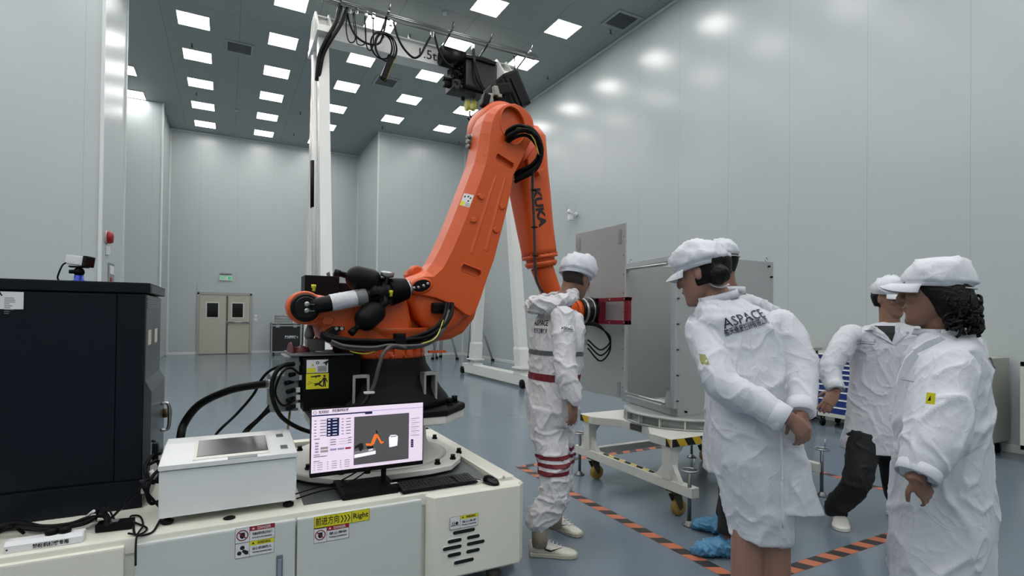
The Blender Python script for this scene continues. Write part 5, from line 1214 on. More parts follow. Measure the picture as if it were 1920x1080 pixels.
# ================================================================== TRIPODS
def tripod(ax, ay, h, feet, label):
    t = thing('tripod', label, 'tripod', (ax, ay, 0), 0, 'survey tripods by the wall corner')
    MB().cyl((ax, ay, h-.10), (ax, ay, h-.02), .10, .07).cyl((ax, ay, h-.02), (ax, ay, h+.05), .035).cyl((ax, ay, h+.05), (ax, ay, h+.07), .07).build('head', BLACK, t)
    MB().cyl((ax, ay, h-1.05), (ax, ay, h-.1), .022).build('centre_column', ALU, t)
    for fx, fy in feet:
        top = Vector((ax, ay, h-.1)); f = Vector((fx, fy, .02)); d_ = (f-top).normalized(); s_ = d_.cross(Z).normalized()*.035
        m = MB(); m.cyl(top+s_, f+s_*.8, .016, n=8).cyl(top-s_, f-s_*.8, .016, n=8); l_ = m.build('leg', ALU, t)
        MB().cyl(f+Vector((0, 0, .05)), f+Vector((0, 0, -.018)), .05, .055, n=12).build('foot', BLACK, l_)
        md = top+(f-top)*.55; MB().cyl(Vector((ax, ay, h-.95)), md, .009, n=6).build('brace', ALU, t)
tripod(7.0, 15.75, 1.93, ((7.40, 15.1), (6.75, 15.3), (7.1, 16.3)), 'survey tripod with black head standing right of the orange robot')
tripod(6.25, 16.5, 1.9, ((6.55, 15.95), (5.85, 16.3), (6.4, 17.05)), 'survey tripod half hidden behind the robot shoulder, right one')
tripod(5.75, 16.9, 1.9, ((6.1, 16.6), (5.45, 16.6), (5.8, 17.4)), 'survey tripod half hidden behind the robot shoulder, left one')

# ================================================================== GANTRY CRANE
CW = mat('crane_white', (214, 216, 212), .3)
cr = thing('gantry_crane', 'white gantry crane with A-frame legs marked 1.5t', 'crane', (3.35, 10.66, 0))
for x, nm in ((1.5, 'l'), (5.25, 'r')):
    e = MB().box((x-.12, 8.85, .05), (x+.12, 12.15, .26), .01).build('end_carriage', CW, cr)
    for y in (9.0, 12.0):
        MB().lathe([(.03, -.03), (.085, -.03), (.09, 0), (.085, .03), (.03, .03)], (x-.13, y+.12, .0915), X, 24).build('wheel', BLACK, e)
        MB().box((x-.11, y-.16 if y < 10 else y+.1, .08), (x+.11, y-.13 if y < 10 else y+.13, .2), .01).build('red_buffer', RED, e)
    for yb, yt in ((9.35, 10.35), (11.65, 10.97)):
        m = MB(); m.rings([[Vector((x+sx*hx, yy+sy*hy, z)) for sx, sy in ((-1, -1), (1, -1), (1, 1), (-1, 1))] for yy, z, hx, hy in ((yb, .40, .11, .13), (yb+(yt-yb)*.07, .75, .11, .13), (yb+(yt-yb)*.08, .8, .10, .10), (yt, 6.55, .09, .10))], True, False)
        m.box((x-.15, yb-.18, .37), (x+.15, yb+.18, .40)).box((x-.13, yb-.15, .26), (x+.13, yb+.15, .30)).box((x-.09, yb-.1, .30), (x+.09, yb+.1, .37)); m.build('leg', CW, cr)
    m = MB(); m.box((x-.14, 10.05, 6.50), (x+.14, 11.30, 6.62), .008); m.prism([(10.1, 6.62), (11.25, 6.62), (10.9, 7.02), (10.42, 7.02)], (x-.13, 0, 0), Y, Z, X, .03).prism([(10.1, 6.62), (11.25, 6.62), (10.9, 7.02), (10.42, 7.02)], (x+.10, 0, 0), Y, Z, X, .03); m.build('leg_head', CW, cr)
m = MB(); m.box((1.36, 10.54, 6.62), (5.6, 10.78, 6.98), .008).box((1.36, 10.48, 6.60), (5.6, 10.84, 6.625), .004).box((1.36, 10.48, 6.975), (5.6, 10.84, 7.0), .004); bm_ = m.build('girder', CW, cr)
text('lettering', '1.5t', .27, (3.60, 10.539, 6.79), X, Z, INK, bm_, bold=.002, fitw=.38)
# ladder of rungs and cable guide on the left frame
m = MB()
for q in range(15): z = 1.6+q*.33; yn = 9.35+1.0*(z-.4)/6.15+.1; m.cyl((1.5, yn, z), (1.5, yn+.55, z), .014, n=8)
m.cyl((1.42, 10.3, 1.2), (1.42, 10.9, 6.4), .045, n=12)
m.build('ladder_and_guide', CW, cr)
for q in range(4):
    o_ = Vector((.03*(q % 2), .03*(q//2), .0)); MB().tube([p_+o_*(1+.5*k_) for k_, p_ in enumerate((aty(594, 150, 10.15), aty(596, 126, 10.12), aty(600, 100, 10.1), aty(612, 74, 10.05), aty(630, 42, 10.05), aty(640, 12, 10.08)))], .032 if q < 3 else .018, 8, 6).build('supply_cable', RUBBER if q != 3 else STEEL, cr)
MB().cyl((1.405, 10.56, 3.4), (1.405, 10.66, 4.3), .052, n=10).build('black_guide_sleeve', BLACK, cr)
# festoon rails carried on brackets in front of the girder
GAL = mat('galvanised_rail', (120, 124, 124), .35, .8)
for y, z, r in ((10.12, 7.17, .022), (10.05, 7.10, .018), (10.2, 7.11, .018)):
    MB().cyl((1.45, y, z), (5.95, y, z), r, n=8).build('festoon_rail', GAL, cr)
for x in (1.75, 2.62, 3.9, 4.75, 5.7):
    MB().cyl((x, 10.6, 6.99), (x, 9.95, 7.14), .022, n=8).cyl((x, 9.98, 7.12), (x+.02, 9.92, 7.26), .02, n=8).build('rail_bracket', DSTEEL if x != 5.7 else STEEL, cr)
for x in (3.22,): MB().cyl((x, 10.6, 6.98), (x, 10.6, 7.14), .03, n=10).build('beam_lug', STEEL, cr)
def fest(p, name='festoon_cable', r=.018): MB().tube(p, r, 8, 8).build(name, RUBBER, cr)
Yf = 10.12
fest([aty(650, 18, Yf), aty(656, 45, Yf), aty(668, 68, Yf), aty(690, 82, Yf), aty(712, 80, Yf), aty(722, 50, Yf), aty(724, 32, Yf)], r=.02)
fest([aty(652, 22, Yf), aty(649, 50, Yf), aty(652, 72, Yf), aty(658, 80, Yf), aty(666, 74, Yf), aty(664, 50, Yf), aty(662, 25, Yf)], r=.011)
fest([aty(664, 22, Yf), aty(668, 60, Yf), aty(670, 82, Yf), aty(684, 82, Yf), aty(686, 60, Yf), aty(684, 25, Yf)], r=.011)
fest([aty(684, 25, Yf), aty(685, 60, Yf), aty(688, 88, Yf), aty(695, 94, Yf), aty(700, 80, Yf), aty(699, 30, Yf)], r=.013)
fest([aty(738, 42, Yf), aty(746, 70, Yf), aty(758, 92, Yf), aty(775, 108, Yf), aty(788, 103, Yf), aty(798, 85, Yf), aty(810, 64, Yf)], r=.022)
fest([aty(814, 64, Yf), aty(824, 98, Yf), aty(835, 116, Yf), aty(850, 127, Yf)], r=.022)
fest([aty(887, 90, Yf), aty(889, 115, 10.0), aty(893, 145, 9.98), aty(905, 168, 10.0), aty(915, 180, 10.1)], r=.026)
fest([aty(889, 88, Yf), aty(892, 120, 9.95), aty(900, 150, 9.95), aty(910, 170, 10.0)], r=.012)
fest([aty(964, 104, Yf), aty(966, 130, 10.15), aty(970, 160, 10.3)], r=.012)
for u, v in ((640, 14), (655, 15), (668, 16), (686, 20), (700, 24), (733, 38), (810, 60), (887, 84)):
    c_ = aty(u, v+4, Yf); MB().box(c_-Vector((.03, .03, .07)), c_+Vector((.03, .03, .05)), .008).build('festoon_trolley', STEEL, cr)
# coil of pendant cable and pendant
cc = aty(720, 91, Yf)
for q in range(5):
    random.seed(20+q); rx, rz, dx = .17+.04*random.random(), .24+.03*random.random(), random.uniform(-.05, .05)
    MB().tube([(cc.x+dx+rx*math.cos(a), Yf+.03*q-.06, cc.z+rz*math.sin(a)*1.0+.02*q) for a in [2*PI*k_/12 for k_ in range(12)]], .014, 8, 3, closed=True).build('coiled_cable', RUBBER, cr)
MB().tube([aty(722, 40, Yf), aty(720, 60, Yf), aty(719, 72, Yf)], .01, 6, 4).build('coil_tie', DSTEEL, cr)
pt, pb_ = aty(734, 108, 10.05), aty(718, 148, 10.05); dv = (pb_-pt).normalized()
def orient(d_):
    a = Vector(d_).normalized(); x_ = Y.cross(a).normalized(); y_ = a.cross(x_); return Matrix(((x_.x, y_.x, a.x), (x_.y, y_.y, a.y), (x_.z, y_.z, a.z)))
R_ = orient(dv); c_ = (pt+pb_)/2; L_ = (pb_-pt).length
pd = MB().box(c_-Vector((.055, .04, L_/2)), c_+Vector((.055, .04, L_/2)), .02, R_).build('pendant_control', BLACK, cr)
MB().box(c_-R_ @ Vector((.056, 0, 0))-Vector((.008, .042, L_/2)), c_-R_ @ Vector((.056, 0, 0))+Vector((.008, .035, L_/2)), .004, R_).build('yellow_edge', YEL, pd)
# hoist hanging under the girder
h = thing('electric_hoist', 'black electric chain hoist hanging from the crane girder', 'hoist', (4.5, 10.4, 6.3))
HB = mat('hoist_black', (12, 13, 18), .4, spec=.35)
ha, hb2 = aty(874, 106, 10.05), aty(932, 173, 10.05); m = MB(); m.box((ha.x, 10.05, hb2.z), (hb2.x, 10.46, ha.z), .03); mb_ = m.build('control_case', HB, h)
m = MB(); pq = XZ([(875, 102), (905, 106), (932, 116), (929, 122), (900, 113), (874, 108)], 10.0); m.prism(pq, (0, 10.0, 0), X, Z, Y, .47, .01); m.build('cover_edge', BLACK, mb_)
m = MB(); m.cyl(aty(826, 104, 10.35), aty(868, 116, 10.35), .20, n=24); m.build('travel_motor', BLACK, h)
random.seed(31)
m = MB(); m.box(aty(848, 122, 10.3), aty(882, 168, 10.6), .02); core = m.build('gear_case', BLACK, h)
for q in range(26):
    u, v = random.uniform(848, 880), random.uniform(118, 170); c_ = aty(u, v, 10.2+random.uniform(0, .1)); s_ = random.uniform(.02, .055)
    MB().cyl(c_, c_+Vector((random.uniform(-.1, .1), -.08, random.uniform(-.1, .1))), s_*.8, n=8).build('motor_detail', random.choice([BLACK, HB, BLACK, DSTEEL]), core)
m = MB(); m.box(aty(832, 148, 10.3), aty(852, 152, 10.4), .01).box(aty(834, 150, 10.3), aty(852, 169, 10.45), .03); m.build('limit_switch', BLACK, h)
m = MB(); m.box(aty(848, 164, 10.2), aty(896, 174, 10.6), .01); m.build('lower_plate', HB, h)
MB().box(aty(860, 108, 10.25), aty(872, 118, 10.4), .02).build('silver_cover', STEEL, h)
for u in (880, 886, 891): MB().cyl(aty(u, 168, 10.5), aty(u-1, 194, 10.5), .008, n=6).build('chain', STEEL, h)
MB().cyl(aty(868, 170, 10.4), aty(868, 184, 10.4), .006, n=6).build('stop_chain', DSTEEL, h); MB().sphere(aty(868, 185, 10.4), .045).build('chain_stop', BLACK, h)
m = MB()
hk = mat('hook_yellow', (200, 190, 70), .4)
for u in (876, 888): m.lathe([(.05, -.02), (.11, -.03), (.12, 0), (.11, .03), (.05, .02)], aty(u, 198, 10.5), X, 20)
m.box(aty(876, 202, 10.45), aty(888, 208, 10.55), .01); m.build('hook_block', hk, h)
c_ = aty(881, 208, 10.5); MB().tube([c_, c_+Vector((0, 0, -.09)), c_+Vector((.05, 0, -.15)), c_+Vector((.01, 0, -.2)), c_+Vector((-.05, 0, -.16))], .018, 8, 5).build('hook', BLACK, h)
# ================================================================== PEOPLE
def vox(mb, voxel, it=2, fac=.5):
    bmesh.ops.recalc_face_normals(mb.bm, faces=mb.bm.faces)
    me = bpy.data.meshes.new('t'); mb.bm.to_mesh(me); mb.bm.free()
    o = bpy.data.objects.new('t', me); COL.objects.link(o)
    m = o.modifiers.new('r', 'REMESH'); m.mode = 'VOXEL'; m.voxel_size = voxel; m.use_smooth_shade = True
    if it:
        s_ = o.modifiers.new('s', 'SMOOTH'); s_.factor = fac; s_.iterations = it
    bpy.context.view_layer.update(); dg = bpy.context.evaluated_depsgraph_get(); dg.update()
    r = bpy.data.meshes.new_from_object(o.evaluated_get(dg)); bpy.data.objects.remove(o); bpy.data.meshes.remove(me)
    return r
def ridge(p, sc, off=0):
    a = noise.noise(Vector((p.x*sc[0]+off, p.y*sc[1]+off*1.7, p.z*sc[2]-off)))
    return .55*(1-min(1, abs(a)*2.0))**2+.75*math.exp(-(a/.07)**2)
def cloth_mesh(mb, voxel, folds, it=3):
    """folds(p) -> list of (scale vec, amplitude, offset) crease fields at p"""
    me = vox(mb, voxel, it)
    me.calc_loop_triangles() if 0 else None
    nrm = [v.normal.copy() for v in me.vertices]
    for v, n_ in zip(me.vertices, nrm):
        p = v.co; d_ = 0
        w_ = Vector((noise.noise(p*5), noise.noise(p*5+Vector((7, 3, 1))), noise.noise(p*5+Vector((1, 9, 4)))))*.05
        for sc, amp, off in folds(p): d_ += amp*(ridge(p+w_, sc, off)-.3)
        v.co = p+n_*d_
    for f in me.polygons: f.use_smooth = True
    return me
def obj(name, me, m, parent):
    me.materials.clear(); me.materials.append(m); me.name = name
    return link(name, me, parent)
def interp(vals, t):
    n = len(vals)-1; x_ = min(max(t, 0), 1)*n; i = min(int(x_), n-1); k_ = x_-i; k_ = k_*k_*(3-2*k_)
    return vals[i]*(1-k_)+vals[i+1]*k_
def limb(mb, pts, rads, n=18, sub=6, flat=1.0): mb.tube(pts, lambda t: interp(rads, t), n, sub, flat=flat); return mb
def er(c, s, f, hs, hf, n=28, sq=2.3, tilt=None):
    out = []
    for k_ in range(n):
        a = 2*PI*k_/n; ca, sa = math.cos(a), math.sin(a); q = (abs(ca)**sq+abs(sa)**sq)**(-1/sq)
        out.append(Vector(c)+s*(ca*q*hs)+f*(sa*q*hf))
    return out
HEAD = [(-.120, .066, .030, .016), (-.113, .083, .020, .031), (-.096, .091, .0, .044), (-.075, .090, -.034, .055), (-.050, .091, -.060, .063), (-.020, .089, -.080, .069), (.010, .085, -.093, .073), (.040, .090, -.098, .075), (.070, .084, -.095, .072), (.095, .062, -.078, .060), (.112, .030, -.045, .036), (.119, .0, -.015, .010)]
def head_frame(f, up):
    f = Vector(f).normalized(); up = Vector(up); up = (up-f*up.dot(f)).normalized(); s = up.cross(f)   # s = person's left
    return f, up, s
def head(mb, c, f, up, sc=1.0, big_nose=1.0):
    f, up, s = head_frame(f, up); c = Vector(c)
    rr = []
    for z, yf, yb, hw in HEAD:
        mid = (yf+yb)/2; rr.append(er(c+up*z*sc+f*mid*sc, s, f, hw*sc, (yf-yb)/2*sc, 32, 2.25))
    mb.rings(rr)
    P_ = lambda x, y, z: c+s*x*sc+f*y*sc+up*z*sc
    mb.tube([P_(0, .086, .030), P_(0, .098, .008), P_(0, .108*big_nose, -.014), P_(0, .102, -.024)], lambda t: (.007+.007*t)*sc, 10, 4)
    mb.sphere(P_(.011, .094, -.022), .009*sc, n=10); mb.sphere(P_(-.011, .094, -.022), .009*sc, n=10)
    R = Matrix((s, f, up)).transposed()
    mb.sphere(P_(0, .088, -.048), .012*sc, (2, .9, .5), 12, R); mb.sphere(P_(0, .087, -.060), .012*sc, (1.7, .9, .6), 12, R)
    mb.sphere(P_(0, .078, -.100), .020*sc, (1.1, .8, .8), 12, R)
    mb.sphere(P_(0, .080, .048), .03*sc, (1.6, .55, .5), 12, R)
    for q in (1, -1):
        mb.sphere(P_(q*.042, .070, -.012), .022*sc, (1, .8, .9), 12, R)
        mb.sphere(P_(q*.074, -.010, .0), .027*sc, (.28, .60, 1.05), 14, R)
    return f, up, s
def face_bits(c, f, up, sc, parent, hair):
    f, up, s = head_frame(f, up); c = Vector(c); R = Matrix((s, f, up)).transposed(); P_ = lambda x, y, z: c+s*x*sc+f*y*sc+up*z*sc
    for q in (1, -1):
        MB().sphere(P_(q*.031, .0835, .020), .010*sc, (1.35, .45, .42), 12, R).build('eye', mat('eye_dark', (26, 20, 18), .25), parent)
        MB().tube([P_(q*.016, .090, .040), P_(q*.032, .089, .045), P_(q*.048, .079, .040)], .0032*sc, 6, 3).build('eyebrow', hair, parent)
    MB().sphere(P_(0, .0955, -.0535), .009*sc, (2.2, .35, .35), 10, R).build('lips', mat('lip', (120, 66, 60), .5), parent)
def hand(mb, w, d, n, t, L=.18, curl=(.35, .4, .45, .5), thumb=.5, spread=.06):
    """w wrist, d finger direction, n back-of-hand normal, t direction of the thumb side"""
    w, d = Vector(w), Vector(d).normalized(); n = Vector(n); n = (n-d*n.dot(d)).normalized(); t = Vector(t); t = (t-d*t.dot(d)-n*t.dot(n)).normalized()
    k_ = L/.185
    def rr(x, hw, th, o=0): return er(w+d*x*k_+t*o*k_, t, n, hw*k_, th*k_, 16, 3)
    mb.rings([rr(-.02, .026, .019), rr(.01, .030, .018), rr(.04, .040, .016), rr(.075, .042, .014), rr(.098, .039, .011)])
    for i, (o, l) in enumerate(((.030, .072), (.010, .080), (-.010, .075), (-.029, .058))):
        a = curl[i]; p = w+d*.092*k_+t*o*k_; dd = (d+t*(o*spread*20)).normalized(); ax = dd.cross(n).normalized()
        pts = [p-dd*.012*k_, p]; ang = a*.6
        for ph in (.45, .31, .24):
            q = Quaternion(ax, -ang); v_ = q @ dd
            p = p+v_*l*ph*k_; pts.append(p); ang += a
        mb.tube(pts, lambda tt: (.0098-.0025*tt)*k_, 10, 3)
    p = w+d*.022*k_+t*.026*k_-n*.004; v1 = (d*.55+t*.75-n*.35).normalized(); v2 = (d*(.9)+t*(.45-thumb*.6)-n*(.3+thumb*.3)).normalized()
    mb.tube([p-v1*.01, p+v1*.034*k_, p+v1*.034*k_+v2*.032*k_, p+v1*.034*k_+v2*.055*k_], lambda tt: (.0135-.0045*tt)*k_, 10, 3)
def cap(c, f, up, sc, m, parent, brim=True, puff=1.0, seed=0, hs=.088, hf=.106, z0=.035, hgt=.10, strap=True, back=0.0):
    f, up, s = head_frame(f, up); c = Vector(c); rr = []
    prof = [(-.004, .985), (.0, 1.0), (.10, .995), (.13, 1.01), (.17, 1.03*puff), (.25, 1.045*puff), (.38, 1.05*puff), (.52, 1.02*puff), (.66, .95*puff), (.78, .85*puff), (.88, .70*puff), (.95, .52*puff), (.99, .30*puff), (1.0, .10)]
    if seed != 3: prof = [(-.004, .985), (.0, 1.0), (.10, .995), (.13, 1.01), (.17, 1.03*puff), (.25, 1.045*puff), (.36, 1.03*puff), (.48, .98*puff), (.60, .91*puff), (.72, .81*puff), (.82, .69*puff), (.90, .55*puff), (.96, .38*puff), (.99, .22*puff), (1.0, .08)]
    n = 56
    for h_, k_ in prof:
        z = (z0+h_*hgt*1.02)*sc; ring_ = []
        for q in range(n):
            a = 2*PI*q/n; x_, y_ = math.cos(a)*hs*k_*sc, math.sin(a)*hf*k_*sc
            p = c+s*x_+f*(y_-.004*sc-back*h_*sc)+up*(z-(.012*sc*math.sin(a)*-1 if 0 else 0))
            if h_ > .03:
                d_ = (s*x_+f*y_+up*(h_-.3)*.08).normalized()
                am = .010*min(1, h_*4)
                p += d_*(am*(ridge(p+Vector((seed, 0, 0)), (13, 13, 17))-.3)+.004*noise.noise(p*26))
            ring_.append(p)
        rr.append(ring_)
    o = MB().rings(rr, True, True).build('cap', m, parent)
    if brim:
        b = MB(); n = 18; R_ = []
        for lay, dz in ((0, 0), (1, .004)):
            pass
        rings_ = []
        for q in range(n+1):
            a = PI*(.14+.72*q/n); ca, sa = math.cos(a), math.sin(a)
            inn = c+s*(ca*hs*sc)+f*(sa*hf*sc-.006*sc)+up*((z0+.008)*sc)
            L = (.052 if seed == 8 else .066)*sc*max(.05, math.sin(PI*q/n))**.55
            out = inn+(s*ca*.35+f*(sa*.9+.1)).normalized()*L+up*(-.012*sc*(1+.8*abs(ca)*2)-.25*abs(ca)**2*L)
            mid = inn*.5+out*.5+up*.006*sc
            rings_.append([inn, mid, out, out-up*.0025, mid-up*.003, inn-up*.003])
        b.rings(rings_, True, True).build('cap_brim', m, o)
    if strap:
        b = MB(); b.tube([c+s*(math.cos(a)*hs*1.03*sc)+f*(math.sin(a)*hf*1.06*sc)+up*((z0-.002)*sc) for a in [PI*(1.25+.5*q/8) for q in range(9)]], .009*sc, 8, 2, flat=.35); b.build('cap_strap', m, o)
    return o
def fabric(name, col, rough=.75):
    m = mat(name, col, rough, bump=.15, bscale=350)
    nt = m.node_tree; b = nt.nodes['Principled BSDF']; old = b.inputs['Normal'].links[0].from_node
    tc = nt.nodes.new('ShaderNodeTexCoord'); mp = nt.nodes.new('ShaderNodeMapping'); mp.inputs['Scale'].default_value = (1, 1, .75); nt.links.new(tc.outputs['Object'], mp.inputs['Vector'])
    h = None
    for sc, dist, st in ((6, .8, .0062), (15, .5, .0012)):
        n = nt.nodes.new('ShaderNodeTexNoise'); n.inputs['Scale'].default_value = sc; n.inputs['Detail'].default_value = 2.5; n.inputs['Distortion'].default_value = dist; nt.links.new(mp.outputs[0], n.inputs['Vector'])
        a = nt.nodes.new('ShaderNodeMath'); a.operation = 'SUBTRACT'; a.inputs[1].default_value = .5; nt.links.new(n.outputs['Fac'], a.inputs[0])
        c = nt.nodes.new('ShaderNodeMath'); c.operation = 'ABSOLUTE'; nt.links.new(a.outputs[0], c.inputs[0])
        d = nt.nodes.new('ShaderNodeMath'); d.operation = 'POWER'; d.inputs[1].default_value = .6; nt.links.new(c.outputs[0], d.inputs[0])
        bp = nt.nodes.new('ShaderNodeBump'); bp.inputs['Strength'].default_value = .75; bp.inputs['Distance'].default_value = st*2.2; bp.invert = True
        nt.links.new(d.outputs[0], bp.inputs['Height'])
        if h: nt.links.new(h.outputs[0], bp.inputs['Normal'])
        h = bp
    nt.links.new(h.outputs[0], old.inputs['Normal'])
    return m
COAT = fabric('coat_white', (196, 200, 208)); COATB = fabric('coat_white_grey', (192, 196, 203)); SUIT = fabric('coverall_white', (204, 204, 208)); CAPM = fabric('cap_white', (200, 204, 212))
SK1 = mat('skin_tan', (134, 100, 82), .5, bump=.05, bscale=200); SK2 = mat('skin_light', (144, 108, 92), .5, bump=.05, bscale=200); SK3 = mat('skin_warm', (128, 94, 78), .5, bump=.05, bscale=200); LEGS = mat('skin_legs', (134, 106, 86), .5, bump=.04, bscale=200)
HAIR = mat('hair_black', (9, 7, 7), .5, bump=.6, bscale=90, spec=.2)
CRt, CFd = Vector((CR.x, CR.y, 0)).normalized(), Vector((CF.x, CF.y, 0)).normalized()
def face_dir(r, a): return (CRt*r+CFd*a).normalized()
def collar_ring(mb, c, s, f, hs, hf, up, h, th=.006, a0=0, a1=2*PI, n=28):
    rings_ = []
    for q in range(n+1):
        a = a0+(a1-a0)*q/n; d_ = s*math.cos(a)*hs+f*math.sin(a)*hf; o_ = d_.normalized()
        b_ = Vector(c)+d_; rings_.append([b_, b_+up*h+o_*.004, b_+up*h+o_*(.004+th), b_-up*.002+o_*th*2.2])
    mb.rings(rings_, True, True)

# ---------------------------------------------------------------- A: man in the white coverall
t = thing('person', 'person in white coverall with dark red belt, standing behind the cart corner', 'person', (1.85, 2.80, 0))
f = face_dir(.86, .5); s = Z.cross(f)      # s: his left
D = atd
hd_c = D(1080, 522, 3.36)+Vector((0, 0, 0)); hf_ = (face_dir(.62, .75)+Vector((0, 0, -.28))); hup = Vector((0, 0, 1))+face_dir(.62, .75)*.28
neck_b = D(1052, 575, 3.34)
b = MB(); head(b, hd_c, hf_, hup, 1.0)
limb(b, [neck_b-Z*.08, neck_b, neck_b+(hd_c-neck_b)*.55, hd_c-f*.02], [.075, .062, .058, .06])
cen = lambda u, v, d: D(u, v, d)
# torso core, arms, legs under the suit
limb(b, [D(1050, 590, 3.34), D(1042, 690, 3.32), D(1038, 770, 3.3)], [.10, .11, .12])
shR, elR, wrR = D(1056, 602, 3.16), D(1060, 690, 3.07), D(1073, 748, 3.05)
limb(b, [shR, elR, wrR], [.05, .04, .03, .026])
hand(b, wrR+Z*.005, Vector((0, 0, -1))+f*.08, (s*-1)+f*.35, f*.9+s*.3, .185, (.25, .3, .35, .45), .3)
shLA = D(1050, 600, 3.46); wLA = shLA-Z*.52+f*.0; limb(b, [shLA, shLA-Z*.28, wLA], [.05, .04, .028]); hand(b, wLA, -Z, s+f*.2, f, .17, (.3, .3, .35, .4), .3)
b_leg = [(D(1030, 780, 3.24), D(1040, 878, 3.17), D(1012, 1000, 3.16)), (D(1045, 780, 3.40), D(1050, 870, 3.42), D(1040, 972, 3.44))]
for p0, p1, p2 in b_leg: limb(b, [p0, p1, p2, Vector((p2.x, p2.y, .06))], [.075, .05, .045, .035, .035])
body = obj('body', vox(b, .0042, 2), SK1, t); face_bits(hd_c, hf_, hup, 1, body, HAIR)
fq, uq, sq_ = head_frame(hf_, hup)
b = MB(); hr = []
for z, yf, yb, hw in HEAD[4:9]: hr.append(er(hd_c+uq*z+fq*((yf+yb)/2-.014), sq_, fq, hw*.99, (yf-yb)/2*.97))
b.rings(hr); b.build('hair', mat('hair_short', (40, 32, 28), .6, bump=.5, bscale=200), body)
cap(hd_c, hf_, hup, 1.08, CAPM, t, brim=False, puff=1.09, seed=3, z0=.012, hgt=.140, back=-.03, hs=.090, hf=.104)
g = MB()
rings_ = []
for u, v, d, hs, hf2 in ((1052, 583, 3.34, .10, .085), (1048, 592, 3.34, .18, .11), (1044, 612, 3.33, .215, .125), (1042, 650, 3.32, .215, .130), (1040, 690, 3.32, .20, .130), (1037, 712, 3.31, .19, .128), (1036, 735, 3.31, .20, .135), (1035, 765, 3.30, .20, .140), (1036, 790, 3.30, .18, .125)):
    rings_.append(er(D(u, v, d), s, f, hs, hf2))
g.rings(rings_)
limb(g, [shR+Z*.01+s*.04, shR-s*.0, elR, wrR+Z*.02, wrR+Z*.0], [.075, .076, .070, .066, .060, .054, .040])
shL = D(1050, 600, 3.46); limb(g, [shL, shL-Z*.28-f*.03, shL-Z*.42-f*.02, shL-Z*.52], [.085, .075, .065, .05])
for k_, (p0, p1, p2) in enumerate(b_leg):
    limb(g, [p0+Z*.06, p0-Z*.1, p1, p1-Z*.18-f*.02, Vector((p2.x, p2.y, .22)), Vector((p2.x, p2.y, .155))], [.115, .112, .095, .082, .080, .078, .05])
def foldsA(p):
    leg = p.z < .75
    return [((8, 8, 13) if leg else (9, 9, 7), .011 if leg else .009, 2), ((20, 20, 18), .0035, 5)] + ([((7, 7, 26), .009, 9)] if p.z < .42 else [])
cl = obj('coverall', cloth_mesh(g, .0075, foldsA), SUIT, t)
# hood bunched on the neck
g = MB()
hc = D(1040, 568, 3.32)
g.tube([hc+s*math.cos(a)*.115+f*(math.sin(a)*.105)+Z*(.02-.045*math.cos(a*1)*0+.035*math.sin(a)) for a in [2*PI*q/12 for q in range(12)]], .036, 12, 3, closed=True)
g.tube([hc+s*math.cos(a)*.10+f*(math.sin(a)*.09-.05)+Z*(-.015) for a in [PI*1.0+PI*q/8 for q in range(9)]], .048, 12, 3)
obj('hood', cloth_mesh(g, .006, lambda p: [((16, 16, 22), .014, 1)]), SUIT, cl)
# belt, stripes and logos follow the suit surface
def band(rings2, m, name, parent, n=32):
    return MB().rings(rings2, False, True).build(name, m, parent)
def surf_band(z_lo, z_hi, host, m, name, parent, off=.003, keep=None):
    """copy of the host's faces between two heights, lifted off the cloth"""
    me = host.data; bm = bmesh.new(); bm.from_mesh(me)
    bmesh.ops.bisect_plane(bm, geom=bm.verts[:]+bm.edges[:]+bm.faces[:], plane_co=(0, 0, z_lo), plane_no=(0, 0, -1), clear_outer=True)
    bmesh.ops.bisect_plane(bm, geom=bm.verts[:]+bm.edges[:]+bm.faces[:], plane_co=(0, 0, z_hi), plane_no=(0, 0, 1), clear_outer=True)
    if keep:
        rm = [f_ for f_ in bm.faces if not keep(f_.calc_center_median(), f_.normal)]
        bmesh.ops.delete(bm, geom=rm, context='FACES')
    for v in bm.verts: v.co += v.normal*off
    me2 = bpy.data.meshes.new(name); bm.to_mesh(me2); bm.free()
    for f_ in me2.polygons: f_.use_smooth = True
    return obj(name, me2, m, parent)
RIB = mat('ribbon_dark_red', (104, 16, 34), .6); GRB = mat('ribbon_grey', (88, 92, 94), .5)
zb_ = D(1022, 706, 3.25).z
tc_ = D(1040, 700, 3.32)
notarm = lambda p, n_: (p-Vector((wrR.x, wrR.y, p.z))).length > .085 and (p-Vector((elR.x, elR.y, p.z))).length > .09
surf_band(zb_-.022, zb_+.02, cl, RIB, 'belt', cl, keep=notarm)
zg = D(1020, 661, 3.25).z; surf_band(zg-.014, zg+.014, cl, GRB, 'grey_back_band', cl, keep=lambda p, n_: notarm(p, n_) and n_.dot(f) < .5)
for v_ in (857, 871, 885):
    zz_ = D(1035, v_, 3.14).z; surf_band(zz_-.012, zz_+.012, cl, RIB, 'knee_stripe', cl)
def decal(body_, size, c_, U_, V_, parent, m=INK, fit=None, host=None, off=.003, bold=.0006, name='lettering', maxd=.12):
    """lettering laid on a cloth surface: each vertex dropped on the host along the lettering normal"""
    o = text(name, body_, size, c_, U_, V_, m, parent, depth=.0012, fitw=fit, bold=bold)
    drape(o, host, Vector(U_).cross(Vector(V_)).normalized(), Vector(c_), off, maxd); return o
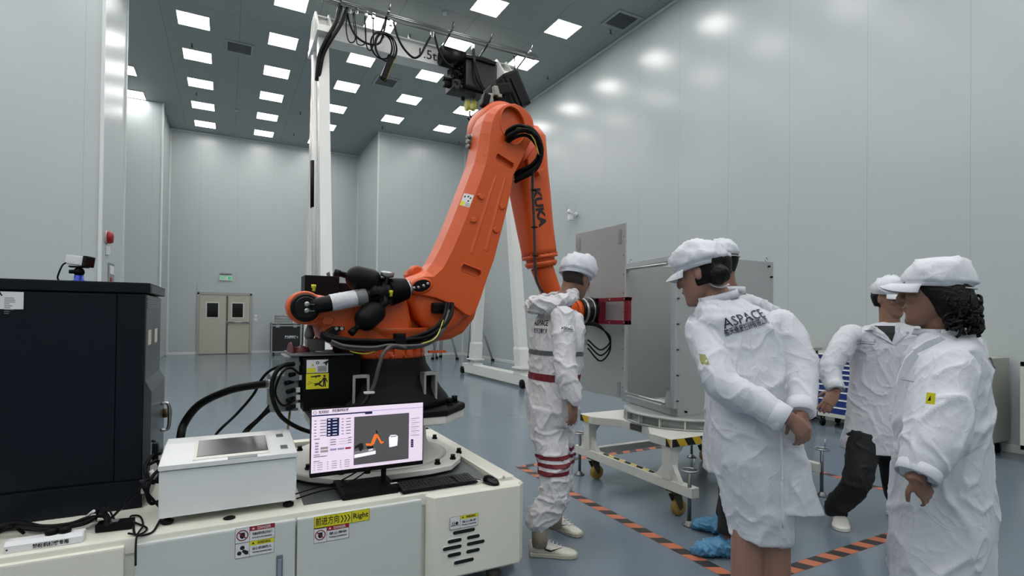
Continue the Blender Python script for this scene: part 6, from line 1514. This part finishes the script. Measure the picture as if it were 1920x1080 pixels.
def patch(w_, h_, c_, U_, V_, host, parent, m, name, nx=14, ny=14, off=.002, maxd=.12, round_=0):
    U_, V_ = Vector(U_).normalized(), Vector(V_).normalized(); V_ = (V_-U_*V_.dot(U_)).normalized(); N_ = U_.cross(V_); b = MB(); G = [[b.v(Vector(c_)+U_*w_*(i/nx-.5)+V_*h_*(j/ny-.5)) for i in range(nx+1)] for j in range(ny+1)]
    for j in range(ny):
        for i in range(nx):
            if round_ and (i in (0, nx-1)) and (j in (0, ny-1)): continue
            fc = b.bm.faces.new((G[j][i], G[j][i+1], G[j+1][i+1], G[j+1][i])); fc.smooth = True
    o = b.build(name, m, parent); drape(o, host, N_, Vector(c_), off, maxd); return o
LOGO = mat('logo_navy', (34, 34, 58), .6); LOGS = mat('logo_slate', (84, 88, 108), .6); NAVY = LOGO
# back logo at the left edge, sleeve logo
cbk = D(1012, 612, 3.2); back_n = (-f*.75-s*.66).normalized(); Ub = Z.cross(back_n).normalized()
pt_ = patch(.13, .085, D(1010, 612, 3.22), Ub, Z, cl, cl, PAPER, 'logo_patch', off=.003, round_=1)
decal('ASPACE', .05, D(1010, 606, 3.22), Ub, Z, pt_, LOGO, .115, cl, off=.005, bold=.001); decal('航天卫星技术', .03, D(1010, 621, 3.22), Ub, Z, pt_, LOGO, .11, cl, off=.005)
sn = (-s*.95-f*.3).normalized(); Us = Z.cross(sn).normalized()
pt_ = patch(.085, .026, D(1058, 615, 3.12), Us, Z+Us*.1, cl, cl, PAPER, 'sleeve_patch', off=.003); decal('ASPACE', .022, D(1058, 615, 3.12), Us, Z+Us*.1, pt_, LOGO, .07, cl, off=.005, bold=.0006)
def sneaker(p_heel, d, L, m, parent, name='sneaker', w_=.046, h_=.075, sole=None):
    d = Vector((d[0], d[1], 0)).normalized(); sd = Z.cross(d); p = Vector(p_heel)
    def rg(x_, hw, z0_, z1_): return [p+d*x_*L+sd*(hw*math.cos(a))*(.93 if math.sin(a) > 0 else 1)+Z*((z0_+z1_)/2+(z1_-z0_)/2*math.sin(a)) for a in [2*PI*q/20 for q in range(20)]]
    up_ = MB().rings([rg(0, w_*.5, .012, h_*1.1), rg(.04, w_*.75, .01, h_*1.25), rg(.18, w_*.85, .01, h_*1.22), rg(.34, w_*.88, .01, h_*1.12), rg(.5, w_*.95, .01, h_*.9), rg(.66, w_*1.05, .01, h_*.70), rg(.82, w_*1.02, .01, h_*.58), rg(.94, w_*.75, .01, h_*.48), rg(1.0, w_*.4, .012, h_*.34)], True).build(name, m, parent)
    so = MB(); pl_ = [(0, -.45), (.03, -.75), (.2, -.86), (.45, -.9), (.7, -1.1), (.88, -1), (.97, -.7), (1.01, -.2), (1.01, .2), (.97, .7), (.88, 1), (.7, 1.1), (.45, .9), (.2, .86), (.03, .75), (0, .45)]
    so.prism([(x_*L, y_*w_) for x_, y_ in pl_], p+Z*.0005, d, sd, Z, .026, .004); so.build('sole', sole or m, up_); return up_
SHOE = mat('sneaker_white', (205, 203, 192), .5, bump=.2, bscale=90); SOLE = mat('sneaker_sole', (176, 174, 160), .5)
hA = atz(992, 1040, 0); hB = atz(1030, 985, .0)
dA = (atz(1080, 1044, 0)-hA); s1_ = sneaker(hA, dA, .285, SHOE, t, sole=SOLE)
dB = (atz(1070, 1000, 0)-hB); sneaker(hB, dB, .27, SHOE, t, sole=SOLE)
for hh_, dd_ in ((hA, dA), (hB, dB)):
    d_ = dd_.normalized(); sd = Z.cross(d_)
    m_ = MB(); c_ = hh_+d_*.13-sd*.045+Z*.055
    pts_ = [(-.05, .022), (-.035, -.004), (-.005, -.014), (.07, .018), (.0, -.004), (-.03, .004)]
    m_.prism(pts_, c_, d_, Z, -sd, .004); m_.build('swoosh', INK, s1_ if hh_ is hA else t)
    for q in range(4):
        c_ = hh_+d_*(.12+.022*q)+Z*(.083-.009*q); MB().tube([c_-sd*.022, c_+Z*.004, c_+sd*.022], .003, 6, 3).build('lace', PAPER, s1_ if hh_ is hA else t)
for k_, (p0, p1, p2) in enumerate(b_leg): MB().cyl(Vector((p2.x, p2.y, .06)), Vector((p2.x, p2.y, .20)), .046, .05).build('trouser_cuff', mat('sock_beige', (150, 140, 124), .8, bump=.4, bscale=80), t)

# ---------------------------------------------------------------- generic coat helpers
def hem_folds(z_hem, seed):
    def F(p):
        r_ = [((6, 6, 3.2), .008, seed), ((14, 14, 10), .005, seed+3)]
        return r_
    return F
# ---------------------------------------------------------------- B: bending person with hands behind the back
t = thing('person', 'person bending forward in white logo coat, dark hair bun, hands clasped behind back', 'person', (1.70, 1.30, 0))
f = face_dir(-.10, .99); s = Z.cross(f)
d0 = 1.95
hd_c = D(1318, 515, 2.05); hf_ = face_dir(-.74, .67)+Vector((0, 0, -.25)); hup = Vector((0, 0, 1))+face_dir(-.74, .67)*.25
b = MB(); head(b, hd_c, hf_, hup, .94)
nb_ = D(1350, 565, 2.02); limb(b, [nb_-Z*.06, nb_, nb_+(hd_c-nb_)*.5, hd_c+face_dir(.9, 0)*.02], [.06, .05, .047, .05])
limb(b, [nb_-Z*.05, D(1395, 680, 1.97), D(1425, 800, 1.93), D(1430, 880, 1.9)], [.07, .10, .11, .12])
shl, ell_, wrl = D(1317, 614, 1.97), D(1358, 722, 1.80), D(1482, 786, 1.70)
shr, elr, wrr = D(1470, 606, 1.93), D(1499, 700, 1.84), D(1502, 782, 1.74)
limb(b, [shl, ell_, wrl], [.045, .036, .03, .024]); limb(b, [shr, elr, wrr], [.045, .036, .03, .024])
camN = -CFd
# right hand relaxed pointing down, left hand gripping it
hand(b, D(1502, 780, 1.735), Vector((0, 0, -1))+CRt*.12, camN+Z*.2, -CRt+Z*.1, .125, (.5, .55, .6, .65), .5)
hand(b, D(1484, 785, 1.71), CRt*.70-Z*.70+CFd*.15, camN+Z*.1, Z+CRt*.3, .125, (.6, .65, .7, .75), .6)
for u0, u1, u2 in ((1405, 1402, 1398), (1448, 1450, 1452)):
    p0, p1, p2 = D(u0, 930, 1.9), D(u1, 1040, 1.89), D(u2, 1260, 1.92); limb(b, [p0, p1, p2, Vector((p2.x, p2.y, .06))], [.085, .058, .055, .055, .04, .034])
body = obj('body', vox(b, .0040, 2), SK2, t); face_bits(hd_c, hf_, hup, .94, body, HAIR)
# stockings-toned legs keep the same skin mesh; shoes stand on the floor
for u in (1398, 1452):
    p_ = D(u, 1260, 1.92); hp_ = Vector((p_.x, p_.y, 0))-f*.05; sneaker(hp_, f, .24, mat('shoe_black', (16, 16, 18), .4), t, 'shoe', .038, .06)
fq, uq, sq_ = head_frame(hf_, hup)
b = MB(); hr = []
for z, yf, yb, hw in HEAD[4:8]: hr.append(er(hd_c+uq*z*.94+fq*((yf+yb)/2-.028)*.94, sq_, fq, hw*.97, (yf-yb)/2*.92))
b.rings(hr); bunc = D(1349, 514, 1.94); b.sphere(bunc, .036, (1, 1, 1.02), 20); b.sphere(bunc+CFd*.04, .034, (1, 1, 1), 16)
hm = cloth_mesh(b, .005, lambda p: [((30, 30, 12), .003, 3)], 2); obj('hair', hm, HAIR, body)
cap(hd_c, hf_, hup, 1.0, CAPM, t, True, 1.04, seed=8, z0=.022, hgt=.116, hs=.086, hf=.100, back=-.02, strap=False)
c_ = bunc; b = MB(); b.tube([D(1330, 528, 1.99), D(1336, 535, 1.98), D(1352, 539, 1.97), D(1366, 533, 1.98)], .006, 8, 4, flat=.4); b.build('cap_strap', CAPM, t)
g = MB(); rings_ = []
for u, v, d, hs, hf2, fw in ((1350, 556, 2.02, .055, .055, 0), (1358, 566, 2.0, .085, .07, 0), (1372, 582, 1.98, .135, .09, 0), (1384, 602, 1.97, .155, .105, 0), (1390, 640, 1.96, .148, .115, 0), (1397, 690, 1.94, .142, .12, 0), (1404, 750, 1.92, .142, .125, 0), (1408, 810, 1.91, .142, .13, 0), (1412, 860, 1.90, .136, .135, 0), (1416, 910, 1.90, .122, .13, 0), (1420, 955, 1.90, .108, .12, 0), (1424, 1003, 1.90, .098, .11, 0)):
    rings_.append(er(D(u, v, d), (s*1+Z*.06).normalized(), f, hs, hf2, 32, 2.5))
g.rings(rings_)
limb(g, [shl+Vector((0, 0, .02)), shl, (shl+ell_)/2-CRt*.006, ell_, (ell_+wrl)/2, wrl-CRt*.02], [.052, .060, .058, .058, .054, .048, .040], 20)
limb(g, [shr-CRt*.05-Z*.01, shr-CRt*.006-Z*.01, (shr+elr)/2+CRt*.01, elr+CRt*.008, (elr+wrr)/2+CRt*.01, wrr+Z*.01], [.045, .056, .054, .052, .048, .044, .040], 20)
# right coat tail behind the vent, flaring outward
tl_ = [er(D(u, v, d), CRt*.9-f*.1, CFd*.9, hs, .03, 20, 2.5) for u, v, d, hs in ((1476, 780, 1.82, .03), (1486, 850, 1.80, .045), (1496, 910, 1.79, .058), (1508, 966, 1.78, .074))]
g.rings(tl_)
def foldsB(p):
    return [((6, 6, 3), .007, 4), ((12, 12, 8), .0045, 8), ((24, 24, 20), .0015, 2)]
coat = obj('lab_coat', cloth_mesh(g, .0065, foldsB), COAT, t)
b = MB(); collar_ring(b, D(1349, 562, 2.01), (s-Z*.28).normalized(), f, .062, .058, (Z*.9-CRt*.25+f*.2).normalized(), .026); o_ = b.build('collar', COAT, coat)
b = MB()
n_ = (-f*.97+Vector((0, 0, .22))).normalized(); lc = D(1402, 594, 1.84); Ul = (CRt*.93+Z*.0).normalized(); Ul = (D(1440, 583, 1.84)-D(1362, 607, 1.84)).normalized(); Vl = (n_.cross(Ul)).normalized()
decal('ASPACE', .05, lc, Ul, Vl, coat, LOGO, .165, coat, off=.004, bold=.0002)
decal('航天衞星技術有限公司', .026, D(1405, 611, 1.84), Ul, Vl, coat, LOGO, .165, coat, off=.004, bold=.0004)
patch(.013, .032, D(1314, 672, 1.86), CRt, Z+CRt*-.3, coat, coat, mat('patch_olive', (140, 144, 84), .6), 'sleeve_patch', 5, 5, off=.003)
# cuff bands and back vent edge
for w_, e_, r_ in ((wrl-CRt*.012, ell_, .042), (wrr+Z*.012, elr, .042)):
    ax = (w_-e_).normalized(); MB().lathe([(r_, -.045), (r_+.002, -.044), (r_-.001, .0), (r_-.004, .001)], w_, ax, 28, False).build('cuff', COAT, coat)
vs = [D(1464, 800, 1.752), D(1466, 860, 1.75), D(1467, 930, 1.745), D(1468, 990, 1.74)]
o = MB().tube(vs, .0035, 8, 4).build('vent_edge', COAT, coat)

# ---------------------------------------------------------------- C: person hidden behind the bending one
t = thing('person', 'person with blue shoe covers mostly hidden behind the bending one with hair bun', 'person', (2.72, 2.30, 0))
f = face_dir(-.15, .98); s = Z.cross(f)
hd_c = D(1349, 497, 3.12); hf_ = face_dir(-.45, .89)+Vector((0, 0, -.15)); hup = Vector((0, 0, 1))+face_dir(-.45, .89)*.15
b = MB(); head(b, hd_c, hf_, hup, 1.0); nb_ = D(1366, 555, 3.12); limb(b, [nb_-Z*.1, nb_, nb_+(hd_c-nb_)*.5, hd_c+CRt*.02], [.075, .062, .062, .066])
limb(b, [nb_-Z*.08, D(1385, 680, 3.15), D(1388, 800, 3.2), D(1388, 840, 3.2)], [.08, .11, .11, .11])
fp1, fp2 = Vector((2.90, 2.42, 0)), Vector((2.66, 2.20, 0))
for fp_, u in ((fp1, 1392), (fp2, 1380)):
    p0 = D(u, 840, 3.2); limb(b, [p0, (p0+fp_)/2+Z*.05, fp_+Z*.08], [.08, .055, .045, .04])
body = obj('body', vox(b, .0045, 2), SK3, t); face_bits(hd_c, hf_, hup, 1, body, HAIR)
fq, uq, sq_ = head_frame(hf_, hup)
b = MB(); b.rings([er(hd_c+uq*z+fq*((yf+yb)/2-.03), sq_, fq, hw*1.0, (yf-yb)/2*.88) for z, yf, yb, hw in HEAD[4:8]]); b.build('hair', HAIR, body)
cap(hd_c, hf_, hup, 1.03, CAPM, t, True, 1.02, seed=14, z0=.030, hgt=.11)
for fp_, u in ((fp1, 1392), (fp2, 1380)):
    p0 = D(u, 840, 3.2); limb_b = MB(); limb(limb_b, [p0, (p0+fp_)/2+Z*.05, fp_+Z*.14], [.095, .085, .075, .07]); limb_b.build('trouser_leg', mat('trousers_dark', (22, 24, 30), .8), t)
g = MB(); rr_ = []
for u, v, d, hs, hf2 in ((1368, 552, 3.12, .075, .075), (1378, 560, 3.12, .14, .10), (1392, 578, 3.13, .215, .12), (1398, 605, 3.13, .235, .135), (1398, 680, 3.15, .225, .145), (1392, 760, 3.18, .215, .15), (1392, 850, 3.2, .23, .165), (1392, 879, 3.2, .235, .168)): rr_.append(er(D(u, v, d), s, f, hs, hf2))
g.rings(rr_)
sh_, el_, wr_ = D(1450, 605, 3.05), D(1455, 700, 3.0), D(1430, 770, 3.0); limb(g, [sh_, el_, wr_], [.08, .072, .065, .05])
sh_, el_, wr_ = D(1345, 605, 3.2), D(1345, 700, 3.25), D(1350, 770, 3.3); limb(g, [sh_, el_, wr_], [.08, .072, .065, .05])
coat = obj('lab_coat', cloth_mesh(g, .008, hem_folds(.5, 5)), COATB, t)
b = MB(); collar_ring(b, D(1367, 551, 3.12), s, f, .078, .078, Z, .04); b.build('collar', COATB, coat)
BC = mat('shoe_cover_blue', (72, 130, 168), .45, bump=.5, bscale=50)
for fp_, dr in ((fp1, face_dir(-.8, .5)), (fp2, face_dir(-.95, .1))):
    g = MB(); hp_ = fp_-dr*.06
    def rg(x_, hw, hz): return [hp_+dr*x_+Z.cross(dr)*hw*math.cos(a)+Z*(.004+hz*(.5+.5*math.sin(a))) for a in [2*PI*q/18 for q in range(18)]]
    g.rings([rg(-.02, .03, .11), rg(.02, .055, .14), rg(.08, .06, .12), rg(.14, .06, .095), rg(.2, .058, .08), rg(.255, .045, .06), rg(.275, .02, .035)])
    me = cloth_mesh(g, .006, lambda p: [((28, 28, 28), .012, 6)], 1)
    for v in me.vertices: v.co.z = max(v.co.z, .001)
    obj('shoe_cover', me, BC, t)

# ---------------------------------------------------------------- D: man in open coat with black shirt
t = thing('person', 'person in white coat over black shirt and dark trousers, one white shoe forward', 'person', (3.68, 2.15, 0))
f = face_dir(-.37, -.92); s = Z.cross(f)     # his left is at image right
hd_c = D(1668, 562, 3.62); hf_ = face_dir(.26, -.96)+Vector((0, 0, -.10)); hup = Vector((0, 0, 1))
b = MB(); head(b, hd_c, hf_, hup, 1.0); nb_ = D(1668, 620, 3.62); limb(b, [nb_-Z*.12, nb_-Z*.02, nb_+Z*.06, hd_c-Z*.02], [.08, .062, .06, .062])
limb(b, [nb_-Z*.1, D(1655, 720, 3.62), D(1650, 820, 3.62)], [.09, .12, .12])
shr, elr, wrr = D(1592, 632, 3.58), D(1556, 692, 3.52), D(1567, 737, 3.42)
limb(b, [shr, elr, wrr], [.05, .04, .032, .028]); hand(b, wrr+Z*.01, Vector((0, 0, -.78))+CRt*-.5, camN*.8-CRt*.2+Z*.4, -CRt+Z*-.3, .18, (.15, .18, .2, .25), .1, .12)
fo1, fo2 = atz(1580, 985, 0), atz(1690, 975, 0)
shD = D(1728, 632, 3.64); limb(b, [shD, shD-Z*.28+CRt*.02, shD-Z*.55], [.05, .04, .03]); hand(b, shD-Z*.55, -Z, s, -s*.3+f, .18, (.3, .3, .35, .4), .3)
hip = D(1640, 850, 3.62)
leg1 = [D(1622, 830, 3.6), D(1605, 905, 3.55), Vector((fo1.x, fo1.y, .12))+CFd*.06]; leg2 = [D(1672, 830, 3.64), D(1680, 905, 3.66), Vector((fo2.x, fo2.y, .12))]
for L_ in (leg1, leg2): limb(b, L_, [.085, .06, .05, .04])
body = obj('body', vox(b, .0042, 2), SK1, t); face_bits(hd_c, hf_, hup, 1, body, HAIR)
fq, uq, sq_ = head_frame(hf_, hup)
b = MB(); b.rings([er(hd_c+uq*z+fq*((yf+yb)/2-.040), sq_, fq, hw*1.01, (yf-yb)/2*.80) for z, yf, yb, hw in HEAD[4:8]]); b.build('hair', HAIR, body)
cap(hd_c, hf_, hup, 1.03, CAPM, t, True, 1.03, seed=21, z0=.034, hgt=.120)
DT = fabric('trousers_black', (13, 14, 18)); g = MB()
limb(g, [leg1[0]+Z*.05, leg1[1], leg1[2]+Z*.0, leg1[2]-Z*.075], [.11, .088, .078, .072, .068]); limb(g, [leg2[0]+Z*.05, leg2[1], leg2[2], leg2[2]-Z*.075], [.11, .088, .078, .072, .068])
obj('trousers', cloth_mesh(g, .009, lambda p: [((9, 9, 12), .006, 4)]), DT, t)
g = MB(); rr_ = []
for u, v, d, hs, hf2 in ((1668, 606, 3.62, .075, .07), (1666, 613, 3.62, .13, .09), (1664, 624, 3.62, .185, .11), (1662, 650, 3.62, .205, .13), (1656, 700, 3.62, .190, .13), (1650, 750, 3.61, .188, .13), (1648, 800, 3.6, .200, .14), (1646, 835, 3.6, .212, .145), (1646, 846, 3.6, .214, .147)): rr_.append(er(D(u, v, d), (s+Z*-.03).normalized(), f, hs, hf2))
g.rings(rr_)
limb(g, [shr+s*.06, shr, (shr+elr)/2-CRt*.01, elr, (elr+wrr)/2, wrr+Z*.025], [.070, .078, .076, .072, .066, .058, .048], 20)
shl = D(1728, 632, 3.64); limb(g, [shl-s*.05, shl, shl-Z*.28+CRt*.02, shl-Z*.5], [.08, .088, .078, .07, .05])
coat = obj('lab_coat', cloth_mesh(g, .007, lambda p: [((7, 7, 6), .0055, 11), ((15, 15, 13), .003, 3)]), COATB, t)
# black shirt in the collar opening, lapels
g = MB(); fr_c = D(1662, 610, 3.47)
def onfront(u, v, off=.004): return D(u, v, 3.47)
vt = [(1648, 588), (1684, 588), (1690, 600), (1668, 632), (1650, 612)]
b = MB(); nr_, nc_ = 14, 8; G = []
for j in range(nr_+1):
    c_ = D(1667+2*j/nr_, 611+30*j/nr_, 3.52); hw_ = .046*(1-j/nr_)+.002
    G.append([b.v(c_+CRt*hw_*(2*i/nc_-1)) for i in range(nc_+1)])
for j in range(nr_):
    for i in range(nc_): b.bm.faces.new((G[j][i], G[j+1][i], G[j+1][i+1], G[j][i+1]))
sh_b = b.build('shirt', mat('shirt_black', (12, 12, 14), .7), t); drape(sh_b, coat, camN, D(1668, 625, 3.52), .005, .15)
b = MB(); b.rings([er(D(1668, v, 3.62), s, f, hs, hf2) for v, hs, hf2 in ((622, .072, .064), (613, .067, .058), (609, .062, .053))], True); b.build('shirt_collar', mat('shirt_black', (12, 12, 14), .7), t)
def lapel(pts, name='lapel'):
    b = MB(); P3 = [D(u, v, 3.52) for u, v in pts]; cc_ = sum(P3, Vector())/len(P3)
    vs_ = [b.v(p) for p in P3]; vc = b.v(cc_)
    for i in range(len(vs_)): b.bm.faces.new((vs_[i], vs_[(i+1) % len(vs_)], vc))
    bmesh.ops.subdivide_edges(b.bm, edges=b.bm.edges[:], cuts=3, use_grid_fill=True)
    o = b.build(name, COATB, coat); drape(o, coat, camN, cc_, .009, .15)
    sdm = o.modifiers.new('s', 'SOLIDIFY'); sdm.thickness = .004; return o
lapel([(1652, 612), (1639, 614), (1639, 622), (1647, 620), (1645, 626), (1670, 646), (1664, 632), (1657, 620)])
lapel([(1687, 612), (1700, 615), (1699, 623), (1692, 621), (1693, 627), (1671, 646), (1678, 632), (1684, 620)])
decal('ASPACE', .03, D(1628, 640, 3.45), CRt, Z-CRt*-.02, coat, LOGS, .10, coat, off=.011, bold=-.0002); decal('航天卫星技术有限公司', .010, D(1628, 646, 3.45), CRt, Z, coat, LOGS, .10, coat, off=.011, bold=0)
for v in (640, 678, 725, 775): 
    c_ = D(1671, v, 3.46); o = patch(.014, .014, c_, CRt, Z, coat, coat, PAPER, 'button', 4, 4, off=.006, round_=1)
MB().lathe([(.052, -.05), (.054, -.048), (.053, 0), (.048, .002)], wrr+Z*.02, (wrr-elr), 28, False).build('cuff', COATB, coat)
WS = mat('shoe_white', (212, 212, 206), .45, bump=.25, bscale=40)
sneaker(fo1+CFd*.12+CRt*.05, -CFd*.82-CRt*.45, .27, WS, t, 'shoe', .050, .07); sneaker(fo2+CFd*.12, -CFd+CRt*.2, .27, WS, t, 'shoe', .050, .07)

# ---------------------------------------------------------------- E: person at the right with curly black hair
t = thing('person', 'person in profile with curly black hair and white peaked cap at far right', 'person', (2.10, 0.90, 0))
f = face_dir(-.70, .71); s = Z.cross(f)     # facing image left
hd_c = D(1752, 551, 1.78); hf_ = face_dir(-.80, .60)+Vector((0, 0, -.03)); hup = Vector((0, 0, 1))
b = MB(); head(b, hd_c, hf_, hup, .89); nb_ = D(1770, 640, 1.79); limb(b, [nb_-Z*.1, nb_-Z*.02, nb_+(hd_c-nb_)*.5, hd_c+CRt*.02], [.075, .055, .052, .055])
limb(b, [nb_-Z*.08, D(1770, 760, 1.79), D(1768, 900, 1.79), D(1768, 1000, 1.79)], [.08, .12, .12, .13])
shr_, elr_, wrr_ = D(1772, 702, 1.66), D(1752, 812, 1.60), D(1714, 903, 1.56)
limb(b, [shr_, elr_, wrr_], [.045, .038, .032, .026])
hand(b, wrr_+Z*.012, CRt*.62-Z*.72+CFd*.1, camN*.9+Z*.2, -CRt*.9-Z*.5, .125, (.4, .42, .45, .5), .1, .08)
shE = D(1775, 700, 1.79)-s*.14; limb(b, [shE, shE-Z*.28, shE-Z*.52+f*.04], [.045, .04, .026]); hand(b, shE-Z*.52+f*.04, -Z+f*.1, -s, f, .16, (.3, .3, .35, .4), .3)
for u in (1745, 1790):
    p0 = D(u, 1040, 1.79); limb(b, [p0, Vector((p0.x, p0.y, .45)), Vector((p0.x, p0.y, .06))], [.08, .055, .05, .035])
body = obj('body', vox(b, .0040, 2), SK3, t); face_bits(hd_c, hf_, hup, .89, body, HAIR)
for u in (1745, 1790):
    p0 = D(u, 1040, 1.79); MB().tube([Vector((p0.x, p0.y, z)) for z in (.75, .4, .09)], lambda tt: .085-.02*tt, 16, 4).build('trouser_leg', DT, t); sneaker(Vector((p0.x, p0.y, 0))-f*.06, f, .24, mat('shoe_black', (16, 16, 18), .4), t, 'shoe', .038, .06)
fq, uq, sq_ = head_frame(hf_, hup)
random.seed(41); g = MB()
g.rings([er(hd_c+uq*z+fq*y_, sq_, fq, hs, hf2) for z, y_, hs, hf2 in ((.06, -.010, .068, .076), (.03, -.014, .078, .082), (.0, -.028, .086, .074), (-.03, -.045, .090, .068), (-.06, -.053, .086, .060), (-.085, -.056, .070, .044))])
for q in range(190):
    a = random.uniform(-2.2, 2.2); z = random.uniform(-.108, -.01)-.010*math.cos(a); r_ = random.uniform(.006, .012)
    c_ = hd_c+uq*z+fq*(-.040-.074*math.cos(a)*.9)+sq_*(math.sin(a)*.080)
    if (c_-hd_c).dot(fq) > -.03: continue
    rad = random.uniform(.008, .017); ph = random.uniform(0, 6); ex_ = Vector((random.uniform(-1, 1), random.uniform(-1, 1), random.uniform(-.4, .4))).normalized(); ey_ = ex_.cross(Vector((random.uniform(-1, 1), random.uniform(-1, 1), .3))).normalized()
    g.tube([c_+(ex_*math.cos(ph+k_*.9)+ey_*math.sin(ph+k_*.9))*rad+Z*(-.004*k_) for k_ in range(6)], .0048, 6, 3)
me = g.build('hair', HAIR, body)
for p_ in me.data.polygons: p_.use_smooth = True
cap(hd_c, hf_+Z*.10, hup, .95, CAPM, t, True, 1.03, seed=33, z0=.024, hgt=.106, hs=.088, hf=.100, back=.010)
g = MB(); rr_ = []
for u, v, d, hs, hf2 in ((1772, 622, 1.79, .065, .065), (1775, 634, 1.79, .11, .078), (1775, 652, 1.79, .155, .095), (1772, 690, 1.79, .165, .112), (1768, 740, 1.79, .160, .120), (1765, 800, 1.79, .160, .127), (1764, 870, 1.79, .165, .132), (1764, 950, 1.79, .17, .135), (1764, 1020, 1.79, .175, .137), (1764, 1090, 1.79, .178, .138)): rr_.append(er(D(u, v, d), s, (f+Z*.0).normalized(), hs, hf2, 36, 2.4))
g.rings(rr_)
limb(g, [shr_-s*.06+Z*.025, shr_+Z*.0, (shr_+elr_)/2, elr_, (elr_+wrr_)/2, wrr_-(wrr_-elr_).normalized()*.02], [.060, .076, .080, .082, .078, .064, .050], 22)
shl = D(1775, 700, 1.79)-s*.14; limb(g, [shl, shl-Z*.28, shl-Z*.5+f*.04], [.07, .07, .06, .05])
def foldsE(p):
    return [((5, 5, 2.8), .009, 17), ((11, 11, 7), .006, 12), ((28, 28, 22), .0015, 2)]
coat = obj('lab_coat', cloth_mesh(g, .0065, foldsE), COAT, t)
b = MB(); collar_ring(b, D(1770, 628, 1.79), s, f, .072, .074, (Z-f*.15).normalized(), .020); b.build('collar', COAT, coat)
def lapE(pts, name='lapel'):
    b = MB(); P3 = [D(u, v, 1.6) for u, v in pts]; cc_ = sum(P3, Vector())/len(P3)
    vs_ = [b.v(p) for p in P3]; vc = b.v(cc_)
    for i in range(len(vs_)): b.bm.faces.new((vs_[i], vs_[(i+1) % len(vs_)], vc))
    bmesh.ops.subdivide_edges(b.bm, edges=b.bm.edges[:], cuts=4, use_grid_fill=True)
    o = b.build(name, COAT, coat); drape(o, coat, camN, cc_, .007, .3); sdm = o.modifiers.new('s', 'SOLIDIFY'); sdm.thickness = .004; return o
lapE([(1762, 630), (1735, 640), (1712, 655), (1716, 663), (1745, 650), (1772, 636)])
lapE([(1712, 657), (1696, 672), (1684, 700), (1676, 740), (1686, 736), (1700, 700), (1722, 668)])
# ESD patch on the sleeve
ec = D(1745, 747, 1.5); Ue = (CRt-Z*.1).normalized()
pe = patch(.026, .032, ec, Ue, Z+CRt*.1, coat, coat, YEL, 'sleeve_patch', 8, 8, off=.003, maxd=.2)
b = MB(); b.prism([(-.009, -.007), (.009, -.007), (0, .009)], ec, Ue, Z, -CFd, .0006); o = b.build('patch_symbol', INK, pe); 
bmx = bmesh.new(); bmx.from_mesh(o.data); bmesh.ops.subdivide_edges(bmx, edges=bmx.edges[:], cuts=3, use_grid_fill=True); bmx.to_mesh(o.data); bmx.free(); drape(o, coat, camN, ec, .0045, .2)
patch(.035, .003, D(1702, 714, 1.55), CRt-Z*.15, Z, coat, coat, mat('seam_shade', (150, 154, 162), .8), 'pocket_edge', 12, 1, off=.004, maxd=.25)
patch(.13, .03, D(1835, 838, 1.6), CRt+Z*.35, Z, coat, coat, COAT, 'pocket_flap', 12, 4, off=.008, maxd=.3)
decal('SPACE', .05, D(1846, 680, 1.75), CFd*.9+CRt*.3, Z, coat, LOGO, .12, coat, off=.004, bold=.0004, maxd=.2)
MB().lathe([(.052, -.03), (.056, -.028), (.057, .004), (.052, .006), (.048, -.02)], wrr_-(wrr_-elr_).normalized()*.02, (wrr_-elr_)+CRt*.0, 28, False).build('cuff', COAT, coat)
